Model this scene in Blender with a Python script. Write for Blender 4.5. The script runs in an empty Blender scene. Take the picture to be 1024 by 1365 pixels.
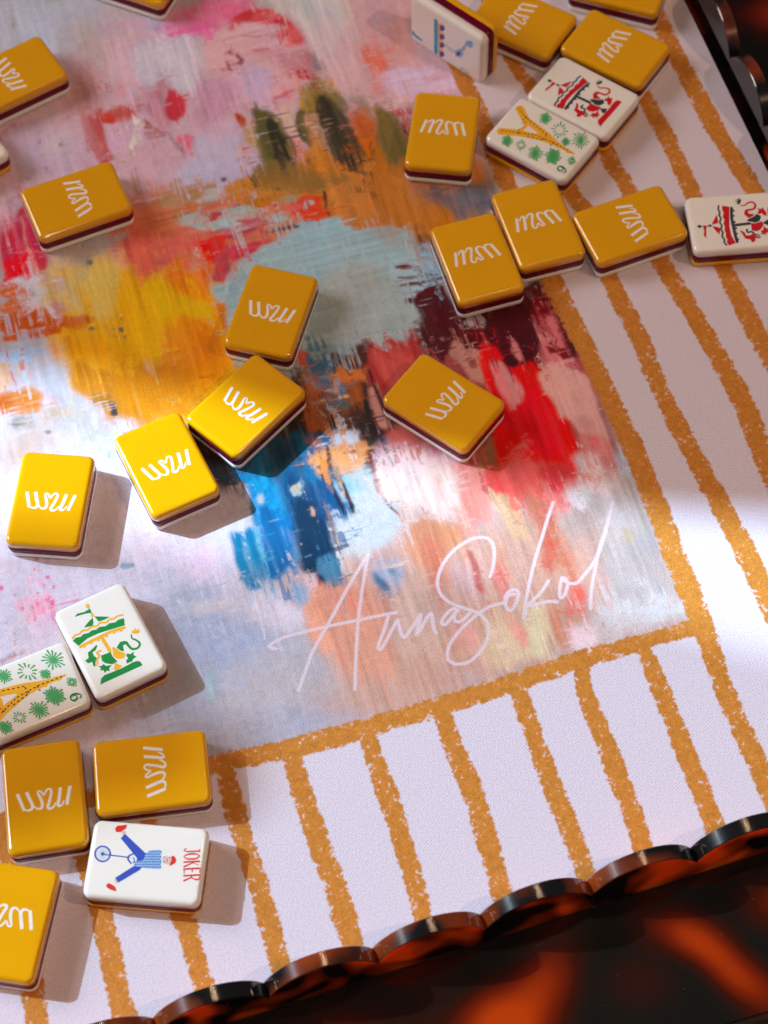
import bpy, bmesh, math, random
import numpy as np
from mathutils import Vector, Matrix

# ------------------------------------------------------------------ scene
S = 0.001                                   # all coordinates below are millimetres
scn = bpy.context.scene
COL = scn.collection
scn.render.engine = 'CYCLES'
scn.view_settings.view_transform = 'Standard'
scn.view_settings.look = 'None'
scn.view_settings.gamma = 1.0
scn.view_settings.exposure = 0.0

# camera
cam_d = bpy.data.cameras.new('camera')
cam = bpy.data.objects.new('camera', cam_d); COL.objects.link(cam)
scn.camera = cam
cx, cy, cz = 0.0, -292.82346, 515.41305
R_ = Vector((0.99954528, -0.0262176, -0.0148951))
U_ = Vector((0.03015339, 0.86907921, 0.49375308))
F_ = Vector((0, 0.4939777, -0.86947457))
M = Matrix((R_, U_, -F_)).transposed().to_4x4()
M.translation = Vector((cx, cy, cz)) * S
cam.matrix_world = M
cam_d.sensor_fit = 'VERTICAL'
cam_d.sensor_height = 36.0
cam_d.lens = 36.0 * 2801.5934 / 1365.0
cam_d.clip_start = 0.01
cam_d.clip_end = 50.0
cam_d.dof.use_dof = True
cam_d.dof.focus_distance = 0.575
cam_d.dof.aperture_fstop = 18.0

# world: a dim room
world = bpy.data.worlds.new('World'); scn.world = world
world.use_nodes = True
bg = world.node_tree.nodes['Background']
bg.inputs['Color'].default_value = (0.55, 0.54, 0.58, 1)
bg.inputs['Strength'].default_value = 0.095

# the sun, low through the window
SUN_AZ, SUN_EL = math.radians(163.0), math.radians(36.0)
SUN = Vector((math.cos(SUN_AZ) * math.cos(SUN_EL), math.sin(SUN_AZ) * math.cos(SUN_EL), math.sin(SUN_EL)))
sl = bpy.data.lights.new('sun', 'SUN'); so = bpy.data.objects.new('sun', sl); COL.objects.link(so)
so.rotation_euler = SUN.to_track_quat('Z', 'Y').to_euler()
so.location = SUN * 3
sl.energy = 9.0
sl.angle = math.radians(0.53)
sl.color = (0.54, 0.77, 1.0)

def area(name, loc, target, size, power, color, sy=None, shape='RECTANGLE'):
    l = bpy.data.lights.new(name, 'AREA'); o = bpy.data.objects.new(name, l); COL.objects.link(o)
    l.shape = shape; l.size = size; l.size_y = sy or size; l.energy = power; l.color = color
    o.location = Vector(loc)
    o.rotation_euler = (Vector(loc) - Vector(target)).to_track_quat('Z', 'Y').to_euler()
    return o

win = (-1.25, 0.42, 0.85)
area('window_light', win, (0, 0, 0), 0.70, 13.5, (0.96, 0.86, 0.87), 0.60)
for p in ((0.22, -0.60, 1.70), (0.95, -0.34, 1.25)):
    area('lamp', p, (0, 0, 0), 0.02, 5.0, (1.0, 0.60, 0.38), shape='DISK')
for p in ((0.20, 0.72, 2.4), (0.36, 0.80, 2.4)):
    area('ceiling_lamp', p, (0, 0, 0), 0.03, 1.6, (1.0, 0.66, 0.38), shape='DISK')


# ------------------------------------------------------------------ helpers
def setp(o, label=None, cat=None, group=None, kind=None):
    if label: o['label'] = label
    if cat: o['category'] = cat
    if group: o['group'] = group
    if kind: o['kind'] = kind
    return o

def mesh_obj(name, verts, faces, mat, parent=None, smooth=False, mats=None, idx=None):
    me = bpy.data.meshes.new(name)
    me.from_pydata([tuple(c * S for c in v) for v in verts], [], faces)
    if mats:
        for m in mats: me.materials.append(m)
        me.polygons.foreach_set('material_index', idx)
    else:
        me.materials.append(mat)
    if smooth:
        me.polygons.foreach_set('use_smooth', [True] * len(me.polygons))
    me.update()
    o = bpy.data.objects.new(name, me); COL.objects.link(o)
    if parent: o.parent = parent
    return o

def empty(name, x, y, z, rz):
    o = bpy.data.objects.new(name, None); COL.objects.link(o)
    o.empty_display_size = 0.01
    o.location = (x * S, y * S, z * S); o.rotation_euler = (0, 0, rz)
    return o

def nodes_of(m):
    m.use_nodes = True
    return m.node_tree.nodes, m.node_tree.links, m.node_tree.nodes['Principled BSDF']

def tile_material(name, col, rough=0.13, sss=0.0, var=0.05, coat=0.8, spec=0.5):
    m = bpy.data.materials.new(name); N, L, B = nodes_of(m)
    tc = N.new('ShaderNodeTexCoord')
    n1 = N.new('ShaderNodeTexNoise'); n1.inputs['Scale'].default_value = 140; n1.inputs['Detail'].default_value = 4
    L.new(tc.outputs['Object'], n1.inputs['Vector'])
    mix = N.new('ShaderNodeMix'); mix.data_type = 'RGBA'
    mix.inputs[6].default_value = (*[c * (1 - var) for c in col], 1)
    mix.inputs[7].default_value = (*[min(1, c * (1 + var)) for c in col], 1)
    oi = N.new('ShaderNodeObjectInfo'); av = N.new('ShaderNodeMath'); av.operation = 'MULTIPLY_ADD'
    L.new(oi.outputs['Random'], av.inputs[0]); av.inputs[1].default_value = 0.9; L.new(n1.outputs['Fac'], av.inputs[2])
    av2 = N.new('ShaderNodeMath'); av2.operation = 'SUBTRACT'; L.new(av.outputs[0], av2.inputs[0]); av2.inputs[1].default_value = 0.45
    L.new(av2.outputs[0], mix.inputs[0])
    # specks of dust caught on the polish
    vo = N.new('ShaderNodeTexNoise'); vo.inputs['Scale'].default_value = 1500; vo.inputs['Detail'].default_value = 1; L.new(tc.outputs['Object'], vo.inputs['Vector'])
    vr = N.new('ShaderNodeMapRange'); vr.inputs[1].default_value = 0.76; vr.inputs[2].default_value = 0.80; vr.inputs[3].default_value = 0.0; vr.inputs[4].default_value = 0.35
    L.new(vo.outputs['Fac'], vr.inputs[0])
    du = N.new('ShaderNodeMix'); du.data_type = 'RGBA'; du.inputs[7].default_value = (0.6, 0.57, 0.52, 1)
    L.new(vr.outputs[0], du.inputs[0]); L.new(mix.outputs[2], du.inputs[6]); L.new(du.outputs[2], B.inputs['Base Color'])
    n2 = N.new('ShaderNodeTexNoise'); n2.inputs['Scale'].default_value = 420; n2.inputs['Detail'].default_value = 3
    L.new(tc.outputs['Object'], n2.inputs['Vector'])
    mr = N.new('ShaderNodeMapRange'); mr.inputs[3].default_value = rough * 0.8; mr.inputs[4].default_value = rough * 1.35
    L.new(n2.outputs['Fac'], mr.inputs[0]); L.new(mr.outputs[0], B.inputs['Roughness'])
    bp = N.new('ShaderNodeBump'); bp.inputs['Strength'].default_value = 0.05; bp.inputs['Distance'].default_value = 0.0002
    n3 = N.new('ShaderNodeTexNoise'); n3.inputs['Scale'].default_value = 60; n3.inputs['Detail'].default_value = 6
    L.new(tc.outputs['Object'], n3.inputs['Vector']); L.new(n3.outputs['Fac'], bp.inputs['Height'])
    L.new(bp.outputs[0], B.inputs['Normal'])
    B.inputs['IOR'].default_value = 1.5; B.inputs['Specular IOR Level'].default_value = spec
    B.inputs['Coat Weight'].default_value = coat
    n4 = N.new('ShaderNodeTexNoise'); n4.inputs['Scale'].default_value = 75; n4.inputs['Detail'].default_value = 5; n4.inputs['Roughness'].default_value = 0.7
    L.new(tc.outputs['Object'], n4.inputs['Vector'])
    m4 = N.new('ShaderNodeMapRange'); m4.inputs[1].default_value = 0.45; m4.inputs[2].default_value = 0.7; m4.inputs[3].default_value = 0.015; m4.inputs[4].default_value = 0.12
    L.new(n4.outputs['Fac'], m4.inputs[0]); L.new(m4.outputs[0], B.inputs['Coat Roughness'])      # handling smudges
    if sss:
        B.inputs['Subsurface Weight'].default_value = sss
        B.inputs['Subsurface Radius'].default_value = (1.0, 0.7, 0.4)
        B.inputs['Subsurface Scale'].default_value = 0.0012
    return m

def ink(name, col, rough=0.35):
    m = bpy.data.materials.new(name); N, L, B = nodes_of(m)
    n1 = N.new('ShaderNodeTexNoise'); n1.inputs['Scale'].default_value = 900
    tc = N.new('ShaderNodeTexCoord'); L.new(tc.outputs['Object'], n1.inputs['Vector'])
    mix = N.new('ShaderNodeMix'); mix.data_type = 'RGBA'
    mix.inputs[6].default_value = (*[c * 0.85 for c in col], 1); mix.inputs[7].default_value = (*[min(1, c * 1.1) for c in col], 1)
    L.new(n1.outputs['Fac'], mix.inputs[0]); L.new(mix.outputs[2], B.inputs['Base Color'])
    B.inputs['Roughness'].default_value = rough
    return m

M_MUST = tile_material('mustard_acrylic', (0.79, 0.39, 0.0), 0.14, 0.0)
M_MAROON = tile_material('maroon_acrylic', (0.13, 0.001, 0.022), 0.22, coat=0.0, spec=0.22)
M_WHITE = tile_material('white_acrylic', (0.88, 0.87, 0.80), 0.14, 0.15, 0.02)
INK = {'w': ink('white_ink', (0.86, 0.85, 0.82)), 'g': ink('green_ink', (0.01, 0.27, 0.05)),
       'y': ink('yellow_ink', (0.92, 0.47, 0.02)), 'r': ink('red_ink', (0.62, 0.008, 0.02)),
       'n': ink('charcoal_ink', (0.035, 0.045, 0.065)), 'k': ink('black_ink', (0.03, 0.02, 0.03)),
       'b': ink('blue_ink', (0.035, 0.085, 0.50)), 'l': ink('light_green_ink', (0.07, 0.42, 0.14)),
       'c': ink('cyan_ink', (0.02, 0.36, 0.62)), 'p': ink('purple_ink', (0.12, 0.05, 0.33)),
       'h': ink('pale_blue_ink', (0.30, 0.55, 0.78)), 's': ink('skin_ink', (0.75, 0.55, 0.48)),
       'q': ink('engraving_white', (0.80, 0.80, 0.80)), 'o': ink('orange_red_ink', (0.75, 0.03, 0.02))}

# ------------------------------------------------------------------ mahjong tiles
TL_, TW_, TH_ = 30.0, 20.9, 8.15
Z1, Z2 = 2.55, 5.25                # joints between the three slabs
RC, RF = 2.3, 1.35                 # corner radius, edge fillet

def ring(inset, z, n=9):
    hx, hy = TW_ / 2 - inset, TL_ / 2 - inset
    r = max(RC - inset, 0.5)
    pts = []
    for (sx, sy, a0) in ((1, 1, 0), (-1, 1, 90), (-1, -1, 180), (1, -1, 270)):
        for k in range(n):
            a = math.radians(a0 + 90 * k / (n - 1))
            pts.append((sx * (hx - r) + r * math.cos(a), sy * (hy - r) + r * math.sin(a), z))
    return pts

def loft(rings):
    V, F = [], []
    n = len(rings[0])
    for rg in rings: V += rg
    for i in range(len(rings) - 1):
        for k in range(n):
            a, b = i * n + k, i * n + (k + 1) % n
            F.append((a, b, b + n, a + n))
    F.append(tuple(range(n))[::-1])
    F.append(tuple(range((len(rings) - 1) * n, len(rings) * n)))
    return V, F

def slab(kind):
    J = 0.10                        # tiny eased joint
    if kind == 'top':
        rg = [ring(0.14, Z2 + 0.012), ring(0.0, Z2 + J)]
        for k in range(8):
            a = math.radians(90 * k / 7)
            rg.append(ring(RF * (1 - math.cos(a)), TH_ - RF + RF * math.sin(a)))
        rg.append(ring(RF + 0.9, TH_ + 0.012))
        rg.append(ring(RF + 4.0, TH_ + 0.03))
    elif kind == 'mid':
        rg = [ring(0.14, Z1 + 0.012), ring(0.02, Z1 + J), ring(0.02, Z2 - J), ring(0.14, Z2 - 0.012)]
    else:
        rf = 1.0
        rg = []
        for k in range(6):
            a = math.radians(90 * (1 - k / 5))
            rg.append(ring(rf * (1 - math.cos(a)), rf - rf * math.sin(a)))
        rg += [ring(0.0, Z1 - J), ring(0.14, Z1 - 0.012)]
    return loft(rg)

TOPZ = TH_ + 0.036
def smooth_path(pts):
    # Catmull-Rom through the points, keeps the ends
    if len(pts) < 3: return pts
    P = [pts[0]] + list(pts) + [pts[-1]]
    out = []
    for i in range(1, len(P) - 2):
        p0, p1, p2, p3 = P[i - 1], P[i], P[i + 1], P[i + 2]
        for k in range(5):
            t = k / 5.0
            out.append(tuple(0.5 * (2 * b + (c - a) * t + (2 * a - 5 * b + 4 * c - d) * t * t + (3 * b - a - 3 * c + d) * t ** 3)
                             for a, b, c, d in zip(p0, p1, p2, p3)))
    out.append(P[-2])
    return out

def ribbon(V, F, pts, z, cap=True):
    """pts: (x, y, width); a flat inked line with round ends"""
    n = len(pts)
    if n < 2: return
    L_, R2 = [], []
    for i, (x, y, w) in enumerate(pts):
        a = pts[max(i - 1, 0)]; b = pts[min(i + 1, n - 1)]
        dx, dy = b[0] - a[0], b[1] - a[1]; l = math.hypot(dx, dy) or 1
        nx, ny = -dy / l * w / 2, dx / l * w / 2
        L_.append((x + nx, y + ny, z)); R2.append((x - nx, y - ny, z))
    b0 = len(V); V += L_ + R2
    for i in range(n - 1):
        F.append((b0 + n + i, b0 + n + i + 1, b0 + i + 1, b0 + i))
    if cap:
        for (x, y, w), q in ((pts[0], pts[1]), (pts[-1], pts[-2])):
            a0 = math.atan2(y - q[1], x - q[0]); r = w / 2
            c0 = len(V)
            V += [(x + r * math.cos(a0 + t * math.pi / 6), y + r * math.sin(a0 + t * math.pi / 6), z) for t in range(-3, 4)]
            F.append(tuple(range(c0, c0 + 7)))

def print_mesh(name, items, inkcol, parent, xf, z0=TOPZ, flip=None):
    """items: ('s', colour, [(x,y,w)..]) smooth stroke / ('l', ...) straight stroke / ('p', colour, [(x,y)..]) filled outline
    gathered into one thin raised print per colour"""
    from mathutils.geometry import tessellate_polygon
    by = {}
    for i, it in enumerate(items):
        by.setdefault(it[1], []).append((i, it))
    objs = []
    for colr, lst in by.items():
        V, F = [], []
        for i, it in lst:
            z = z0 + 0.0006 * i
            if it[0] in 'sl':
                p = [(*xf(q[0], q[1]), q[2]) for q in it[2]]
                ribbon(V, F, smooth_path(p) if it[0] == 's' else p, z, cap=(name != 'monogram'))
            else:
                p = [xf(q[0], q[1]) for q in it[2]]
                b0 = len(V); V += [(x, y, z) for x, y in p]
                for tri in tessellate_polygon([[Vector((x, y, 0)) for x, y in p]]):
                    a, b, c = tri
                    if (p[b][0] - p[a][0]) * (p[c][1] - p[a][1]) - (p[b][1] - p[a][1]) * (p[c][0] - p[a][0]) < 0: b, c = c, b
                    F.append((b0 + a, b0 + b, b0 + c))
        o = mesh_obj(name, V, F, INK[inkcol.get(colr, colr)], parent)
        objs.append(o)
    return objs

PROTO = {}
def get_meshes(face_up):
    key = face_up
    if key in PROTO: return PROTO[key]
    mt, mb = (M_WHITE, M_MUST) if face_up else (M_MUST, M_WHITE)
    nt, nb = ('face_slab', 'back_slab') if face_up else ('back_slab', 'face_slab')
    out = []
    for nm, kind, mat in ((nt, 'top', mt), ('core_slab', 'mid', M_MAROON), (nb, 'bottom', mb)):
        V, F = slab(kind)
        me = bpy.data.meshes.new(nm)
        me.from_pydata([tuple(c * S for c in v) for v in V], [], F)
        me.materials.append(mat)
        me.polygons.foreach_set('use_smooth', [len(p.vertices) == 4 for p in me.polygons])
        me.update()
        out.append((nm, me))
    PROTO[key] = out
    return out

GB = 'mahjong tiles lying face down'
GF = 'mahjong tiles lying face up'
MONO = [('s', 'w', [(6.82, -1.53, 0.89), (6.04, 0.97, 0.89), (5.32, 3.38, 0.81)]), ('s', 'w', [(5.75, 2.22, 0.34), (4.98, 3.22, 0.43), (4.08, 3.44, 0.6), (3.29, 3.08, 0.77), (3.21, 2.01, 0.85), (3.76, 0.35, 0.89), (4.41, -1.65, 0.89)]), ('s', 'w', [(3.21, 1.8, 0.34), (2.4, 3.01, 0.43), (1.46, 3.48, 0.6), (0.75, 3.08, 0.77), (0.64, 1.8, 0.85), (1.11, 0.13, 0.72), (1.57, -1.02, 0.51), (1.31, -1.47, 0.43), (0.66, -1.19, 0.51), (-0.03, -0.17, 0.55), (-0.55, -1.07, 0.51), (-1.2, -1.68, 0.51), (-1.93, -1.31, 0.64), (-1.84, -0.11, 0.72), (-1.24, 1.86, 0.77), (-0.75, 3.38, 0.77), (-1.39, 3.84, 0.68), (-2.26, 3.47, 0.51), (-2.89, 2.36, 0.34)]), ('s', 'w', [(-4.39, -1.6, 0.89), (-3.89, 1.0, 0.89), (-3.42, 3.08, 0.81), (-3.8, 3.55, 0.6), (-4.55, 3.15, 0.43), (-5.09, 2.17, 0.34)]), ('s', 'w', [(-6.89, -1.6, 0.89), (-6.28, 0.8, 0.89), (-5.65, 3.49, 0.85)])]
CAROUSEL = [('l', 'g', [(-1.15, 12.0, 0.25), (-1.15, 8.85, 0.25)]), ('p', 'g', [(-0.89, 10.83), (-1.06, 9.64), (-2.49, 10.17), (-4.17, 10.48), (-5.65, 10.67), (-4.61, 11.26), (-2.71, 10.84), (-1.61, 10.97)]), ('p', 'y', [(-0.65, 11.73), (-0.79, 11.52), (-0.98, 11.39), (-1.2, 11.35), (-1.42, 11.41), (-1.59, 11.56), (-1.7, 11.78), (-1.72, 12.03), (-1.66, 12.27), (-1.52, 12.48), (-1.33, 12.61), (-1.11, 12.65), (-0.89, 12.59), (-0.72, 12.44), (-0.61, 12.22), (-0.59, 11.97)]), ('p', 'y', [(-0.73, 8.62), (-0.85, 8.45), (-1.01, 8.34), (-1.19, 8.31), (-1.37, 8.36), (-1.51, 8.48), (-1.6, 8.66), (-1.62, 8.87), (-1.57, 9.07), (-1.46, 9.24), (-1.3, 9.35), (-1.11, 9.38), (-0.94, 9.33), (-0.79, 9.21), (-0.7, 9.03), (-0.68, 8.82)]), ('p', 'g', [(-1.39, 8.19), (-1.84, 6.62), (-2.41, 5.91), (-4.74, 6.5), (-2.98, 7.54)]), ('p', 'g', [(-0.86, 8.33), (0.92, 7.3), (2.8, 6.16), (1.01, 6.11), (-0.47, 6.3)]), ('s', 'y', [(-8.74, 5.07, 0.54), (-7.65, 5.55, 0.54), (-6.58, 5.4, 0.54), (-5.44, 5.86, 0.54), (-4.08, 5.42, 0.54), (-2.77, 5.8, 0.54), (-1.43, 5.31, 0.54), (-0.2, 5.73, 0.54), (1.24, 5.13, 0.54), (2.45, 5.5, 0.54), (3.59, 5.13, 0.54), (4.65, 5.4, 0.54), (6.06, 5.06, 0.54)]), ('p', 'g', [(-8.96, 4.35), (-7.86, 4.83), (-6.69, 4.44), (-5.64, 4.83), (-4.34, 4.49), (-3.23, 4.78), (-2.03, 4.44), (-0.87, 4.71), (0.7, 4.16), (1.85, 4.5), (3.32, 3.95), (4.36, 4.29), (5.96, 4.03), (5.31, 1.91), (1.88, 2.5), (-2.01, 3.1), (-5.11, 3.11), (-8.24, 2.23)]), ('s', 'y', [(-7.8, 1.7, 0.89), (-5.67, 1.85, 0.89), (-2.55, 1.9, 0.89), (1.09, 1.91, 0.89), (4.9, 1.35, 0.84)]), ('p', 'y', [(-6.51, 1.24), (-6.61, 1.09), (-6.76, 0.99), (-6.92, 0.96), (-7.08, 1.01), (-7.21, 1.12), (-7.29, 1.28), (-7.31, 1.46), (-7.26, 1.64), (-7.16, 1.79), (-7.02, 1.89), (-6.85, 1.92), (-6.7, 1.87), (-6.57, 1.76), (-6.49, 1.6), (-6.47, 1.42)]), ('p', 'y', [(-4.42, 1.3), (-4.52, 1.15), (-4.66, 1.05), (-4.83, 1.02), (-4.99, 1.07), (-5.12, 1.18), (-5.19, 1.34), (-5.21, 1.52), (-5.17, 1.7), (-5.07, 1.85), (-4.92, 1.95), (-4.76, 1.98), (-4.6, 1.93), (-4.47, 1.82), (-4.39, 1.66), (-4.37, 1.48)]), ('p', 'y', [(-2.41, 1.16), (-2.51, 1.01), (-2.65, 0.92), (-2.82, 0.89), (-2.98, 0.94), (-3.11, 1.05), (-3.18, 1.21), (-3.2, 1.39), (-3.16, 1.57), (-3.05, 1.72), (-2.91, 1.82), (-2.75, 1.85), (-2.59, 1.8), (-2.46, 1.69), (-2.38, 1.53), (-2.36, 1.35)]), ('p', 'y', [(-0.05, 1.21), (-0.16, 1.06), (-0.3, 0.96), (-0.47, 0.93), (-0.63, 0.98), (-0.75, 1.09), (-0.83, 1.25), (-0.85, 1.43), (-0.81, 1.61), (-0.7, 1.77), (-0.56, 1.86), (-0.39, 1.89), (-0.23, 1.85), (-0.11, 1.73), (-0.03, 1.57), (-0.01, 1.39)]), ('p', 'y', [(2.26, 1.16), (2.16, 1.01), (2.01, 0.91), (1.85, 0.88), (1.69, 0.93), (1.56, 1.04), (1.48, 1.2), (1.46, 1.38), (1.51, 1.56), (1.61, 1.71), (1.76, 1.81), (1.92, 1.84), (2.08, 1.79), (2.21, 1.68), (2.29, 1.52), (2.31, 1.34)]), ('p', 'y', [(4.19, 0.83), (4.09, 0.68), (3.94, 0.58), (3.78, 0.56), (3.62, 0.6), (3.49, 0.71), (3.41, 0.87), (3.39, 1.06), (3.44, 1.24), (3.54, 1.39), (3.69, 1.48), (3.85, 1.51), (4.01, 1.47), (4.14, 1.36), (4.22, 1.2), (4.24, 1.01)]), ('l', 'y', [(-1.65, 1.23, 0.99), (-1.41, -3.07, 0.99)]), ('p', 'g', [(-4.11, -3.33), (-1.36, -3.51), (-1.48, -4.93), (-0.92, -7.0), (-2.47, -7.11), (-3.99, -5.93), (-4.5, -4.77)]), ('p', 'g', [(-3.8, 0.25), (-3.81, -0.23), (-4.67, -1.13), (-5.7, -1.34), (-5.79, -2.48), (-5.34, -3.43), (-5.95, -3.99), (-6.72, -5.35), (-7.19, -5.27), (-6.89, -3.9), (-8.06, -3.74), (-8.51, -2.67), (-7.3, -2.38), (-6.86, -0.83), (-5.82, -0.57), (-4.77, -0.18)]), ('s', 'y', [(-3.57, -1.9, 0.59), (-4.66, -2.02, 0.59), (-4.51, -3.17, 0.59), (-5.6, -4.0, 0.54), (-5.82, -4.95, 0.44), (-6.72, -5.46, 0.3)]), ('p', 'y', [(-0.44, -2.4), (0.22, -2.88), (0.97, -4.65), (2.02, -5.87), (1.0, -6.98), (-0.66, -6.32), (-1.27, -5.04)]), ('p', 'g', [(0.55, -3.18), (1.81, -2.25), (3.11, -2.24), (3.56, -3.19), (2.31, -3.41), (1.87, -5.08), (1.25, -4.62)]), ('s', 'g', [(2.16, -2.62, 1.09), (3.37, -2.91, 0.89), (3.64, -4.13, 0.69), (4.08, -5.44, 0.69), (5.42, -5.93, 0.64), (6.53, -5.1, 0.59), (6.22, -3.74, 0.54), (5.4, -2.58, 0.44), (5.67, -1.53, 0.35)]), ('p', 'y', [(5.91, -1.0), (6.54, -0.2), (6.61, -0.95), (7.43, 0.16), (7.28, -1.08), (8.27, -0.29), (7.76, -1.28), (8.46, -1.35), (7.51, -2.04), (6.51, -1.62)]), ('p', 'g', [(-6.05, -5.71), (-5.25, -6.2), (-4.49, -5.9), (-4.23, -6.69), (-2.63, -7.26), (-3.66, -7.71), (-3.96, -8.6), (-4.64, -8.06), (-5.27, -8.54), (-5.3, -7.47), (-6.13, -7.25), (-5.63, -6.7)]), ('p', 'y', [(-1.61, -6.93), (-0.36, -8.84), (-2.03, -9.35), (-2.78, -8.71)]), ('p', 'g', [(2.35, -6.05), (3.02, -6.65), (4.15, -6.43), (3.63, -7.33), (4.2, -8.12), (3.2, -8.28), (2.44, -8.82), (1.85, -8.74), (1.02, -8.76), (1.24, -7.82), (2.04, -7.42), (1.8, -6.58)]), ('p', 'g', [(-7.74, -11.07), (-6.86, -9.56), (-5.69, -9.02), (-0.91, -9.37), (2.53, -9.17), (3.85, -9.35), (4.46, -10.03), (4.51, -11.18), (-1.18, -11.1), (-6.27, -10.99)])]
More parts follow.
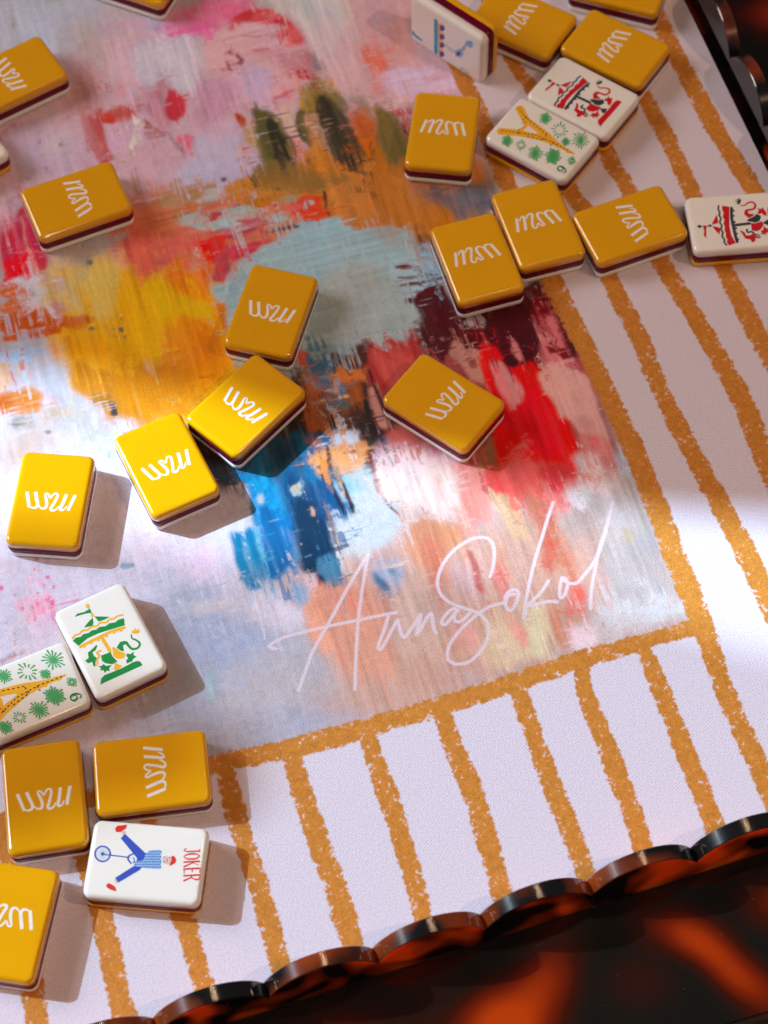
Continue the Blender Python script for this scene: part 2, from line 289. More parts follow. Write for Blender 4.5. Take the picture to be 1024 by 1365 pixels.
TOWER = [('l', 'y', [(-5.47, -12.15, 2.73), (-2.95, -8.31, 2.36), (-1.95, -2.1, 2.18)]), ('l', 'y', [(5.28, -11.84, 2.73), (2.73, -7.31, 2.54), (1.04, -2.43, 2.18)]), ('l', 'y', [(-2.22, -3.56, 2.36), (-1.22, 0.65, 2.73), (-0.57, 4.03, 2.0), (-0.2, 7.65, 1.27), (-0.2, 11.28, 0.64)]), ('l', 'y', [(1.3, -3.32, 2.18), (-0.07, 0.71, 2.36), (-0.09, 4.91, 1.45)]), ('l', 'y', [(-2.13, -7.9, 1.18), (-0.82, -6.87, 1.18), (2.25, -7.28, 1.18)]), ('l', 'y', [(-1.94, -1.6, 1.27), (0.54, -1.71, 1.27)]), ('p', 'y', [(-1.39, 3.49), (-1.37, 4.77), (0.17, 6.49), (1.09, 5.56)]), ('p', 'y', [(-1.01, 8.16), (-0.89, 9.29), (0.54, 10.23), (0.71, 8.95)]), ('l', 'k', [(-5.4, -12.24, 0.33), (-5.23, -11.93, 0.33)]), ('l', 'k', [(-4.86, -11.25, 0.33), (-4.68, -10.94, 0.33)]), ('l', 'k', [(-4.31, -10.26, 0.33), (-4.13, -9.95, 0.33)]), ('l', 'k', [(-3.76, -9.28, 0.33), (-3.67, -8.86, 0.33)]), ('l', 'k', [(-3.48, -7.97, 0.33), (-3.39, -7.55, 0.33)]), ('l', 'k', [(-3.21, -6.66, 0.33), (-3.12, -6.25, 0.33)]), ('l', 'k', [(-2.93, -5.36, 0.33), (-2.84, -4.94, 0.33)]), ('l', 'k', [(-2.65, -4.06, 0.33), (-2.57, -3.64, 0.33)]), ('l', 'k', [(-2.38, -2.76, 0.33), (-2.29, -2.34, 0.33)]), ('l', 'k', [(-2.1, -1.46, 0.33), (-2.02, -1.05, 0.33)]), ('l', 'k', [(-1.83, -0.17, 0.33), (-1.74, 0.25, 0.33)]), ('l', 'k', [(4.96, -11.91, 0.33), (4.8, -11.57, 0.33)]), ('l', 'k', [(4.46, -10.86, 0.33), (4.3, -10.52, 0.33)]), ('l', 'k', [(3.97, -9.8, 0.33), (3.81, -9.47, 0.33)]), ('l', 'k', [(3.47, -8.75, 0.33), (3.31, -8.41, 0.33)]), ('l', 'k', [(2.97, -7.7, 0.33), (2.82, -7.36, 0.33)]), ('l', 'k', [(2.48, -6.65, 0.33), (2.32, -6.31, 0.33)]), ('l', 'k', [(1.98, -5.59, 0.33), (1.82, -5.26, 0.33)]), ('l', 'k', [(1.49, -4.54, 0.33), (1.33, -4.21, 0.33)]), ('l', 'k', [(0.99, -3.49, 0.33), (0.83, -3.16, 0.33)]), ('l', 'k', [(0.5, -2.44, 0.33), (0.44, -2.05, 0.33)]), ('l', 'k', [(0.33, -1.21, 0.33), (0.28, -0.82, 0.33)]), ('l', 'k', [(0.16, 0.02, 0.33), (0.11, 0.41, 0.33)]), ('l', 'k', [(-0.0, 1.25, 0.33), (-0.06, 1.64, 0.33)]), ('l', 'k', [(-0.17, 2.47, 0.33), (-0.22, 2.86, 0.33)]), ('l', 'k', [(-0.34, 3.7, 0.33), (-0.33, 4.1, 0.33)]), ('l', 'k', [(-0.3, 4.95, 0.33), (-0.29, 5.35, 0.33)]), ('l', 'k', [(-0.27, 6.2, 0.33), (-0.26, 6.6, 0.33)]), ('l', 'k', [(-0.24, 7.45, 0.33), (-0.23, 7.85, 0.33)]), ('l', 'k', [(-0.2, 8.7, 0.33), (-0.19, 9.1, 0.33)]), ('l', 'k', [(-0.17, 9.94, 0.33), (-0.16, 10.34, 0.33)]), ('l', 'k', [(-2.32, -8.95, 0.33), (-2.7, -8.86, 0.33)]), ('l', 'k', [(-3.52, -8.69, 0.33), (-3.91, -8.61, 0.33)]), ('l', 'k', [(-1.27, -8.45, 0.33), (-1.48, -8.27, 0.33)]), ('l', 'k', [(-1.91, -7.89, 0.33), (-2.11, -7.7, 0.33)]), ('l', 'k', [(1.5, -7.79, 0.33), (1.85, -7.61, 0.33)]), ('l', 'k', [(2.58, -7.23, 0.33), (2.93, -7.06, 0.33)]), ('l', 'k', [(0.54, 0.76, 0.33), (0.1, 0.66, 0.33)]), ('l', 'k', [(-0.84, 0.44, 0.33), (-1.28, 0.34, 0.33)]), ('l', 'k', [(1.23, 3.69, 0.33), (0.86, 3.64, 0.33)]), ('l', 'k', [(0.08, 3.56, 0.33), (-0.28, 3.51, 0.33)]), ('l', 'k', [(2.23, -4.11, 0.33), (2.09, -3.69, 0.33)]), ('l', 'k', [(1.81, -2.8, 0.33), (1.67, -2.38, 0.33)]), ('l', 'k', [(1.39, -1.49, 0.33), (1.26, -1.07, 0.33)]), ('l', 'k', [(0.97, -0.18, 0.33), (0.84, 0.24, 0.33)]), ('l', 'l', [(-6.83, -3.59, 0.23), (-7.5, -1.81, 0.43)]), ('l', 'l', [(-6.83, -3.59, 0.23), (-6.63, -1.81, 0.43)]), ('l', 'l', [(-6.83, -3.59, 0.23), (-6.02, -2.11, 0.43)]), ('l', 'l', [(-6.83, -3.59, 0.23), (-5.06, -1.97, 0.43)]), ('l', 'l', [(-6.83, -3.59, 0.23), (-4.91, -2.7, 0.43)]), ('l', 'l', [(-6.83, -3.59, 0.23), (-5.12, -3.4, 0.43)]), ('l', 'l', [(-6.83, -3.59, 0.23), (-4.81, -4.13, 0.43)]), ('l', 'l', [(-6.83, -3.59, 0.23), (-5.56, -4.69, 0.43)]), ('l', 'l', [(-6.83, -3.59, 0.23), (-6.34, -4.93, 0.43)]), ('l', 'l', [(-6.83, -3.59, 0.23), (-7.06, -5.63, 0.43)]), ('l', 'l', [(-6.83, -3.59, 0.23), (-7.79, -5.33, 0.43)]), ('l', 'l', [(-6.83, -3.59, 0.23), (-8.17, -4.81, 0.43)]), ('l', 'l', [(-6.83, -3.59, 0.23), (-9.04, -4.61, 0.43)]), ('l', 'l', [(-6.83, -3.59, 0.23), (-8.84, -3.82, 0.43)]), ('l', 'l', [(-6.83, -3.59, 0.23), (-8.35, -3.19, 0.43)]), ('l', 'l', [(-6.83, -3.59, 0.23), (-8.29, -2.34, 0.43)]), ('p', 'l', [(-7.34, -2.87), (-6.94, -2.68), (-6.52, -2.63), (-6.15, -2.73), (-5.89, -2.96), (-5.76, -3.29), (-5.8, -3.66), (-6.0, -4.02), (-6.32, -4.32), (-6.73, -4.5), (-7.14, -4.55), (-7.52, -4.46), (-7.78, -4.23), (-7.91, -3.9), (-7.87, -3.53), (-7.67, -3.17)]), ('l', 'l', [(-5.91, 3.64, 0.27), (-6.36, 4.85, 0.5)]), ('l', 'l', [(-5.17, 3.8, 0.27), (-4.9, 4.86, 0.5)]), ('l', 'l', [(-4.52, 3.62, 0.27), (-3.96, 4.25, 0.5)]), ('l', 'l', [(-4.13, 3.16, 0.27), (-2.63, 3.84, 0.5)]), ('l', 'l', [(-4.1, 2.52, 0.27), (-2.94, 2.51, 0.5)]), ('l', 'l', [(-4.45, 1.88, 0.27), (-3.85, 1.51, 0.5)]), ('l', 'l', [(-5.08, 1.42, 0.27), (-4.62, 0.2, 0.5)]), ('l', 'l', [(-5.82, 1.26, 0.27), (-6.09, 0.19, 0.5)]), ('l', 'l', [(-6.47, 1.43, 0.27), (-7.04, 0.8, 0.5)]), ('l', 'l', [(-6.86, 1.9, 0.27), (-8.37, 1.21, 0.5)]), ('l', 'l', [(-6.89, 2.54, 0.27), (-8.06, 2.55, 0.5)]), ('l', 'l', [(-6.54, 3.18, 0.27), (-7.14, 3.55, 0.5)]), ('l', 'l', [(-5.82, 10.04, 0.23), (-6.77, 12.58, 0.43)]), ('l', 'l', [(-5.82, 10.04, 0.23), (-5.46, 12.57, 0.43)]), ('l', 'l', [(-5.82, 10.04, 0.23), (-4.55, 12.1, 0.43)]), ('l', 'l', [(-5.82, 10.04, 0.23), (-3.13, 12.17, 0.43)]), ('l', 'l', [(-5.82, 10.04, 0.23), (-3.01, 11.04, 0.43)]), ('l', 'l', [(-5.82, 10.04, 0.23), (-3.43, 10.01, 0.43)]), ('l', 'l', [(-5.82, 10.04, 0.23), (-3.21, 8.83, 0.43)]), ('l', 'l', [(-5.82, 10.04, 0.23), (-4.44, 8.13, 0.43)]), ('l', 'l', [(-5.82, 10.04, 0.23), (-5.61, 7.96, 0.43)]), ('l', 'l', [(-5.82, 10.04, 0.23), (-6.9, 7.15, 0.43)]), ('l', 'l', [(-5.82, 10.04, 0.23), (-7.79, 7.86, 0.43)]), ('l', 'l', [(-5.82, 10.04, 0.23), (-8.09, 8.78, 0.43)]), ('l', 'l', [(-5.82, 10.04, 0.23), (-9.1, 9.48, 0.43)]), ('l', 'l', [(-5.82, 10.04, 0.23), (-8.42, 10.61, 0.43)]), ('l', 'l', [(-5.82, 10.04, 0.23), (-7.43, 11.35, 0.43)]), ('l', 'l', [(-2.68, 6.64, 0.23), (-3.14, 7.85, 0.43)]), ('l', 'l', [(-2.68, 6.64, 0.23), (-2.43, 7.85, 0.43)]), ('l', 'l', [(-2.68, 6.64, 0.23), (-1.95, 7.57, 0.43)]), ('l', 'l', [(-2.68, 6.64, 0.23), (-1.26, 7.46, 0.43)]), ('l', 'l', [(-2.68, 6.64, 0.23), (-1.32, 6.82, 0.43)]), ('l', 'l', [(-2.68, 6.64, 0.23), (-1.69, 6.3, 0.43)]), ('l', 'l', [(-2.68, 6.64, 0.23), (-1.89, 5.62, 0.43)]), ('l', 'l', [(-2.68, 6.64, 0.23), (-2.61, 5.46, 0.43)]), ('l', 'l', [(-2.68, 6.64, 0.23), (-3.17, 5.62, 0.43)]), ('l', 'l', [(-2.68, 6.64, 0.23), (-3.92, 5.57, 0.43)]), ('l', 'l', [(-2.68, 6.64, 0.23), (-4.03, 6.17, 0.43)]), ('l', 'l', [(-2.68, 6.64, 0.23), (-3.8, 6.73, 0.43)]), ('l', 'l', [(-2.68, 6.64, 0.23), (-3.78, 7.4, 0.43)]), ('p', 'l', [(-3.06, 7.16), (-2.76, 7.3), (-2.46, 7.33), (-2.19, 7.26), (-2.0, 7.09), (-1.91, 6.86), (-1.94, 6.59), (-2.08, 6.33), (-2.31, 6.11), (-2.6, 5.98), (-2.91, 5.94), (-3.18, 6.02), (-3.37, 6.18), (-3.46, 6.42), (-3.43, 6.69), (-3.29, 6.95)]), ('l', 'l', [(7.37, -8.28, 0.23), (6.75, -6.62, 0.43)]), ('l', 'l', [(7.37, -8.28, 0.23), (7.54, -6.62, 0.43)]), ('l', 'l', [(7.37, -8.28, 0.23), (8.11, -6.89, 0.43)]), ('l', 'l', [(7.37, -8.28, 0.23), (9.0, -6.76, 0.43)]), ('l', 'l', [(7.37, -8.28, 0.23), (9.14, -7.44, 0.43)]), ('l', 'l', [(7.37, -8.28, 0.23), (8.95, -8.09, 0.43)]), ('l', 'l', [(7.37, -8.28, 0.23), (9.24, -8.78, 0.43)]), ('l', 'l', [(7.37, -8.28, 0.23), (8.55, -9.3, 0.43)]), ('l', 'l', [(7.37, -8.28, 0.23), (7.84, -9.53, 0.43)]), ('l', 'l', [(7.37, -8.28, 0.23), (7.17, -10.18, 0.43)]), ('l', 'l', [(7.37, -8.28, 0.23), (6.5, -9.9, 0.43)]), ('l', 'l', [(7.37, -8.28, 0.23), (6.14, -9.42, 0.43)]), ('l', 'l', [(7.37, -8.28, 0.23), (5.34, -9.24, 0.43)]), ('l', 'l', [(7.37, -8.28, 0.23), (5.52, -8.5, 0.43)]), ('l', 'l', [(7.37, -8.28, 0.23), (5.96, -7.9, 0.43)]), ('l', 'l', [(7.37, -8.28, 0.23), (6.02, -7.11, 0.43)]), ('p', 'l', [(6.9, -7.61), (7.27, -7.43), (7.65, -7.39), (7.99, -7.48), (8.24, -7.69), (8.35, -7.99), (8.32, -8.34), (8.14, -8.67), (7.84, -8.95), (7.48, -9.13), (7.09, -9.17), (6.75, -9.08), (6.5, -8.87), (6.39, -8.57), (6.42, -8.22), (6.6, -7.88)]), ('l', 'l', [(6.04, -3.25, 0.2), (5.69, -2.31, 0.35)]), ('l', 'l', [(6.44, -3.16, 0.2), (6.66, -2.3, 0.35)]), ('l', 'l', [(6.8, -3.25, 0.2), (7.28, -2.7, 0.35)]), ('l', 'l', [(7.01, -3.51, 0.2), (8.16, -2.97, 0.35)]), ('l', 'l', [(7.03, -3.86, 0.2), (7.95, -3.86, 0.35)]), ('l', 'l', [(6.84, -4.21, 0.2), (7.36, -4.53, 0.35)]), ('l', 'l', [(6.5, -4.46, 0.2), (6.85, -5.4, 0.35)]), ('l', 'l', [(6.1, -4.56, 0.2), (5.88, -5.42, 0.35)]), ('l', 'l', [(5.74, -4.46, 0.2), (5.26, -5.01, 0.35)]), ('l', 'l', [(5.53, -4.2, 0.2), (4.38, -4.74, 0.35)]), ('l', 'l', [(5.51, -3.85, 0.2), (4.58, -3.85, 0.35)]), ('l', 'l', [(5.7, -3.5, 0.2), (5.18, -3.18, 0.35)]), ('l', 'l', [(6.41, 1.52, 0.23), (5.58, 3.72, 0.43)]), ('l', 'l', [(6.41, 1.52, 0.23), (6.64, 3.72, 0.43)]), ('l', 'l', [(6.41, 1.52, 0.23), (7.39, 3.35, 0.43)]), ('l', 'l', [(6.41, 1.52, 0.23), (8.57, 3.51, 0.43)]), ('l', 'l', [(6.41, 1.52, 0.23), (8.76, 2.61, 0.43)]), ('l', 'l', [(6.41, 1.52, 0.23), (8.51, 1.75, 0.43)]), ('l', 'l', [(6.41, 1.52, 0.23), (8.89, 0.85, 0.43)]), ('l', 'l', [(6.41, 1.52, 0.23), (7.98, 0.16, 0.43)]), ('l', 'l', [(6.41, 1.52, 0.23), (7.03, -0.13, 0.43)]), ('l', 'l', [(6.41, 1.52, 0.23), (6.14, -0.99, 0.43)]), ('l', 'l', [(6.41, 1.52, 0.23), (5.25, -0.62, 0.43)]), ('l', 'l', [(6.41, 1.52, 0.23), (4.78, 0.02, 0.43)]), ('l', 'l', [(6.41, 1.52, 0.23), (3.71, 0.27, 0.43)]), ('l', 'l', [(6.41, 1.52, 0.23), (3.95, 1.25, 0.43)]), ('l', 'l', [(6.41, 1.52, 0.23), (4.54, 2.03, 0.43)]), ('l', 'l', [(6.41, 1.52, 0.23), (4.61, 3.08, 0.43)]), ('l', 'l', [(4.33, 6.66, 0.31), (3.46, 8.96, 0.57)]), ('l', 'l', [(4.33, 6.66, 0.31), (4.46, 8.94, 0.57)]), ('l', 'l', [(4.33, 6.66, 0.31), (5.19, 8.61, 0.57)]), ('l', 'l', [(4.33, 6.66, 0.31), (6.34, 8.93, 0.57)]), ('l', 'l', [(4.33, 6.66, 0.31), (6.63, 8.12, 0.57)]), ('l', 'l', [(4.33, 6.66, 0.31), (6.53, 7.32, 0.57)]), ('l', 'l', [(4.33, 6.66, 0.31), (7.21, 6.63, 0.57)]), ('l', 'l', [(4.33, 6.66, 0.31), (6.5, 5.84, 0.57)]), ('l', 'l', [(4.33, 6.66, 0.31), (5.67, 5.37, 0.57)]), ('l', 'l', [(4.33, 6.66, 0.31), (5.2, 4.35, 0.57)]), ('l', 'l', [(4.33, 6.66, 0.31), (4.2, 4.37, 0.57)]), ('l', 'l', [(4.33, 6.66, 0.31), (3.46, 4.71, 0.57)]), ('l', 'l', [(4.33, 6.66, 0.31), (2.31, 4.38, 0.57)]), ('l', 'l', [(4.33, 6.66, 0.31), (2.02, 5.19, 0.57)]), ('l', 'l', [(4.33, 6.66, 0.31), (2.12, 6.0, 0.57)]), ('l', 'l', [(4.33, 6.66, 0.31), (1.44, 6.69, 0.57)]), ('l', 'l', [(4.33, 6.66, 0.31), (2.16, 7.48, 0.57)]), ('l', 'l', [(4.33, 6.66, 0.31), (2.99, 7.95, 0.57)]), ('p', 'l', [(3.76, 7.47), (4.21, 7.68), (4.67, 7.73), (5.08, 7.62), (5.38, 7.36), (5.52, 7.0), (5.48, 6.58), (5.26, 6.18), (4.9, 5.85), (4.46, 5.64), (3.99, 5.59), (3.58, 5.7), (3.28, 5.96), (3.14, 6.32), (3.18, 6.74), (3.4, 7.14)]), ('l', 'l', [(2.37, 12.55, 0.2), (2.04, 13.43, 0.35)]), ('l', 'l', [(2.59, 12.6, 0.2), (2.8, 13.43, 0.35)]), ('l', 'l', [(2.78, 12.54, 0.2), (3.29, 13.11, 0.35)]), ('l', 'l', [(2.9, 12.41, 0.2), (3.98, 12.89, 0.35)]), ('l', 'l', [(2.91, 12.22, 0.2), (3.82, 12.2, 0.35)]), ('l', 'l', [(2.81, 12.03, 0.2), (3.35, 11.69, 0.35)]), ('l', 'l', [(2.62, 11.89, 0.2), (2.95, 11.02, 0.35)]), ('l', 'l', [(2.4, 11.85, 0.2), (2.19, 11.02, 0.35)]), ('l', 'l', [(2.21, 11.9, 0.2), (1.7, 11.33, 0.35)]), ('l', 'l', [(2.09, 12.04, 0.2), (1.01, 11.55, 0.35)]), ('l', 'l', [(2.08, 12.23, 0.2), (1.17, 12.24, 0.35)]), ('l', 'l', [(2.19, 12.42, 0.2), (1.65, 12.75, 0.35)]), ('s', 'g', [(7.75, 12.66, 0.42), (7.2, 13.13, 0.3), (6.57, 12.78, 0.4), (6.11, 11.68, 0.6), (6.24, 10.69, 0.6), (6.84, 10.23, 0.3), (7.54, 10.52, 0.5), (7.83, 11.21, 0.55), (7.41, 11.91, 0.35), (6.74, 11.91, 0.25), (6.24, 11.27, 0.2)])]
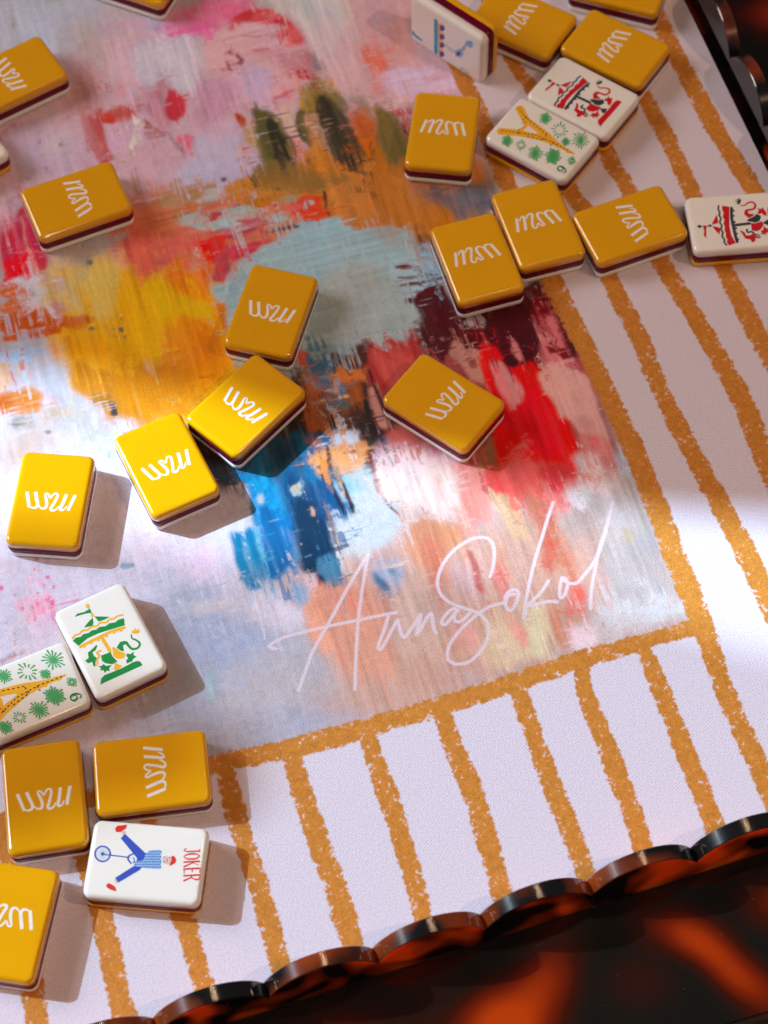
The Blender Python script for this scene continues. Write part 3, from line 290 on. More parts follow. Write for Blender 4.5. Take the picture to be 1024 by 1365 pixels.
JOKER = [('l', 'b', [(-1.3, -9.43, 0.43), (-0.78, -9.42, 0.43), (-0.27, -9.53, 0.43), (0.17, -9.78, 0.43), (0.53, -10.13, 0.43), (0.77, -10.56, 0.43), (0.88, -11.05, 0.43), (0.85, -11.56, 0.43), (0.69, -12.06, 0.43), (0.41, -12.51, 0.43), (0.01, -12.89, 0.43), (-0.46, -13.16, 0.43), (-0.97, -13.31, 0.43), (-1.5, -13.33, 0.43), (-2.01, -13.21, 0.43), (-2.45, -12.97, 0.43), (-2.81, -12.62, 0.43), (-3.05, -12.18, 0.43), (-3.17, -11.69, 0.43), (-3.14, -11.18, 0.43), (-2.98, -10.68, 0.43), (-2.69, -10.22, 0.43), (-2.3, -9.85, 0.43), (-1.82, -9.58, 0.43), (-1.3, -9.43, 0.43)]), ('l', 'h', [(-1.13, -11.08, 0.08), (-1.11, -9.7, 0.14)]), ('l', 'h', [(-1.03, -11.09, 0.08), (-0.52, -9.77, 0.14)]), ('l', 'h', [(-0.94, -11.13, 0.08), (-0.01, -10.03, 0.14)]), ('l', 'h', [(-0.87, -11.21, 0.08), (0.37, -10.45, 0.14)]), ('l', 'h', [(-0.84, -11.3, 0.08), (0.56, -10.98, 0.14)]), ('l', 'h', [(-0.84, -11.4, 0.08), (0.55, -11.55, 0.14)]), ('l', 'h', [(-0.88, -11.5, 0.08), (0.34, -12.11, 0.14)]), ('l', 'h', [(-0.95, -11.58, 0.08), (-0.06, -12.58, 0.14)]), ('l', 'h', [(-1.04, -11.64, 0.08), (-0.58, -12.9, 0.14)]), ('l', 'h', [(-1.14, -11.66, 0.08), (-1.17, -13.04, 0.14)]), ('l', 'h', [(-1.25, -11.65, 0.08), (-1.76, -12.97, 0.14)]), ('l', 'h', [(-1.34, -11.61, 0.08), (-2.27, -12.72, 0.14)]), ('l', 'h', [(-1.41, -11.53, 0.08), (-2.65, -12.3, 0.14)]), ('l', 'h', [(-1.44, -11.44, 0.08), (-2.85, -11.76, 0.14)]), ('l', 'h', [(-1.44, -11.34, 0.08), (-2.83, -11.18, 0.14)]), ('l', 'h', [(-1.4, -11.24, 0.08), (-2.62, -10.63, 0.14)]), ('l', 'h', [(-1.33, -11.16, 0.08), (-2.22, -10.16, 0.14)]), ('l', 'h', [(-1.24, -11.1, 0.08), (-1.7, -9.84, 0.14)]), ('p', 'b', [(-1.18, -10.93), (-1.0, -10.94), (-0.84, -11.01), (-0.73, -11.14), (-0.68, -11.3), (-0.7, -11.47), (-0.79, -11.63), (-0.93, -11.74), (-1.1, -11.81), (-1.28, -11.8), (-1.43, -11.73), (-1.55, -11.6), (-1.59, -11.44), (-1.57, -11.27), (-1.49, -11.11), (-1.35, -10.99)]), ('l', 'b', [(-1.06, -11.11, 0.32), (-0.76, -4.44, 0.32)]), ('s', 'b', [(-1.8, -3.62, 0.43), (-1.21, -4.56, 0.43), (-0.38, -4.73, 0.43), (0.77, -3.77, 0.43)]), ('s', 'b', [(-0.79, -3.47, 0.27), (-0.16, -3.03, 0.27), (0.52, -3.27, 0.27)]), ('p', 'b', [(-5.7, -7.41), (-6.97, -6.47), (-2.18, -0.39), (-0.03, -0.42), (-0.49, -2.2)]), ('p', 'b', [(4.98, -7.28), (1.35, -2.9), (0.89, -0.43), (2.39, -1.38), (6.1, -6.18)]), ('p', 'b', [(-2.0, -2.52), (-2.28, -0.41), (1.38, -0.21), (1.56, -2.38)]), ('p', 'h', [(-2.17, -0.49), (-3.07, 0.46), (-3.48, 2.85), (-3.04, 3.7), (-1.9, 3.47), (-0.25, 3.91), (1.48, 3.96), (1.71, 3.02), (1.72, 0.58), (1.35, -2.8), (0.37, -3.29), (-0.36, -0.71)]), ('l', 'b', [(0.29, -2.96, 0.37), (0.28, -2.84, 0.37)]), ('l', 'b', [(0.95, -2.62, 0.37), (0.94, -2.5, 0.37)]), ('l', 'b', [(1.65, -2.76, 0.37), (1.64, -2.64, 0.37)]), ('l', 'b', [(0.23, -2.31, 0.37), (0.22, -2.19, 0.37)]), ('l', 'b', [(0.89, -1.97, 0.37), (0.88, -1.85, 0.37)]), ('l', 'b', [(1.59, -2.11, 0.37), (1.58, -1.99, 0.37)]), ('l', 'b', [(0.18, -1.66, 0.37), (0.17, -1.54, 0.37)]), ('l', 'b', [(0.84, -1.31, 0.37), (0.83, -1.19, 0.37)]), ('l', 'b', [(1.54, -1.45, 0.37), (1.53, -1.33, 0.37)]), ('l', 'b', [(0.12, -1.01, 0.37), (0.11, -0.88, 0.37)]), ('l', 'b', [(0.78, -0.66, 0.37), (0.77, -0.54, 0.37)]), ('l', 'b', [(1.48, -0.8, 0.37), (1.47, -0.68, 0.37)]), ('l', 'b', [(-2.0, -0.41, 0.37), (-2.01, -0.29, 0.37)]), ('l', 'b', [(-1.3, -0.56, 0.37), (-1.31, -0.43, 0.37)]), ('l', 'b', [(-0.64, -0.21, 0.37), (-0.65, -0.09, 0.37)]), ('l', 'b', [(0.07, -0.35, 0.37), (0.06, -0.23, 0.37)]), ('l', 'b', [(0.72, -0.01, 0.37), (0.71, 0.11, 0.37)]), ('l', 'b', [(1.42, -0.15, 0.37), (1.41, -0.03, 0.37)]), ('l', 'b', [(-2.06, 0.24, 0.37), (-2.07, 0.36, 0.37)]), ('l', 'b', [(-1.35, 0.1, 0.37), (-1.36, 0.22, 0.37)]), ('l', 'b', [(-0.69, 0.44, 0.37), (-0.7, 0.56, 0.37)]), ('l', 'b', [(0.01, 0.3, 0.37), (-0.0, 0.42, 0.37)]), ('l', 'b', [(0.67, 0.64, 0.37), (0.66, 0.76, 0.37)]), ('l', 'b', [(1.37, 0.5, 0.37), (1.36, 0.62, 0.37)]), ('l', 'b', [(-2.77, 0.55, 0.37), (-2.78, 0.67, 0.37)]), ('l', 'b', [(-2.11, 0.89, 0.37), (-2.12, 1.01, 0.37)]), ('l', 'b', [(-1.41, 0.75, 0.37), (-1.42, 0.87, 0.37)]), ('l', 'b', [(-0.75, 1.09, 0.37), (-0.76, 1.21, 0.37)]), ('l', 'b', [(-0.05, 0.95, 0.37), (-0.06, 1.07, 0.37)]), ('l', 'b', [(0.61, 1.29, 0.37), (0.6, 1.41, 0.37)]), ('l', 'b', [(1.31, 1.15, 0.37), (1.3, 1.27, 0.37)]), ('l', 'b', [(-2.83, 1.2, 0.37), (-2.84, 1.33, 0.37)]), ('l', 'b', [(-2.17, 1.55, 0.37), (-2.18, 1.67, 0.37)]), ('l', 'b', [(-1.46, 1.4, 0.37), (-1.47, 1.52, 0.37)]), ('l', 'b', [(-0.8, 1.75, 0.37), (-0.81, 1.87, 0.37)]), ('l', 'b', [(-0.1, 1.6, 0.37), (-0.11, 1.72, 0.37)]), ('l', 'b', [(0.56, 1.94, 0.37), (0.55, 2.07, 0.37)]), ('l', 'b', [(1.26, 1.8, 0.37), (1.25, 1.92, 0.37)]), ('l', 'b', [(-2.89, 1.86, 0.37), (-2.9, 1.98, 0.37)]), ('l', 'b', [(-2.22, 2.2, 0.37), (-2.23, 2.32, 0.37)]), ('l', 'b', [(-1.52, 2.06, 0.37), (-1.53, 2.18, 0.37)]), ('l', 'b', [(-0.86, 2.4, 0.37), (-0.87, 2.52, 0.37)]), ('l', 'b', [(-0.16, 2.26, 0.37), (-0.17, 2.38, 0.37)]), ('l', 'b', [(0.5, 2.6, 0.37), (0.49, 2.72, 0.37)]), ('l', 'b', [(1.2, 2.45, 0.37), (1.19, 2.57, 0.37)]), ('l', 'b', [(-2.94, 2.51, 0.37), (-2.95, 2.63, 0.37)]), ('l', 'b', [(-2.28, 2.85, 0.37), (-2.29, 2.97, 0.37)]), ('l', 'b', [(-1.58, 2.71, 0.37), (-1.59, 2.83, 0.37)]), ('l', 'b', [(-0.92, 3.05, 0.37), (-0.93, 3.17, 0.37)]), ('l', 'b', [(-0.21, 2.91, 0.37), (-0.22, 3.03, 0.37)]), ('l', 'b', [(0.45, 3.25, 0.37), (0.44, 3.37, 0.37)]), ('l', 'b', [(1.15, 3.11, 0.37), (1.14, 3.23, 0.37)]), ('l', 'b', [(-3.0, 3.17, 0.37), (-3.01, 3.29, 0.37)]), ('l', 'b', [(-1.63, 3.36, 0.37), (-1.64, 3.48, 0.37)]), ('l', 'b', [(-0.27, 3.56, 0.37), (-0.28, 3.68, 0.37)]), ('l', 'b', [(1.09, 3.76, 0.37), (1.08, 3.88, 0.37)]), ('p', 'o', [(-8.08, -9.26), (-8.95, -8.8), (-9.46, -6.41), (-8.46, -6.55), (-7.32, -7.76), (-7.28, -8.84)]), ('p', 's', [(-7.35, -7.47), (-7.82, -6.75), (-7.02, -6.48), (-6.45, -7.03)]), ('p', 'o', [(7.02, -9.2), (6.42, -8.71), (6.78, -7.63), (7.37, -6.81), (8.43, -6.35), (8.12, -7.91), (7.55, -8.97)]), ('p', 's', [(5.11, -7.01), (6.06, -6.28), (6.4, -6.72), (5.54, -7.34)]), ('p', 's', [(-1.53, 4.01), (-2.02, 4.92), (-1.8, 5.93), (-0.09, 6.27), (0.29, 5.35), (-0.13, 4.31)]), ('l', 'b', [(-1.77, 4.37, 0.16), (-1.26, 4.44, 0.16)]), ('l', 'b', [(-0.65, 4.43, 0.16), (-0.05, 4.62, 0.16)]), ('l', 'o', [(-1.23, 5.23, 0.21), (-0.42, 5.35, 0.21)]), ('l', 'b', [(-1.57, 5.58, 0.16), (-1.6, 5.96, 0.16)]), ('p', 'o', [(0.64, 5.99), (-0.81, 6.32), (-1.92, 6.16), (-2.23, 6.75), (-1.32, 7.52), (-0.4, 7.5), (0.17, 6.8)]), ('s', 'o', [(-4.03, 13.16, 0.32), (-3.79, 11.59, 0.37), (-3.6, 10.01, 0.32), (-3.84, 9.17, 0.21), (-4.37, 9.58, 0.27)]), ('l', 'o', [(-4.49, 13.1, 0.16), (-3.7, 13.21, 0.16)]), ('s', 'o', [(-2.69, 13.34, 0.21), (-3.14, 12.48, 0.37), (-3.07, 11.29, 0.43), (-2.78, 10.12, 0.37), (-2.1, 9.41, 0.21), (-1.65, 10.28, 0.37), (-1.71, 11.47, 0.43), (-2.0, 12.64, 0.37), (-2.69, 13.34, 0.21)]), ('l', 'o', [(-1.3, 13.53, 0.43), (-0.71, 9.61, 0.43)]), ('l', 'o', [(-0.16, 13.69, 0.16), (-0.9, 11.38, 0.21)]), ('l', 'o', [(-0.73, 11.81, 0.21), (0.5, 9.78, 0.43)]), ('l', 'o', [(0.55, 13.78, 0.43), (1.14, 9.86, 0.43)]), ('l', 'o', [(0.48, 13.77, 0.21), (1.67, 13.93, 0.21)]), ('l', 'o', [(1.07, 9.85, 0.21), (2.26, 10.02, 0.21)]), ('l', 'o', [(0.76, 11.89, 0.21), (1.67, 12.02, 0.21)]), ('l', 'o', [(2.29, 14.02, 0.43), (2.87, 10.1, 0.43)]), ('s', 'o', [(2.29, 14.02, 0.21), (3.01, 14.11, 0.21), (3.57, 13.39, 0.43), (3.3, 12.16, 0.21), (2.58, 12.06, 0.21)]), ('l', 'o', [(3.06, 12.13, 0.27), (4.15, 10.28, 0.43)])]
BOATS = [('l', 'c', [(-4.13, 6.05, 1.6), (-3.98, -1.44, 1.6), (-3.98, -8.35, 1.6)]), ('l', 'y', [(-2.91, 5.4, 0.8), (-2.6, -1.29, 0.8), (-2.45, -8.25, 0.8)]), ('p', 'p', [(-2.45, 5.22), (-0.92, 6.18), (-0.38, 4.85), (-1.53, 2.96), (-2.45, 2.97)]), ('l', 'y', [(-2.76, 5.16, 0.5), (-1.07, 6.75, 0.4)]), ('p', 'p', [(-2.45, 1.25), (-0.92, 2.2), (-0.38, 0.87), (-1.53, -1.01), (-2.45, -1.0)]), ('l', 'y', [(-2.76, 1.19, 0.5), (-1.07, 2.78, 0.4)]), ('p', 'p', [(-2.45, -2.55), (-0.92, -1.6), (-0.38, -2.93), (-1.53, -4.81), (-2.45, -4.8)]), ('l', 'y', [(-2.76, -2.61, 0.5), (-1.07, -1.02, 0.4)]), ('p', 'p', [(-2.45, -6.7), (-0.92, -5.74), (-0.38, -7.07), (-1.53, -8.96), (-2.45, -8.95)]), ('l', 'y', [(-2.76, -6.75, 0.5), (-1.07, -5.16, 0.4)]), ('l', 'p', [(-0.61, -2.84, 0.25), (0.61, -1.5, 0.25), (1.07, -3.06, 0.25), (3.14, -3.52, 0.25)]), ('s', 'h', [(0.84, -2.63, 0.5), (2.37, -2.1, 0.5), (3.52, -2.37, 0.5)]), ('p', 'h', [(3.52, -2.37), (5.43, 0.16), (6.96, 0.43), (7.35, -1.7), (6.2, -3.59), (4.29, -4.49)]), ('p', 'p', [(4.44, -2.3), (5.66, -0.88), (6.28, -1.63), (5.36, -3.35), (4.44, -3.51)]), ('l', 'h', [(6.2, -0.39, 1.1), (7.73, 2.46, 0.9), (8.49, 4.76, 0.8)]), ('p', 'h', [(7.96, 5.22), (9.26, 6.79), (10.79, 7.32), (11.02, 5.33), (10.1, 3.61), (8.49, 3.81)]), ('l', 'c', [(8.88, 6.16, 0.2), (10.41, 4.44, 0.2)]), ('l', 'c', [(8.27, 4.59, 0.2), (10.79, 6.71, 0.2)]), ('l', 'c', [(7.19, 1.46, 0.3), (7.96, 1.17, 0.3)]), ('s', 'c', [(-13.7, -6.21, 1.0), (-12.55, -6.74, 1.3), (-10.1, -7.0, 0.9)]), ('l', 'c', [(-13.47, -5.43, 0.5), (-13.7, -7.07, 0.5)]), ('s', 'h', [(7.5, -7.46, 0.4), (6.73, -8.38, 0.4), (6.73, -9.41, 0.4), (7.35, -9.65, 0.4)]), ('l', 'h', [(7.96, -7.99, 0.4), (8.27, -9.49, 0.4), (8.88, -7.83, 0.4), (9.18, -9.33, 0.4)]), ('l', 'h', [(9.64, -7.95, 0.4), (9.95, -8.59, 0.4)])]
ident = lambda x, y: (x, y)
mono_mesh = {}

def tile_base(x, y, a, label, group, face_up, name='mahjong_tile'):
    t = setp(empty(name, x, y, 0, a), label, 'mahjong tile', group)
    for nm, me in get_meshes(face_up):
        o = bpy.data.objects.new(nm, me); COL.objects.link(o); o.parent = t
    return t

def back_tile(x, y, a, flip, label, mono=True):
    t = tile_base(x, y, a, label, GB, False)
    if mono:
        if flip not in mono_mesh:
            s = -1 if flip else 1
            o = print_mesh('monogram', MONO, {'w': 'w'}, t, lambda px, py: (s * px, s * py))[0]
            mono_mesh[flip] = o.data
        else:
            o = bpy.data.objects.new('monogram', mono_mesh[flip]); COL.objects.link(o); o.parent = t
    return t

def face_tile(x, y, a, label, items, cols, rot=0, part='printed_picture'):
    t = tile_base(x, y, a, label, GF, True)
    c, s = math.cos(math.radians(rot)), math.sin(math.radians(rot))
    if items: print_mesh(part, items, cols, t, lambda px, py: (c * px - s * py, s * px + c * py))
    return t

back_tile(-93.14, 3.01, -0.1172, True, 'sunlit mustard tile alone above the green carousel tile, casting a hard shadow')
back_tile(-60.99, 13.31, 0.4342, True, 'brightly sunlit mustard tile touching a half shaded one, left of the blue paint')
back_tile(-38.59, 32.37, -0.7516, True, 'mustard tile half in sun, half in shade, wedged between a sunlit and a shaded tile')
back_tile(-31.32, 65.00, -0.2972, True, 'shaded mustard tile on pale blue-grey paint, its lower edge against the half sunlit tile')
back_tile(18.06, 31.51, -2.2384, False, 'mustard tile lying alone on the red and dark maroon paint')
back_tile(21.93, 130.57, -0.1583, False, 'mustard tile lying alone between the standing boat tile and the row of three')
back_tile(-90.88, 108.17, -1.1955, False, 'mustard tile lying alone on pink and orange paint, sideways, at the upper left')
back_tile(30.00, 81.75, 0.2692, False, 'lowest left mustard tile of the touching row, over dark red paint')
back_tile(48.95, 93.76, 0.2635, False, 'middle mustard tile of the touching row, just below the yellow tower tile')
back_tile(76.52, 92.63, -1.2155, False, 'sideways mustard tile at the right end of the row, beside a red carousel tile')
back_tile(-62.52, -80.02, -1.4699, False, 'sideways mustard tile directly above the joker tile')
back_tile(-90.07, -85.87, 0.1313, True, 'upright mustard tile just left of the sideways one above the joker tile')
back_tile(77.89, 162.46, -2.1844, True, 'mustard tile against the upper side of the red carousel tile beside the tower tile')
back_tile(49.07, 175.30, -2.1494, True, 'mustard tile right behind the standing blue boat tile')
back_tile(-97.73, -119.01, -0.1829, False, 'mustard tile cut off at the lower left corner, below the upright one')
back_tile(-113.32, 158.69, -1.0336, True, 'mustard tile cut off at the left edge, uppermost on the left, over pale pink paint')
back_tile(-75.91, 201.32, -2.0134, False, 'mustard tile cut off by the top edge over bright pink paint')
back_tile(81.80, 190.16, -1.9282, False, 'mustard tile cut off by the top edge, nearest the dark tray rim')
face_tile(-74.72, -41.45, 0.4621, 'white tile printed with a green and yellow carousel and dragon', CAROUSEL, {'g': 'g', 'y': 'y'}, 0, 'carousel_print')
face_tile(66.28, 142.76, -2.2171, 'white tile printed with a red and charcoal carousel, touching the yellow tower tile', CAROUSEL, {'g': 'r', 'y': 'n'}, 180, 'carousel_print')
face_tile(109.10, 92.32, -1.5169, 'white tile printed with a red and charcoal carousel, cut off by the right edge', CAROUSEL, {'g': 'r', 'y': 'n'}, 180, 'carousel_print')
face_tile(52.41, 126.33, -2.2233, 'tile printed with a yellow tower, in the shade beside the red carousel tile', TOWER, {}, 0, 'tower_print')
face_tile(-96.60, -56.32, -1.1664, 'tile printed with a yellow tower, cut by the left edge, touching the green carousel', TOWER, {}, 0, 'tower_print')
face_tile(-63.08, -104.70, -1.6879, 'white tile with red JOKER lettering and a blue acrobat on a unicycle', JOKER, {}, 0, 'joker_print')
face_tile(-129.06, 133.14, -2.5276, 'corner of a white tile just showing at the left edge below the uppermost mustard tile', None, {}, 0, 'blank')

# the one tile that stands on its long edge, its picture towards the camera
t = setp(empty('mahjong_tile', 24.05, 164.98, 0, -0.7416), 'white tile standing on its long edge, little blue and purple boats on its face', 'mahjong tile')
rotm = Matrix.Rotation(math.radians(90), 4, 'X') @ Matrix.Rotation(math.radians(90), 4, 'Z')
up_ = Matrix.Translation((0, TH_ * S, TW_ / 2 * S)) @ rotm
for nm, me in get_meshes(True):
    o = bpy.data.objects.new(nm, me); COL.objects.link(o); o.parent = t; o.matrix_local = up_
for o in print_mesh('boats_print', BOATS, {}, t, lambda px, py: (px, py)):
    o.matrix_local = Matrix.Translation((0, TH_ * S, TW_ / 2 * S)) @ Matrix.Rotation(math.radians(90), 4, 'X')


# ------------------------------------------------------------------ painted playing mat
MX0, MX1, MY0, MY1 = -128.0, 135.0, -152.0, 204.0
PPM = 5.2                           # texels per millimetre of the woven print
NX, NY = int((MX1 - MX0) * PPM), int((MY1 - MY0) * PPM)
rng = np.random.default_rng(7)

def up(a, ny, nx):
    """smooth (cubic-eased) resampling of a small random grid to ny x nx"""
    gy, gx = a.shape
    yy = np.linspace(0, gy - 1.001, ny); xx = np.linspace(0, gx - 1.001, nx)
    iy = yy.astype(int); ix = xx.astype(int)
    fy = yy - iy; fx = xx - ix
    fy = fy * fy * (3 - 2 * fy); fx = fx * fx * (3 - 2 * fx)
    r0 = a[iy][:, ix] * (1 - fx) + a[iy][:, ix + 1] * fx
    r1 = a[iy + 1][:, ix] * (1 - fx) + a[iy + 1][:, ix + 1] * fx
    return (r0 * (1 - fy[:, None]) + r1 * fy[:, None]).astype(np.float32)

def fbm(cx_mm, cy_mm, octv=4, gain=0.55):
    out = np.zeros((NY, NX), np.float32); amp = 1; tot = 0
    for o in range(octv):
        gy = max(3, int((MY1 - MY0) / cy_mm * 2 ** o) + 2); gx = max(3, int((MX1 - MX0) / cx_mm * 2 ** o) + 2)
        gy = min(gy, NY // 2); gx = min(gx, NX // 2)
        out += amp * up(rng.random((gy, gx), dtype=np.float32), NY, NX); tot += amp; amp *= gain
    out /= tot
    return np.clip((out - out.mean()) / (out.std() * 4.2) + 0.5, 0, 1)

# mat frame: the print's own 'down' runs along the stripes
MA = math.radians(14.8)
ca, sa = math.cos(MA), math.sin(MA)
jx, jy = np.meshgrid(np.arange(NX), np.arange(NY))
PX = (MX0 + (jx + 0.5) / PPM).astype(np.float32); PY = (MY0 + (jy + 0.5) / PPM).astype(np.float32)
def shear(n, k):
    """slide columns so that vertical streaks follow the stripes (k>0) or rows follow the border (k<0)"""
    o = np.empty_like(n)
    if k == 'v':
        for r in range(NY): o[r] = np.roll(n[r], int(-(r - NY / 2) * sa / ca))
    else:
        for c_ in range(NX): o[:, c_] = np.roll(n[:, c_], int((c_ - NX / 2) * sa / ca))
    return o
NV = shear(fbm(3.2, 30, 4), 'v'); NV2 = shear(fbm(1.1, 14, 3), 'v')
NH = shear(fbm(30, 3.2, 4), 'h'); NH2 = shear(fbm(14, 1.1, 3), 'h')
NV3 = shear(fbm(0.7, 16, 2), 'v'); NH3 = shear(fbm(16, 0.7, 2), 'h')
NB = fbm(9, 9, 5, 0.62); NB2 = fbm(11, 11, 5, 0.6); NF = fbm(1.3, 1.3, 3, 0.7); NG = fbm(0.5, 0.5, 2, 0.8)

def lin(c):
    return np.array([((v / 255 + 0.055) / 1.055) ** 2.4 if v > 10 else v / 255 / 12.92 for v in c], np.float32)

def poly_mask(P, Y, X):
    m = np.zeros(X.shape, bool); n = len(P)
    for i in range(n):
        x0, y0 = P[i]; x1, y1 = P[(i + 1) % n]
        if y0 == y1: continue
        c = (y0 > Y) != (y1 > Y)
        m ^= c & (X < (x1 - x0) * (Y - y0) / (y1 - y0) + x0)
    return m

def blur(a, r):
    for ax in (0, 1):
        for _ in range(2):
            n = a.shape[ax]
            k = max(1, min(int(r), (n - 1) // 2 - 1))
            c = np.cumsum(np.concatenate([np.zeros_like(np.take(a, [0], ax)), a], ax), axis=ax, dtype=np.float64)
            i = np.arange(n); lo = np.clip(i - k, 0, n); hi = np.clip(i + k + 1, 0, n)
            a = ((np.take(c, hi, ax) - np.take(c, lo, ax)) / (2 * k + 1)).astype(np.float32)
    return a

IMG = np.zeros((NY, NX, 3), np.float32)
def daub(P, col, soft, rough, streak, alpha=1.0, vary=0.15):
    """a patch of paint: outline P in mm, soft = width of the ragged edge, rough = how torn it is"""
    if streak == 'b': vary = 0.05
    xs = [p[0] for p in P]; ys = [p[1] for p in P]; mg = soft * 3.0 + 1
    x0 = max(0, int((min(xs) - mg - MX0) * PPM)); x1 = min(NX, int((max(xs) + mg - MX0) * PPM))
    y0 = max(0, int((min(ys) - mg - MY0) * PPM)); y1 = min(NY, int((max(ys) + mg - MY0) * PPM))
    if x1 - x0 < 8 or y1 - y0 < 8: return
    sl_ = (slice(y0, y1), slice(x0, x1))
    Y, X = PY[sl_], PX[sl_]
    # the outline is dragged by the bristles: along the stroke it tears, across it wavers
    if streak == 'v':
        n = 0.55 * NV[sl_] + 0.45 * NV2[sl_]; k1 = (n - 0.5) * soft * rough * 10.0; k2 = (NB[sl_] - 0.5) * soft * 1.6
        X2 = X - sa * k1 + ca * k2; Y2 = Y + ca * k1 + sa * k2
    elif streak == 'h':
        n = 0.55 * NH[sl_] + 0.45 * NH2[sl_]; k1 = (n - 0.5) * soft * rough * 10.0; k2 = (NB[sl_] - 0.5) * soft * 1.6
        X2 = X + ca * k1 - sa * k2; Y2 = Y + sa * k1 + ca * k2
    else:
        n = 0.7 * NB[sl_] + 0.3 * NF[sl_]; k1 = (NB[sl_] - 0.5) * soft * 3.4; k2 = (NB2[sl_] - 0.5) * soft * 3.4
        X2 = X + k1; Y2 = Y + k2
    m = poly_mask(P, Y2, X2).astype(np.float32)
    m = blur(m, max(1, soft * PPM * (0.72 if soft > 1.1 else 0.4)))
    v = m + rough * (n - 0.5) * 1.1 * (0.25 + 0.75 * (1 - np.abs(2 * m - 1)))
    w = (0.23 if soft > 1.0 else 0.16) + 0.24 * (1 - min(rough, 1)) + min(0.14, soft * 0.03)
    k = np.clip((v - (0.5 - w)) / (2 * w), 0, 1); k = k * k * (3 - 2 * k)
    thin = 1 - 0.5 * rough * np.clip((n - 0.58) * 5, 0, 1) if soft > 1.1 else 1.0     # dry brush: the layer below grins through
    k = (k * alpha * thin)[..., None]
    fine = NV3[sl_] if streak == 'v' else NH3[sl_] if streak == 'h' else NF[sl_]
    sh = 1 + vary * ((n - 0.5) * 1.8 + (fine - 0.5) * 1.7)
    c = np.asarray(col, np.float32)[None, None] * sh[..., None]
    c = c + (0.10 * (NB2[sl_] - 0.5))[..., None] * np.array([1.0, 0.0, -0.8], np.float32) * c.mean(-1, keepdims=True)
    IMG[sl_] = IMG[sl_] * (1 - k) + c * k

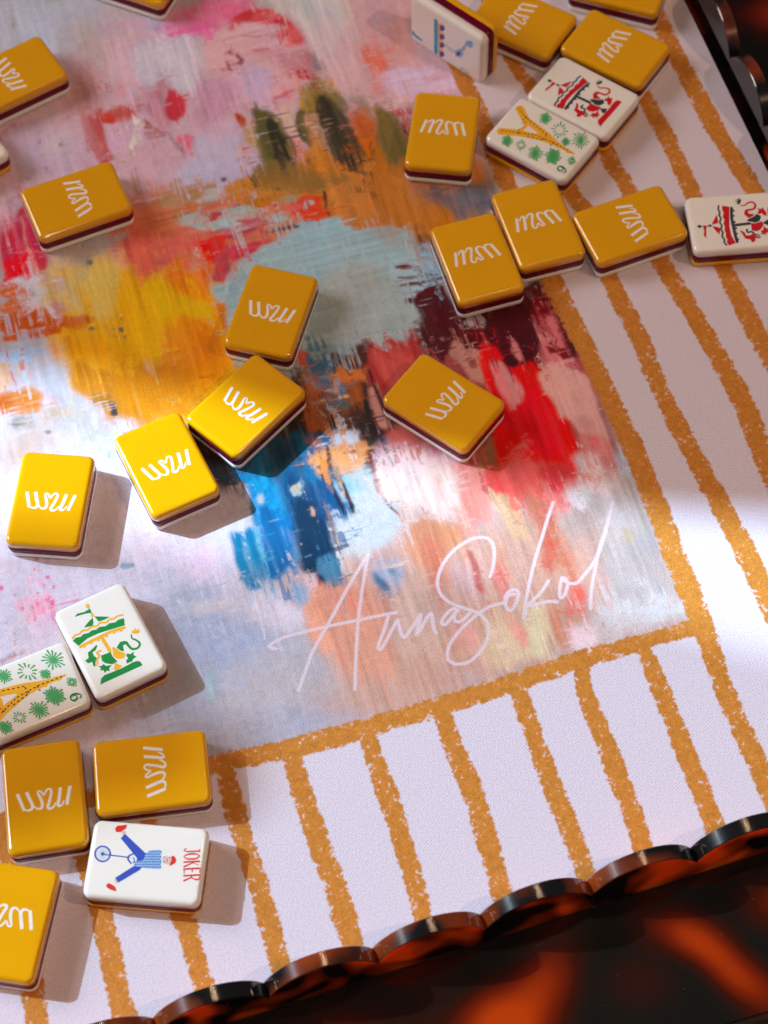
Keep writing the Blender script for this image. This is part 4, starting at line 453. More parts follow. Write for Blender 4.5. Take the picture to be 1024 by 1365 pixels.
# paint: (colour as linear reflectance, ragged edge mm, tornness, streak, opacity, outline)
GROUND = (0.5, 0.45, 0.5)
PAINT = [
((0.5318, 0.5892, 0.7402), 6, 0.4, 'b', 1.0, [(-145.75, 229.03), (-85.15, 226.53), (-88.28, 180.17), (-96.51, 174.11), (-103.84, 152.46), (-137.79, 129.54)]),
((0.6947, 0.4993, 0.6314), 6, 0.4, 'b', 1.0, [(-100.32, 177.45), (-59.23, 188.71), (-15.16, 186.95), (-6.32, 136.47), (-13.63, 118.88), (-69.36, 115.14), (-128.34, 97.23), (-131.64, 141.31)]),
((0.7026, 0.4568, 0.5188), 5, 0.4, 'b', 1.0, [(-29.79, 224.26), (32.9, 221.68), (35.18, 165.72), (38.07, 128.75), (9.42, 112.15), (-13.31, 142.81)]),
((0.6266, 0.2168, 0.0119), 4, 0.5, 'v', 1.0, [(-27.57, 126.8), (-10.99, 139.68), (10.16, 135.84), (33.39, 128.93), (36.1, 91.08), (13.35, 91.93), (-7.01, 99.79), (-34.54, 105.13), (-57.58, 106.0)]),
((0.8448, 0.4622, 0.003), 4, 0.4, 'v', 1.0, [(-100.53, 90.55), (-73.36, 95.17), (-59.45, 86.22), (-38.96, 74.39), (-23.44, 41.75), (-45.18, 27.09), (-84.42, 33.59), (-99.05, 63.01)]),
((0.7088, 0.2097, 0.1217), 3, 0.5, 'h', 1.0, [(-83.3, 115.67), (-55.54, 120.48), (-22.92, 122.18), (-16.16, 101.57), (-39.01, 82.68), (-57.24, 88.94), (-79.69, 81.41)]),
((0.6326, 0.579, 0.6903), 5, 0.4, 'b', 1.0, [(-130.25, 35.22), (-82.56, 41.27), (-38.6, 11.79), (-36.3, -26.71), (-36.07, -82.1), (-119.26, -102.21)]),
((0.398, 0.4039, 0.4963), 6, 0.4, 'b', 1.0, [(-65.44, -21.05), (-19.75, -27.27), (-10.09, -63.63), (-43.99, -79.73), (-63.89, -74.83)]),
((0.5827, 0.3419, 0.2673), 6, 0.4, 'v', 1.0, [(-25.91, -17.69), (10.0, -4.59), (43.97, -0.92), (73.92, 2.93), (84.71, -37.72), (16.03, -62.3), (-20.09, -61.11)]),
((0.0384, 0.0182, 0.0147), 4, 0.5, 'v', 1.0, [(-27.8, 47.14), (7.69, 56.45), (10.68, 15.04), (-8.6, 15.71), (-27.91, 11.41), (-44.96, 7.07), (-66.41, 12.76), (-56.11, 32.58)]),
((0.4311, 0.0816, 0.0807), 4, 0.5, 'v', 1.0, [(-14.54, 51.94), (12.21, 58.96), (57.46, 70.85), (64.34, 43.82), (70.1, 7.98), (40.04, 4.11), (10.68, 15.04)]),
((0.5619, 0.4983, 0.5239), 8, 0.5, 'v', 0.7, [(-98.76, 184.9), (-84.49, 185.91), (-81.61, 172.48), (-85.97, 163.41), (-99.77, 169.33)]),
((0.564, 0.6612, 0.877), 6, 0.4, 'v', 0.8, [(-117.14, 192.78), (-100.95, 192.93), (-98.05, 182.51), (-101.67, 171.73), (-116.26, 178.53)]),
((0.4538, 0.4205, 0.3208), 1, 0.5, 'v', 0.6, [(-117.61, 194.27), (-116.28, 187.79), (-114.75, 181.51), (-113.99, 181.67), (-115.01, 188.11), (-116.86, 194.5)]),
((0.454, 0.5001, 0.5717), 3, 0.6, 'h', 0.7, [(-110.29, 198.92), (-97.01, 198.38), (-95.62, 194.32), (-108.77, 193.25)]),
((0.5775, 0.287, 0.2966), 5, 0.5, 'v', 1.0, [(-96.16, 167.65), (-89.67, 167.39), (-87.3, 152.83), (-94.89, 153.13), (-95.87, 161.51)]),
((0.595, 0.5809, 0.6723), 4, 0.5, 'v', 0.7, [(-87.15, 163.46), (-83.06, 164.06), (-83.27, 154.18), (-86.78, 154.32)]),
((0.7757, 0.5746, 0.7192), 4, 0.5, 'v', 1.0, [(-86.0, 178.89), (-75.37, 180.82), (-74.1, 159.13), (-75.1, 153.86), (-80.88, 152.58), (-83.68, 164.85)]),
((0.8487, 0.378, 0.465), 3, 0.5, 'v', 0.8, [(-81.32, 164.76), (-77.82, 165.39), (-77.66, 160.79), (-80.3, 152.56), (-83.39, 157.21)]),
((0.6145, 0.6153, 0.88), 3, 0.5, 'v', 0.8, [(-78.84, 160.84), (-75.34, 161.46), (-75.12, 154.62), (-78.6, 154.0)]),
((0.5956, 0.6281, 0.8777), 4, 0.4, 'b', 0.7, [(-87.1, 191.58), (-67.8, 186.83), (-67.63, 180.51), (-83.11, 181.13)]),
((0.812, 0.2832, 0.4932), 3, 0.5, 'b', 0.8, [(-83.29, 185.87), (-73.78, 187.07), (-72.44, 182.28), (-81.92, 181.08)]),
((0.4539, 0.4273, 0.6976), 3, 0.5, 'b', 0.7, [(-74.35, 186.3), (-65.37, 185.15), (-67.61, 179.73), (-73.58, 180.75)]),
((0.4735, 0.5896, 0.88), 1.6, 0.45, 'v', 1.0, [(-74.65, 176.88), (-58.04, 176.22), (-57.69, 158.48), (-64.13, 158.74), (-67.18, 163.44), (-69.99, 158.97), (-73.51, 159.1), (-75.59, 169.15)]),
((0.5491, 0.1016, 0.0996), 1.5, 0.6, 'v', 1.0, [(-91.29, 149.11), (-85.29, 150.61), (-84.98, 142.81), (-82.63, 134.16), (-80.41, 128.15), (-84.4, 128.3), (-88.71, 136.1), (-91.02, 143.04)]),
((0.6769, 0.1367, 0.1369), 1.6, 0.7, 'h', 1.0, [(-86.59, 149.79), (-75.02, 151.6), (-74.85, 146.34), (-77.02, 141.96), (-79.45, 145.03), (-85.19, 143.77)]),
((0.7074, 0.0659, 0.0469), 1, 0.6, 'b', 1.0, [(-85.68, 148.56), (-81.63, 148.4), (-81.47, 144.07), (-84.83, 144.2)]),
((0.7342, 0.4922, 0.7317), 2, 0.5, 'v', 1.0, [(-84.52, 141.51), (-78.21, 142.75), (-77.35, 134.6), (-80.12, 131.78), (-83.11, 134.82)]),
((0.5317, 0.4266, 0.3289), 1, 0.6, 'h', 1.0, [(-80.12, 131.78), (-75.53, 131.6), (-76.6, 129.46), (-81.16, 128.9)]),
((0.8523, 0.88, 0.7658), 1, 0.5, 'v', 1.0, [(-75.68, 144.88), (-72.44, 143.27), (-73.41, 137.39), (-76.12, 132.36), (-77.32, 133.87), (-75.77, 138.96)]),
((0.4778, 0.1437, 0.101), 1, 0.6, 'b', 1.0, [(-73.27, 145.13), (-69.51, 142.83), (-64.69, 137.92), (-68.66, 136.37), (-72.01, 136.92)]),
((0.6625, 0.3514, 0.4508), 2.5, 0.6, 'v', 0.8, [(-75.24, 158.41), (-67.14, 161.9), (-64.04, 154.94), (-59.67, 141.29), (-65.4, 139.29), (-72.51, 145.51), (-74.95, 149.34)]),
((0.6852, 0.0529, 0.0818), 1.2, 0.7, 'v', 1.0, [(-64.35, 155.9), (-60.96, 155.77), (-59.46, 148.72), (-59.31, 141.79), (-63.36, 142.81), (-65.53, 148.95)]),
((0.2848, 0.2183, 0.2536), 0.8, 0.7, 'b', 0.8, [(-66.71, 140.15), (-63.36, 137.31), (-61.66, 133.75), (-60.26, 129.45), (-59.74, 129.65), (-60.83, 134.21), (-62.75, 138.14), (-66.45, 140.75)]),
((0.6746, 0.4563, 0.63), 4, 0.5, 'b', 0.8, [(-82.31, 128.95), (-73.41, 137.39), (-61.83, 134.74), (-60.51, 126.66), (-64.97, 122.49), (-76.45, 125.1)]),
((0.88, 0.2554, 0.374), 1.2, 0.5, 'b', 1.0, [(-61.32, 137.66), (-57.88, 138.26), (-58.9, 131.69), (-60.63, 132.49)]),
((0.5523, 0.4889, 0.7213), 5, 0.5, 'b', 0.8, [(-114.1, 143.4), (-101.58, 147.38), (-93.1, 139.62), (-86.95, 130.58), (-93.64, 126.48), (-109.33, 121.31), (-114.34, 128.72)]),
((0.6689, 0.6638, 0.6535), 4, 0.5, 'b', 0.8, [(-101.42, 144.39), (-93.3, 144.08), (-93.0, 137.41), (-99.89, 136.94)]),
((0.468, 0.1834, 0.3435), 1.2, 0.6, 'b', 0.8, [(-93.07, 132.7), (-90.15, 127.96), (-88.7, 127.31), (-88.4, 128.16), (-89.31, 129.05), (-92.52, 133.3)]),
((0.3965, 0.2085, 0.3408), 0.8, 0.6, 'b', 0.7, [(-98.87, 137.41), (-97.49, 137.36), (-97.4, 135.59), (-98.78, 135.65)]),
((0.3971, 0.2079, 0.3389), 0.8, 0.6, 'b', 0.7, [(-106.15, 138.8), (-104.76, 138.75), (-104.67, 136.97), (-106.05, 137.03)]),
((0.3976, 0.2088, 0.3422), 0.8, 0.6, 'b', 0.7, [(-88.95, 134.46), (-87.57, 134.41), (-87.5, 132.65), (-88.88, 132.7)]),
((0.3942, 0.2072, 0.3394), 0.8, 0.6, 'b', 0.7, [(-103.0, 128.43), (-101.62, 128.38), (-101.53, 126.64), (-102.9, 126.69)]),
((0.3949, 0.2075, 0.3401), 0.8, 0.6, 'b', 0.7, [(-109.05, 124.32), (-107.68, 124.27), (-107.58, 122.53), (-108.95, 122.59)]),
((0.5747, 0.2015, 0.2323), 1.5, 0.5, 'b', 0.7, [(-117.39, 140.56), (-111.38, 146.27), (-106.27, 148.31), (-111.78, 143.31), (-116.09, 138.3)]),
((0.8709, 0.1988, 0.4176), 3.5, 0.4, 'b', 1.0, [(-63.7, 188.25), (-56.73, 199.98), (-40.46, 200.94), (-40.39, 189.7), (-45.73, 185.16), (-51.62, 179.88), (-60.52, 179.45), (-67.7, 181.3)]),
((0.88, 0.1326, 0.4773), 2.5, 0.5, 'h', 0.9, [(-67.76, 183.67), (-56.46, 184.79), (-48.72, 186.07), (-51.62, 179.88), (-60.51, 179.05), (-67.06, 179.71)]),
((0.88, 0.1639, 0.3584), 3, 0.4, 'b', 0.8, [(-50.03, 194.88), (-40.42, 195.3), (-41.59, 189.75), (-45.74, 185.95), (-48.73, 186.86)]),
((0.7906, 0.7451, 0.7492), 3, 0.4, 'v', 1.0, [(-40.45, 199.33), (-5.52, 197.91), (-8.36, 172.69), (-17.79, 175.4), (-26.03, 189.13)]),
((0.5601, 0.7551, 0.8187), 5, 0.5, 'v', 0.9, [(-22.41, 193.77), (-12.81, 193.39), (-9.34, 185.28), (-11.83, 177.51), (-17.75, 179.31), (-22.44, 188.98)]),
((0.821, 0.5225, 0.6095), 2, 0.5, 'h', 1.0, [(-56.91, 176.95), (-46.3, 182.81), (-42.74, 184.25), (-29.62, 182.93), (-20.17, 173.93), (-17.86, 167.64), (-20.28, 160.83), (-24.99, 154.93), (-30.83, 152.13), (-35.48, 149.3), (-44.24, 154.17), (-53.14, 163.65), (-57.46, 174.64)]),
((0.7877, 0.0985, 0.109), 1.4, 0.6, 'h', 1.0, [(-46.56, 179.67), (-45.13, 185.13), (-42.77, 188.21), (-38.0, 190.8), (-30.81, 190.51), (-27.23, 187.58), (-25.46, 182.77), (-20.74, 177.08), (-20.17, 173.93), (-24.89, 175.68), (-29.63, 182.14), (-33.2, 183.86), (-37.97, 184.84), (-42.73, 183.85), (-43.9, 180.35)]),
((0.6109, 0.0325, 0.0492), 1, 0.6, 'h', 0.8, [(-43.17, 187.92), (-38.33, 189.11), (-37.62, 186.32), (-41.77, 185.11)]),
((0.5777, 0.024, 0.0436), 1, 0.6, 'h', 0.9, [(-31.77, 185.51), (-26.92, 185.78), (-26.93, 183.03), (-31.08, 183.65)]),
((0.88, 0.1791, 0.1841), 2, 0.6, 'v', 0.8, [(-28.43, 182.1), (-23.68, 181.12), (-20.75, 175.52), (-26.08, 174.95), (-28.44, 178.95)]),
((0.6808, 0.2354, 0.2768), 0.7, 0.7, 'h', 0.8, [(-42.68, 178.5), (-35.56, 178.45), (-29.63, 178.37), (-29.63, 178.84), (-35.58, 179.24), (-42.7, 178.97)]),
((0.644, 0.1626, 0.2206), 0.6, 0.7, 'h', 0.9, [(-37.91, 172.72), (-34.34, 172.44), (-30.79, 173.21), (-30.85, 173.63), (-34.39, 173.14), (-37.92, 173.14)]),
((0.3032, 0.0543, 0.0977), 0.7, 0.7, 'h', 1.0, [(-45.56, 173.07), (-42.47, 173.58), (-42.46, 171.59), (-44.51, 171.68)]),
((0.3612, 0.0522, 0.1037), 0.8, 0.8, 'h', 1.0, [(-42.02, 171.71), (-42.92, 168.68), (-46.67, 166.33), (-49.24, 164.3), (-48.82, 163.23), (-45.97, 164.55), (-41.85, 167.25), (-41.16, 171.33)]),
((0.5951, 0.2102, 0.314), 0.7, 0.8, 'h', 0.8, [(-48.49, 164.94), (-53.18, 164.35), (-53.11, 163.71), (-48.42, 164.29)]),
((0.6801, 0.2643, 0.3331), 3, 0.6, 'h', 0.7, [(-40.28, 173.18), (-23.72, 173.3), (-17.86, 167.64), (-19.1, 160.78), (-23.78, 162.49), (-29.65, 165.03), (-37.89, 167.66)]),
((0.6989, 0.5498, 0.8771), 3, 0.6, 'v', 0.9, [(-42.59, 165.54), (-33.18, 165.17), (-31.41, 155.18), (-35.48, 147.8), (-41.3, 151.03)]),
((0.6913, 0.3889, 0.5973), 3, 0.6, 'v', 0.9, [(-56.55, 157.68), (-42.57, 163.23), (-41.3, 151.03), (-42.99, 144.36), (-47.0, 140.8), (-52.74, 138.07), (-57.43, 142.69)]),
((0.7919, 0.5914, 0.872), 1.2, 0.6, 'v', 0.8, [(-44.76, 164.76), (-43.78, 155.54), (-42.86, 148.04), (-42.03, 148.11), (-42.4, 155.73), (-43.93, 164.91)]),
((0.5105, 0.2673, 0.3894), 1.4, 0.7, 'v', 0.8, [(-42.27, 152.25), (-40.12, 147.37), (-34.63, 139.94), (-33.97, 140.68), (-38.96, 148.55), (-41.52, 152.88)]),
((0.88, 0.4101, 0.482), 2, 0.6, 'h', 0.8, [(-30.83, 155.16), (-23.8, 160.2), (-21.48, 156.31), (-26.18, 150.44), (-30.83, 149.12)]),
((0.6655, 0.1639, 0.1941), 1, 0.7, 'h', 0.8, [(-31.99, 151.42), (-27.33, 155.02), (-23.82, 156.4), (-25.0, 154.17), (-29.67, 150.58)]),
((0.8484, 0.5976, 0.5395), 1.6, 0.5, 'v', 1.0, [(-31.99, 148.42), (-23.86, 149.6), (-22.18, 139.84), (-22.26, 128.1), (-26.27, 126.07), (-28.54, 135.66), (-30.83, 143.15)]),
((0.88, 0.2561, 0.4162), 1.6, 0.5, 'v', 1.0, [(-31.99, 143.19), (-29.68, 141.61), (-26.24, 135.57), (-22.81, 132.5), (-22.26, 128.1), (-26.27, 126.07), (-27.68, 134.15), (-29.68, 138.65)]),
((0.5818, 0.003, 0.0219), 1.2, 0.7, 'h', 1.0, [(-25.63, 164.44), (-17.45, 164.12), (-16.82, 159.65), (-22.94, 159.01)]),
((0.4923, 0.1086, 0.1522), 2, 0.6, 'v', 0.7, [(-20.78, 170.85), (-17.25, 169.94), (-17.32, 163.01), (-20.25, 163.89)]),
((0.2641, 0.2264, 0.265), 1.5, 0.6, 'v', 0.9, [(-18.99, 173.89), (-16.05, 172.21), (-13.23, 162.08), (-17.93, 160.73)]),
((0.7239, 0.4021, 0.0126), 1.2, 0.5, 'b', 1.0, [(-22.65, 157.11), (-17.98, 156.17), (-15.16, 147.76), (-18.08, 146.01), (-22.13, 146.54)]),
((0.4766, 0.3747, 0.1611), 1.5, 0.6, 'b', 1.0, [(-17.93, 160.73), (-9.76, 158.89), (-9.86, 152.82), (-14.51, 153.0)]),
((0.1399, 0.0359, 0.0134), 1, 0.6, 'b', 1.0, [(-18.96, 160.15), (-14.91, 157.34), (-12.31, 149.35), (-15.7, 147.74), (-17.67, 153.06)]),
((0.0818, 0.0535, 0.0214), 0.5, 0.6, 'b', 1.0, [(-23.28, 145.25), (-19.23, 145.45), (-14.54, 145.95), (-14.57, 146.67), (-19.31, 146.67), (-23.34, 145.97)]),
((0.0792, 0.0815, 0.0409), 1.2, 0.7, 'v', 1.0, [(-22.91, 146.94), (-19.9, 145.09), (-20.29, 138.21), (-19.69, 131.37), (-23.01, 131.49), (-23.29, 140.04)]),
((0.7019, 0.2962, 0.0287), 3, 0.5, 'v', 1.0, [(-20.41, 144.23), (-14.64, 143.26), (-12.48, 132.1), (-10.46, 114.68), (-29.71, 115.41), (-26.28, 123.9), (-20.0, 125.11)]),
((0.5055, 0.404, 0.349), 2.5, 0.6, 'v', 0.8, [(-18.72, 139.71), (-14.63, 144.01), (-12.44, 135.04), (-11.4, 127.68), (-15.38, 129.29)]),
((0.5691, 0.0801, 0.0033), 1, 0.6, 'v', 1.0, [(-43.96, 147.24), (-39.91, 145.35), (-39.53, 138.44), (-41.88, 140.25)]),
((0.5878, 0.3657, 0.1066), 2, 0.6, 'v', 1.0, [(-40.1, 144.25), (-35.46, 141.84), (-34.28, 132.94), (-38.88, 133.85), (-40.06, 139.05)]),
((0.2359, 0.2528, 0.0692), 2, 0.6, 'v', 1.0, [(-37.19, 140.42), (-32.57, 140.24), (-30.27, 131.32), (-36.0, 132.28)]),
((0.0441, 0.046, 0.0364), 1.3, 0.7, 'v', 1.0, [(-34.88, 145.57), (-32.86, 145.49), (-29.51, 137.61), (-26.86, 130.7), (-26.89, 123.95), (-29.53, 124.05), (-32.18, 130.9), (-33.52, 137.77)]),
((0.6012, 0.6085, 0.88), 3, 0.4, 'b', 0.9, [(-59.62, 136.86), (-49.28, 137.93), (-40.03, 133.16), (-35.41, 125.7), (-39.94, 120.1), (-45.61, 118.16), (-58.12, 119.36)]),
((0.5615, 0.5822, 0.88), 2, 0.5, 'b', 1.0, [(-37.73, 132.34), (-34.28, 130.02), (-33.7, 126.36), (-37.12, 125.04)]),
((0.8425, 0.4573, 0.4884), 2, 0.6, 'v', 0.8, [(-41.17, 133.21), (-38.88, 133.12), (-37.69, 125.79), (-39.98, 125.87)]),
((0.7414, 0.544, 0.804), 2.5, 0.5, 'b', 0.7, [(-45.89, 144.47), (-42.4, 142.11), (-41.18, 134.68), (-46.94, 134.9), (-51.01, 138.0)]),
((0.8654, 0.2263, 0.3778), 1.2, 0.6, 'v', 1.0, [(-61.35, 136.92), (-57.35, 138.24), (-58.37, 131.67), (-60.07, 131.01)]),
((0.7089, 0.0517, 0.0881), 1.3, 0.7, 'v', 1.0, [(-65.0, 155.8), (-60.26, 155.62), (-60.04, 145.15), (-62.69, 143.52), (-65.17, 148.82)]),
((0.5871, 0.2067, 0.3075), 2, 0.6, 'v', 0.6, [(-70.65, 159.75), (-67.21, 162.67), (-65.3, 156.5), (-65.58, 144.49), (-70.21, 144.67)]),
((0.6755, 0.7299, 0.8496), 2, 0.6, 'b', 0.7, [(-56.25, 141.16), (-53.94, 141.07), (-52.1, 134.36), (-54.4, 134.45)]),
((0.0808, 0.0423, 0.0295), 0.8, 0.9, 'b', 0.9, [(-37.91, 122.33), (-34.6, 122.2), (-34.6, 120.03), (-37.9, 120.16)]),
((0.0818, 0.0428, 0.0299), 0.8, 0.9, 'b', 0.9, [(-34.45, 123.66), (-31.8, 123.56), (-31.8, 121.05), (-34.44, 121.15)]),
((0.0822, 0.0431, 0.0301), 0.8, 0.9, 'b', 0.9, [(-32.26, 125.79), (-28.29, 125.63), (-28.29, 122.62), (-32.26, 122.77)]),
((0.0815, 0.0428, 0.03), 0.8, 0.9, 'b', 0.9, [(-29.93, 127.82), (-26.61, 127.69), (-26.62, 125.5), (-29.93, 125.63)]),
((0.0819, 0.0431, 0.0302), 0.8, 0.9, 'b', 0.9, [(-27.57, 120.46), (-25.59, 120.39), (-25.6, 118.72), (-27.57, 118.8)]),
((0.0812, 0.0427, 0.0301), 0.8, 0.9, 'b', 0.9, [(-20.68, 128.19), (-18.69, 128.11), (-18.71, 125.92), (-20.7, 126.0)]),
((0.0809, 0.0424, 0.0296), 0.8, 0.9, 'b', 0.9, [(-46.83, 120.43), (-45.91, 120.4), (-45.9, 119.4), (-46.82, 119.43)]),
((0.0814, 0.0428, 0.03), 0.8, 0.9, 'b', 0.9, [(-37.27, 116.53), (-34.63, 116.43), (-34.63, 114.77), (-37.26, 114.87)]),
((0.6716, 0.3996, 0.044), 2, 0.7, 'b', 0.8, [(-37.67, 121.45), (-29.7, 123.31), (-24.01, 122.37), (-20.65, 115.07), (-42.18, 115.89)]),
((0.2227, 0.1385, 0.049), 2.5, 0.7, 'b', 0.8, [(-26.28, 123.9), (-18.29, 125.04), (-17.23, 117.8), (-24.04, 116.63)]),
((0.6163, 0.6065, 0.7107), 5, 0.5, 'v', 0.9, [(-18.87, 192.03), (-11.63, 194.94), (-6.94, 188.36), (-11.86, 179.08), (-16.63, 177.7), (-18.93, 185.67)]),
((0.8198, 0.5986, 0.7013), 5, 0.5, 'v', 0.7, [(-18.93, 185.67), (-4.74, 178.79), (-3.34, 160.16), (-8.21, 149.74), (-14.38, 167.5), (-19.02, 175.45)]),
((0.88, 0.1474, 0.0403), 3.5, 0.6, 'v', 1.0, [(-2.99, 177.15), (2.4, 179.29), (3.92, 169.1), (6.69, 162.83), (4.83, 159.08), (0.79, 161.53), (-2.02, 167.02)]),
((0.88, 0.1, 0.0096), 1.2, 0.6, 'b', 1.0, [(6.08, 162.08), (10.19, 161.92), (8.38, 160.46), (6.61, 159.77)]),
((0.7887, 0.3007, 0.2151), 5, 0.6, 'v', 0.7, [(2.61, 187.98), (13.28, 185.17), (12.75, 168.75), (10.23, 163.45), (4.51, 169.07)]),
((0.7852, 0.6111, 0.88), 2.5, 0.6, 'h', 1.0, [(2.57, 162.22), (14.92, 163.27), (26.0, 161.3), (28.55, 152.83), (14.54, 151.87), (12.11, 148.95), (4.07, 152.28)]),
((0.7953, 0.2139, 0.2896), 1.5, 0.8, 'h', 0.7, [(12.99, 157.99), (18.33, 160.07), (24.21, 160.6), (21.78, 158.41), (14.72, 157.16)]),
((0.7246, 0.2731, 0.3637), 3, 0.7, 'h', 0.6, [(15.05, 167.11), (22.05, 165.29), (24.21, 160.6), (14.9, 162.5)]),
((0.8272, 0.264, 0.2441), 2, 0.6, 'v', 0.7, [(-0.43, 159.28), (2.55, 161.46), (2.9, 152.32), (0.54, 150.91)]),
((0.2858, 0.2811, 0.2614), 2.5, 0.6, 'v', 0.9, [(-7.63, 149.72), (-2.32, 153.28), (-0.08, 149.43), (-1.92, 145.0), (-7.13, 145.21)]),
((0.6139, 0.1476, 0.0353), 2.5, 0.6, 'v', 1.0, [(-8.86, 145.27), (-0.18, 144.94), (1.99, 138.91), (3.48, 130.03), (-2.86, 128.08), (-7.86, 136.33)]),
((0.8301, 0.5622, 0.6078), 2, 0.6, 'h', 0.9, [(2.92, 153.08), (12.16, 150.45), (11.44, 145.98), (5.05, 145.48)]),
((0.2659, 0.003, 0.0039), 2, 0.6, 'v', 1.0, [(8.43, 142.37), (13.17, 145.91), (12.26, 135.55), (9.36, 134.93), (7.17, 138.7)]),
((0.6212, 0.0593, 0.0415), 1.5, 0.7, 'h', 0.9, [(5.72, 146.41), (12.47, 147.02), (12.33, 142.69), (6.97, 142.9)]),
((0.1417, 0.1317, 0.0406), 2, 0.6, 'v', 1.0, [(1.07, 148.63), (4.51, 147.0), (7.17, 138.7), (10.39, 131.22), (10.3, 128.31), (5.75, 129.21), (2.56, 138.88)]),
((0.0612, 0.0394, 0.0237), 1.8, 0.7, 'v', 1.0, [(4.36, 138.13), (10.27, 134.48), (10.72, 127.68), (5.44, 128.73)]),
((0.8101, 0.5184, 0.2618), 0.5, 0.4, 'v', 1.0, [(-1.95, 153.16), (0.07, 145.47), (2.77, 137.94), (5.53, 128.75), (5.95, 128.94), (3.47, 138.3), (0.76, 145.85), (-1.52, 153.36)]),
((0.7402, 0.1649, 0.003), 1.8, 0.6, 'b', 1.0, [(-3.6, 136.55), (1.11, 138.08), (0.95, 131.26), (-3.1, 128.88)]),
((0.0304, 0.0287, 0.0221), 1.5, 0.6, 'v', 1.0, [(-16.03, 151.6), (-12.65, 151.47), (-8.72, 144.36), (-5.56, 133.93), (-5.63, 130.54), (-8.95, 130.66), (-12.15, 139.32)]),
((0.017, 0.0167, 0.0158), 1, 0.6, 'b', 1.0, [(-10.5, 129.27), (-6.81, 131.25), (-2.85, 129.82), (-2.93, 126.45), (-7.59, 124.94), (-10.22, 125.88)]),
((0.0611, 0.0276, 0.0212), 0.8, 0.7, 'b', 1.0, [(-3.76, 126.57), (-0.06, 127.09), (1.64, 131.74), (0.87, 132.27), (-0.94, 128.58), (-3.91, 127.67)]),
((0.1393, 0.1413, 0.052), 2, 0.6, 'v', 1.0, [(-12.76, 156.72), (-9.29, 154.31), (-8.26, 146.75), (-11.73, 147.63), (-14.56, 153.01)]),
((0.7293, 0.3673, 0.0633), 1.5, 0.6, 'h', 0.9, [(-16.82, 159.16), (-10.96, 159.7), (-11.01, 156.65), (-15.69, 156.08)]),
((0.2884, 0.2833, 0.2017), 2, 0.7, 'v', 0.8, [(-11.79, 143.15), (-7.91, 133.39), (-11.36, 133.53), (-13.58, 139.51)]),
((0.6659, 0.4353, 0.4058), 2, 0.6, 'v', 0.8, [(-17.05, 138.16), (-12.44, 137.98), (-9.17, 126.87), (-12.61, 126.28)]),
((0.6688, 0.2456, 0.0412), 3, 0.5, 'v', 0.9, [(-19.37, 136.78), (-14.88, 127.82), (-8.64, 124.67), (11.3, 123.91), (10.98, 113.87), (-19.57, 115.03)]),
((0.1242, 0.0526, 0.0235), 1, 0.8, 'b', 1.0, [(1.63, 125.22), (3.06, 125.8), (2.4, 124.66), (3.19, 124.22), (3.97, 127.24), (1.38, 126.29)]),
((0.6728, 0.028, 0.0883), 1.6, 0.5, 'v', 1.0, [(-114.87, 104.96), (-109.28, 109.65), (-108.12, 112.06), (-100.16, 97.94), (-99.48, 85.18), (-104.54, 83.79), (-112.11, 81.71), (-114.64, 91.28)]),
((0.88, 0.003, 0.0272), 1.4, 0.5, 'h', 1.0, [(-113.89, 93.94), (-104.87, 94.4), (-102.44, 85.57), (-111.31, 83.54), (-113.49, 87.56)]),
((0.6409, 0.3398, 0.4777), 3, 0.5, 'b', 0.8, [(-115.44, 110.06), (-109.3, 111.24), (-109.01, 106.3), (-113.34, 103.66), (-115.03, 103.72)]),
((0.7819, 0.3379, 0.3154), 0.8, 0.5, 'v', 0.9, [(-109.4, 106.9), (-106.77, 96.26), (-103.72, 85.94), (-103.03, 86.14), (-105.6, 96.61), (-108.7, 107.11)]),
((0.88, 0.2704, 0.3914), 0.4, 0.5, 'h', 0.9, [(-113.87, 94.47), (-107.74, 94.46), (-101.62, 94.7), (-101.65, 95.07), (-107.79, 95.08), (-113.91, 94.84)]),
((0.6417, 0.6901, 0.88), 1.3, 0.7, 'h', 1.0, [(-110.51, 84.95), (-101.71, 85.98), (-100.13, 77.13), (-104.42, 75.28), (-107.21, 76.05), (-105.24, 80.01)]),
((0.6926, 0.156, 0.0146), 1.5, 0.7, 'h', 1.0, [(-114.68, 81.04), (-110.38, 82.91), (-105.2, 79.34), (-107.72, 75.4), (-107.01, 72.7), (-110.69, 70.18), (-114.16, 72.97)]),
((0.5852, 0.1009, 0.003), 1.1, 0.6, 'h', 1.0, [(-113.89, 69.89), (-105.22, 73.43), (-98.93, 74.75), (-93.56, 69.14), (-86.04, 71.18), (-85.24, 67.3), (-89.53, 64.4), (-97.09, 63.91), (-101.98, 61.04), (-111.99, 59.89)]),
((0.6921, 0.1561, 0.0271), 1.2, 0.6, 'v', 0.9, [(-94.25, 69.58), (-88.29, 70.69), (-87.35, 68.0), (-90.78, 65.48), (-94.06, 65.6)]),
((0.5701, 0.2845, 0.3308), 1.5, 0.7, 'b', 1.0, [(-97.89, 76.38), (-92.93, 76.2), (-92.22, 72.83), (-95.48, 72.28)]),
((0.7022, 0.6119, 0.88), 0.9, 0.6, 'b', 1.0, [(-99.2, 74.72), (-97.03, 71.71), (-94.53, 69.53), (-94.01, 70.29), (-96.12, 72.94), (-98.63, 75.44)]),
((0.762, 0.565, 0.6534), 0.8, 0.8, 'h', 1.0, [(-107.14, 70.32), (-102.96, 74.45), (-98.87, 75.23), (-99.03, 76.27), (-103.68, 76.03), (-107.75, 71.13)]),
((0.6299, 0.576, 0.3088), 4, 0.5, 'v', 1.0, [(-101.71, 85.98), (-89.5, 85.53), (-87.42, 76.0), (-88.9, 72.04), (-99.54, 76.44)]),
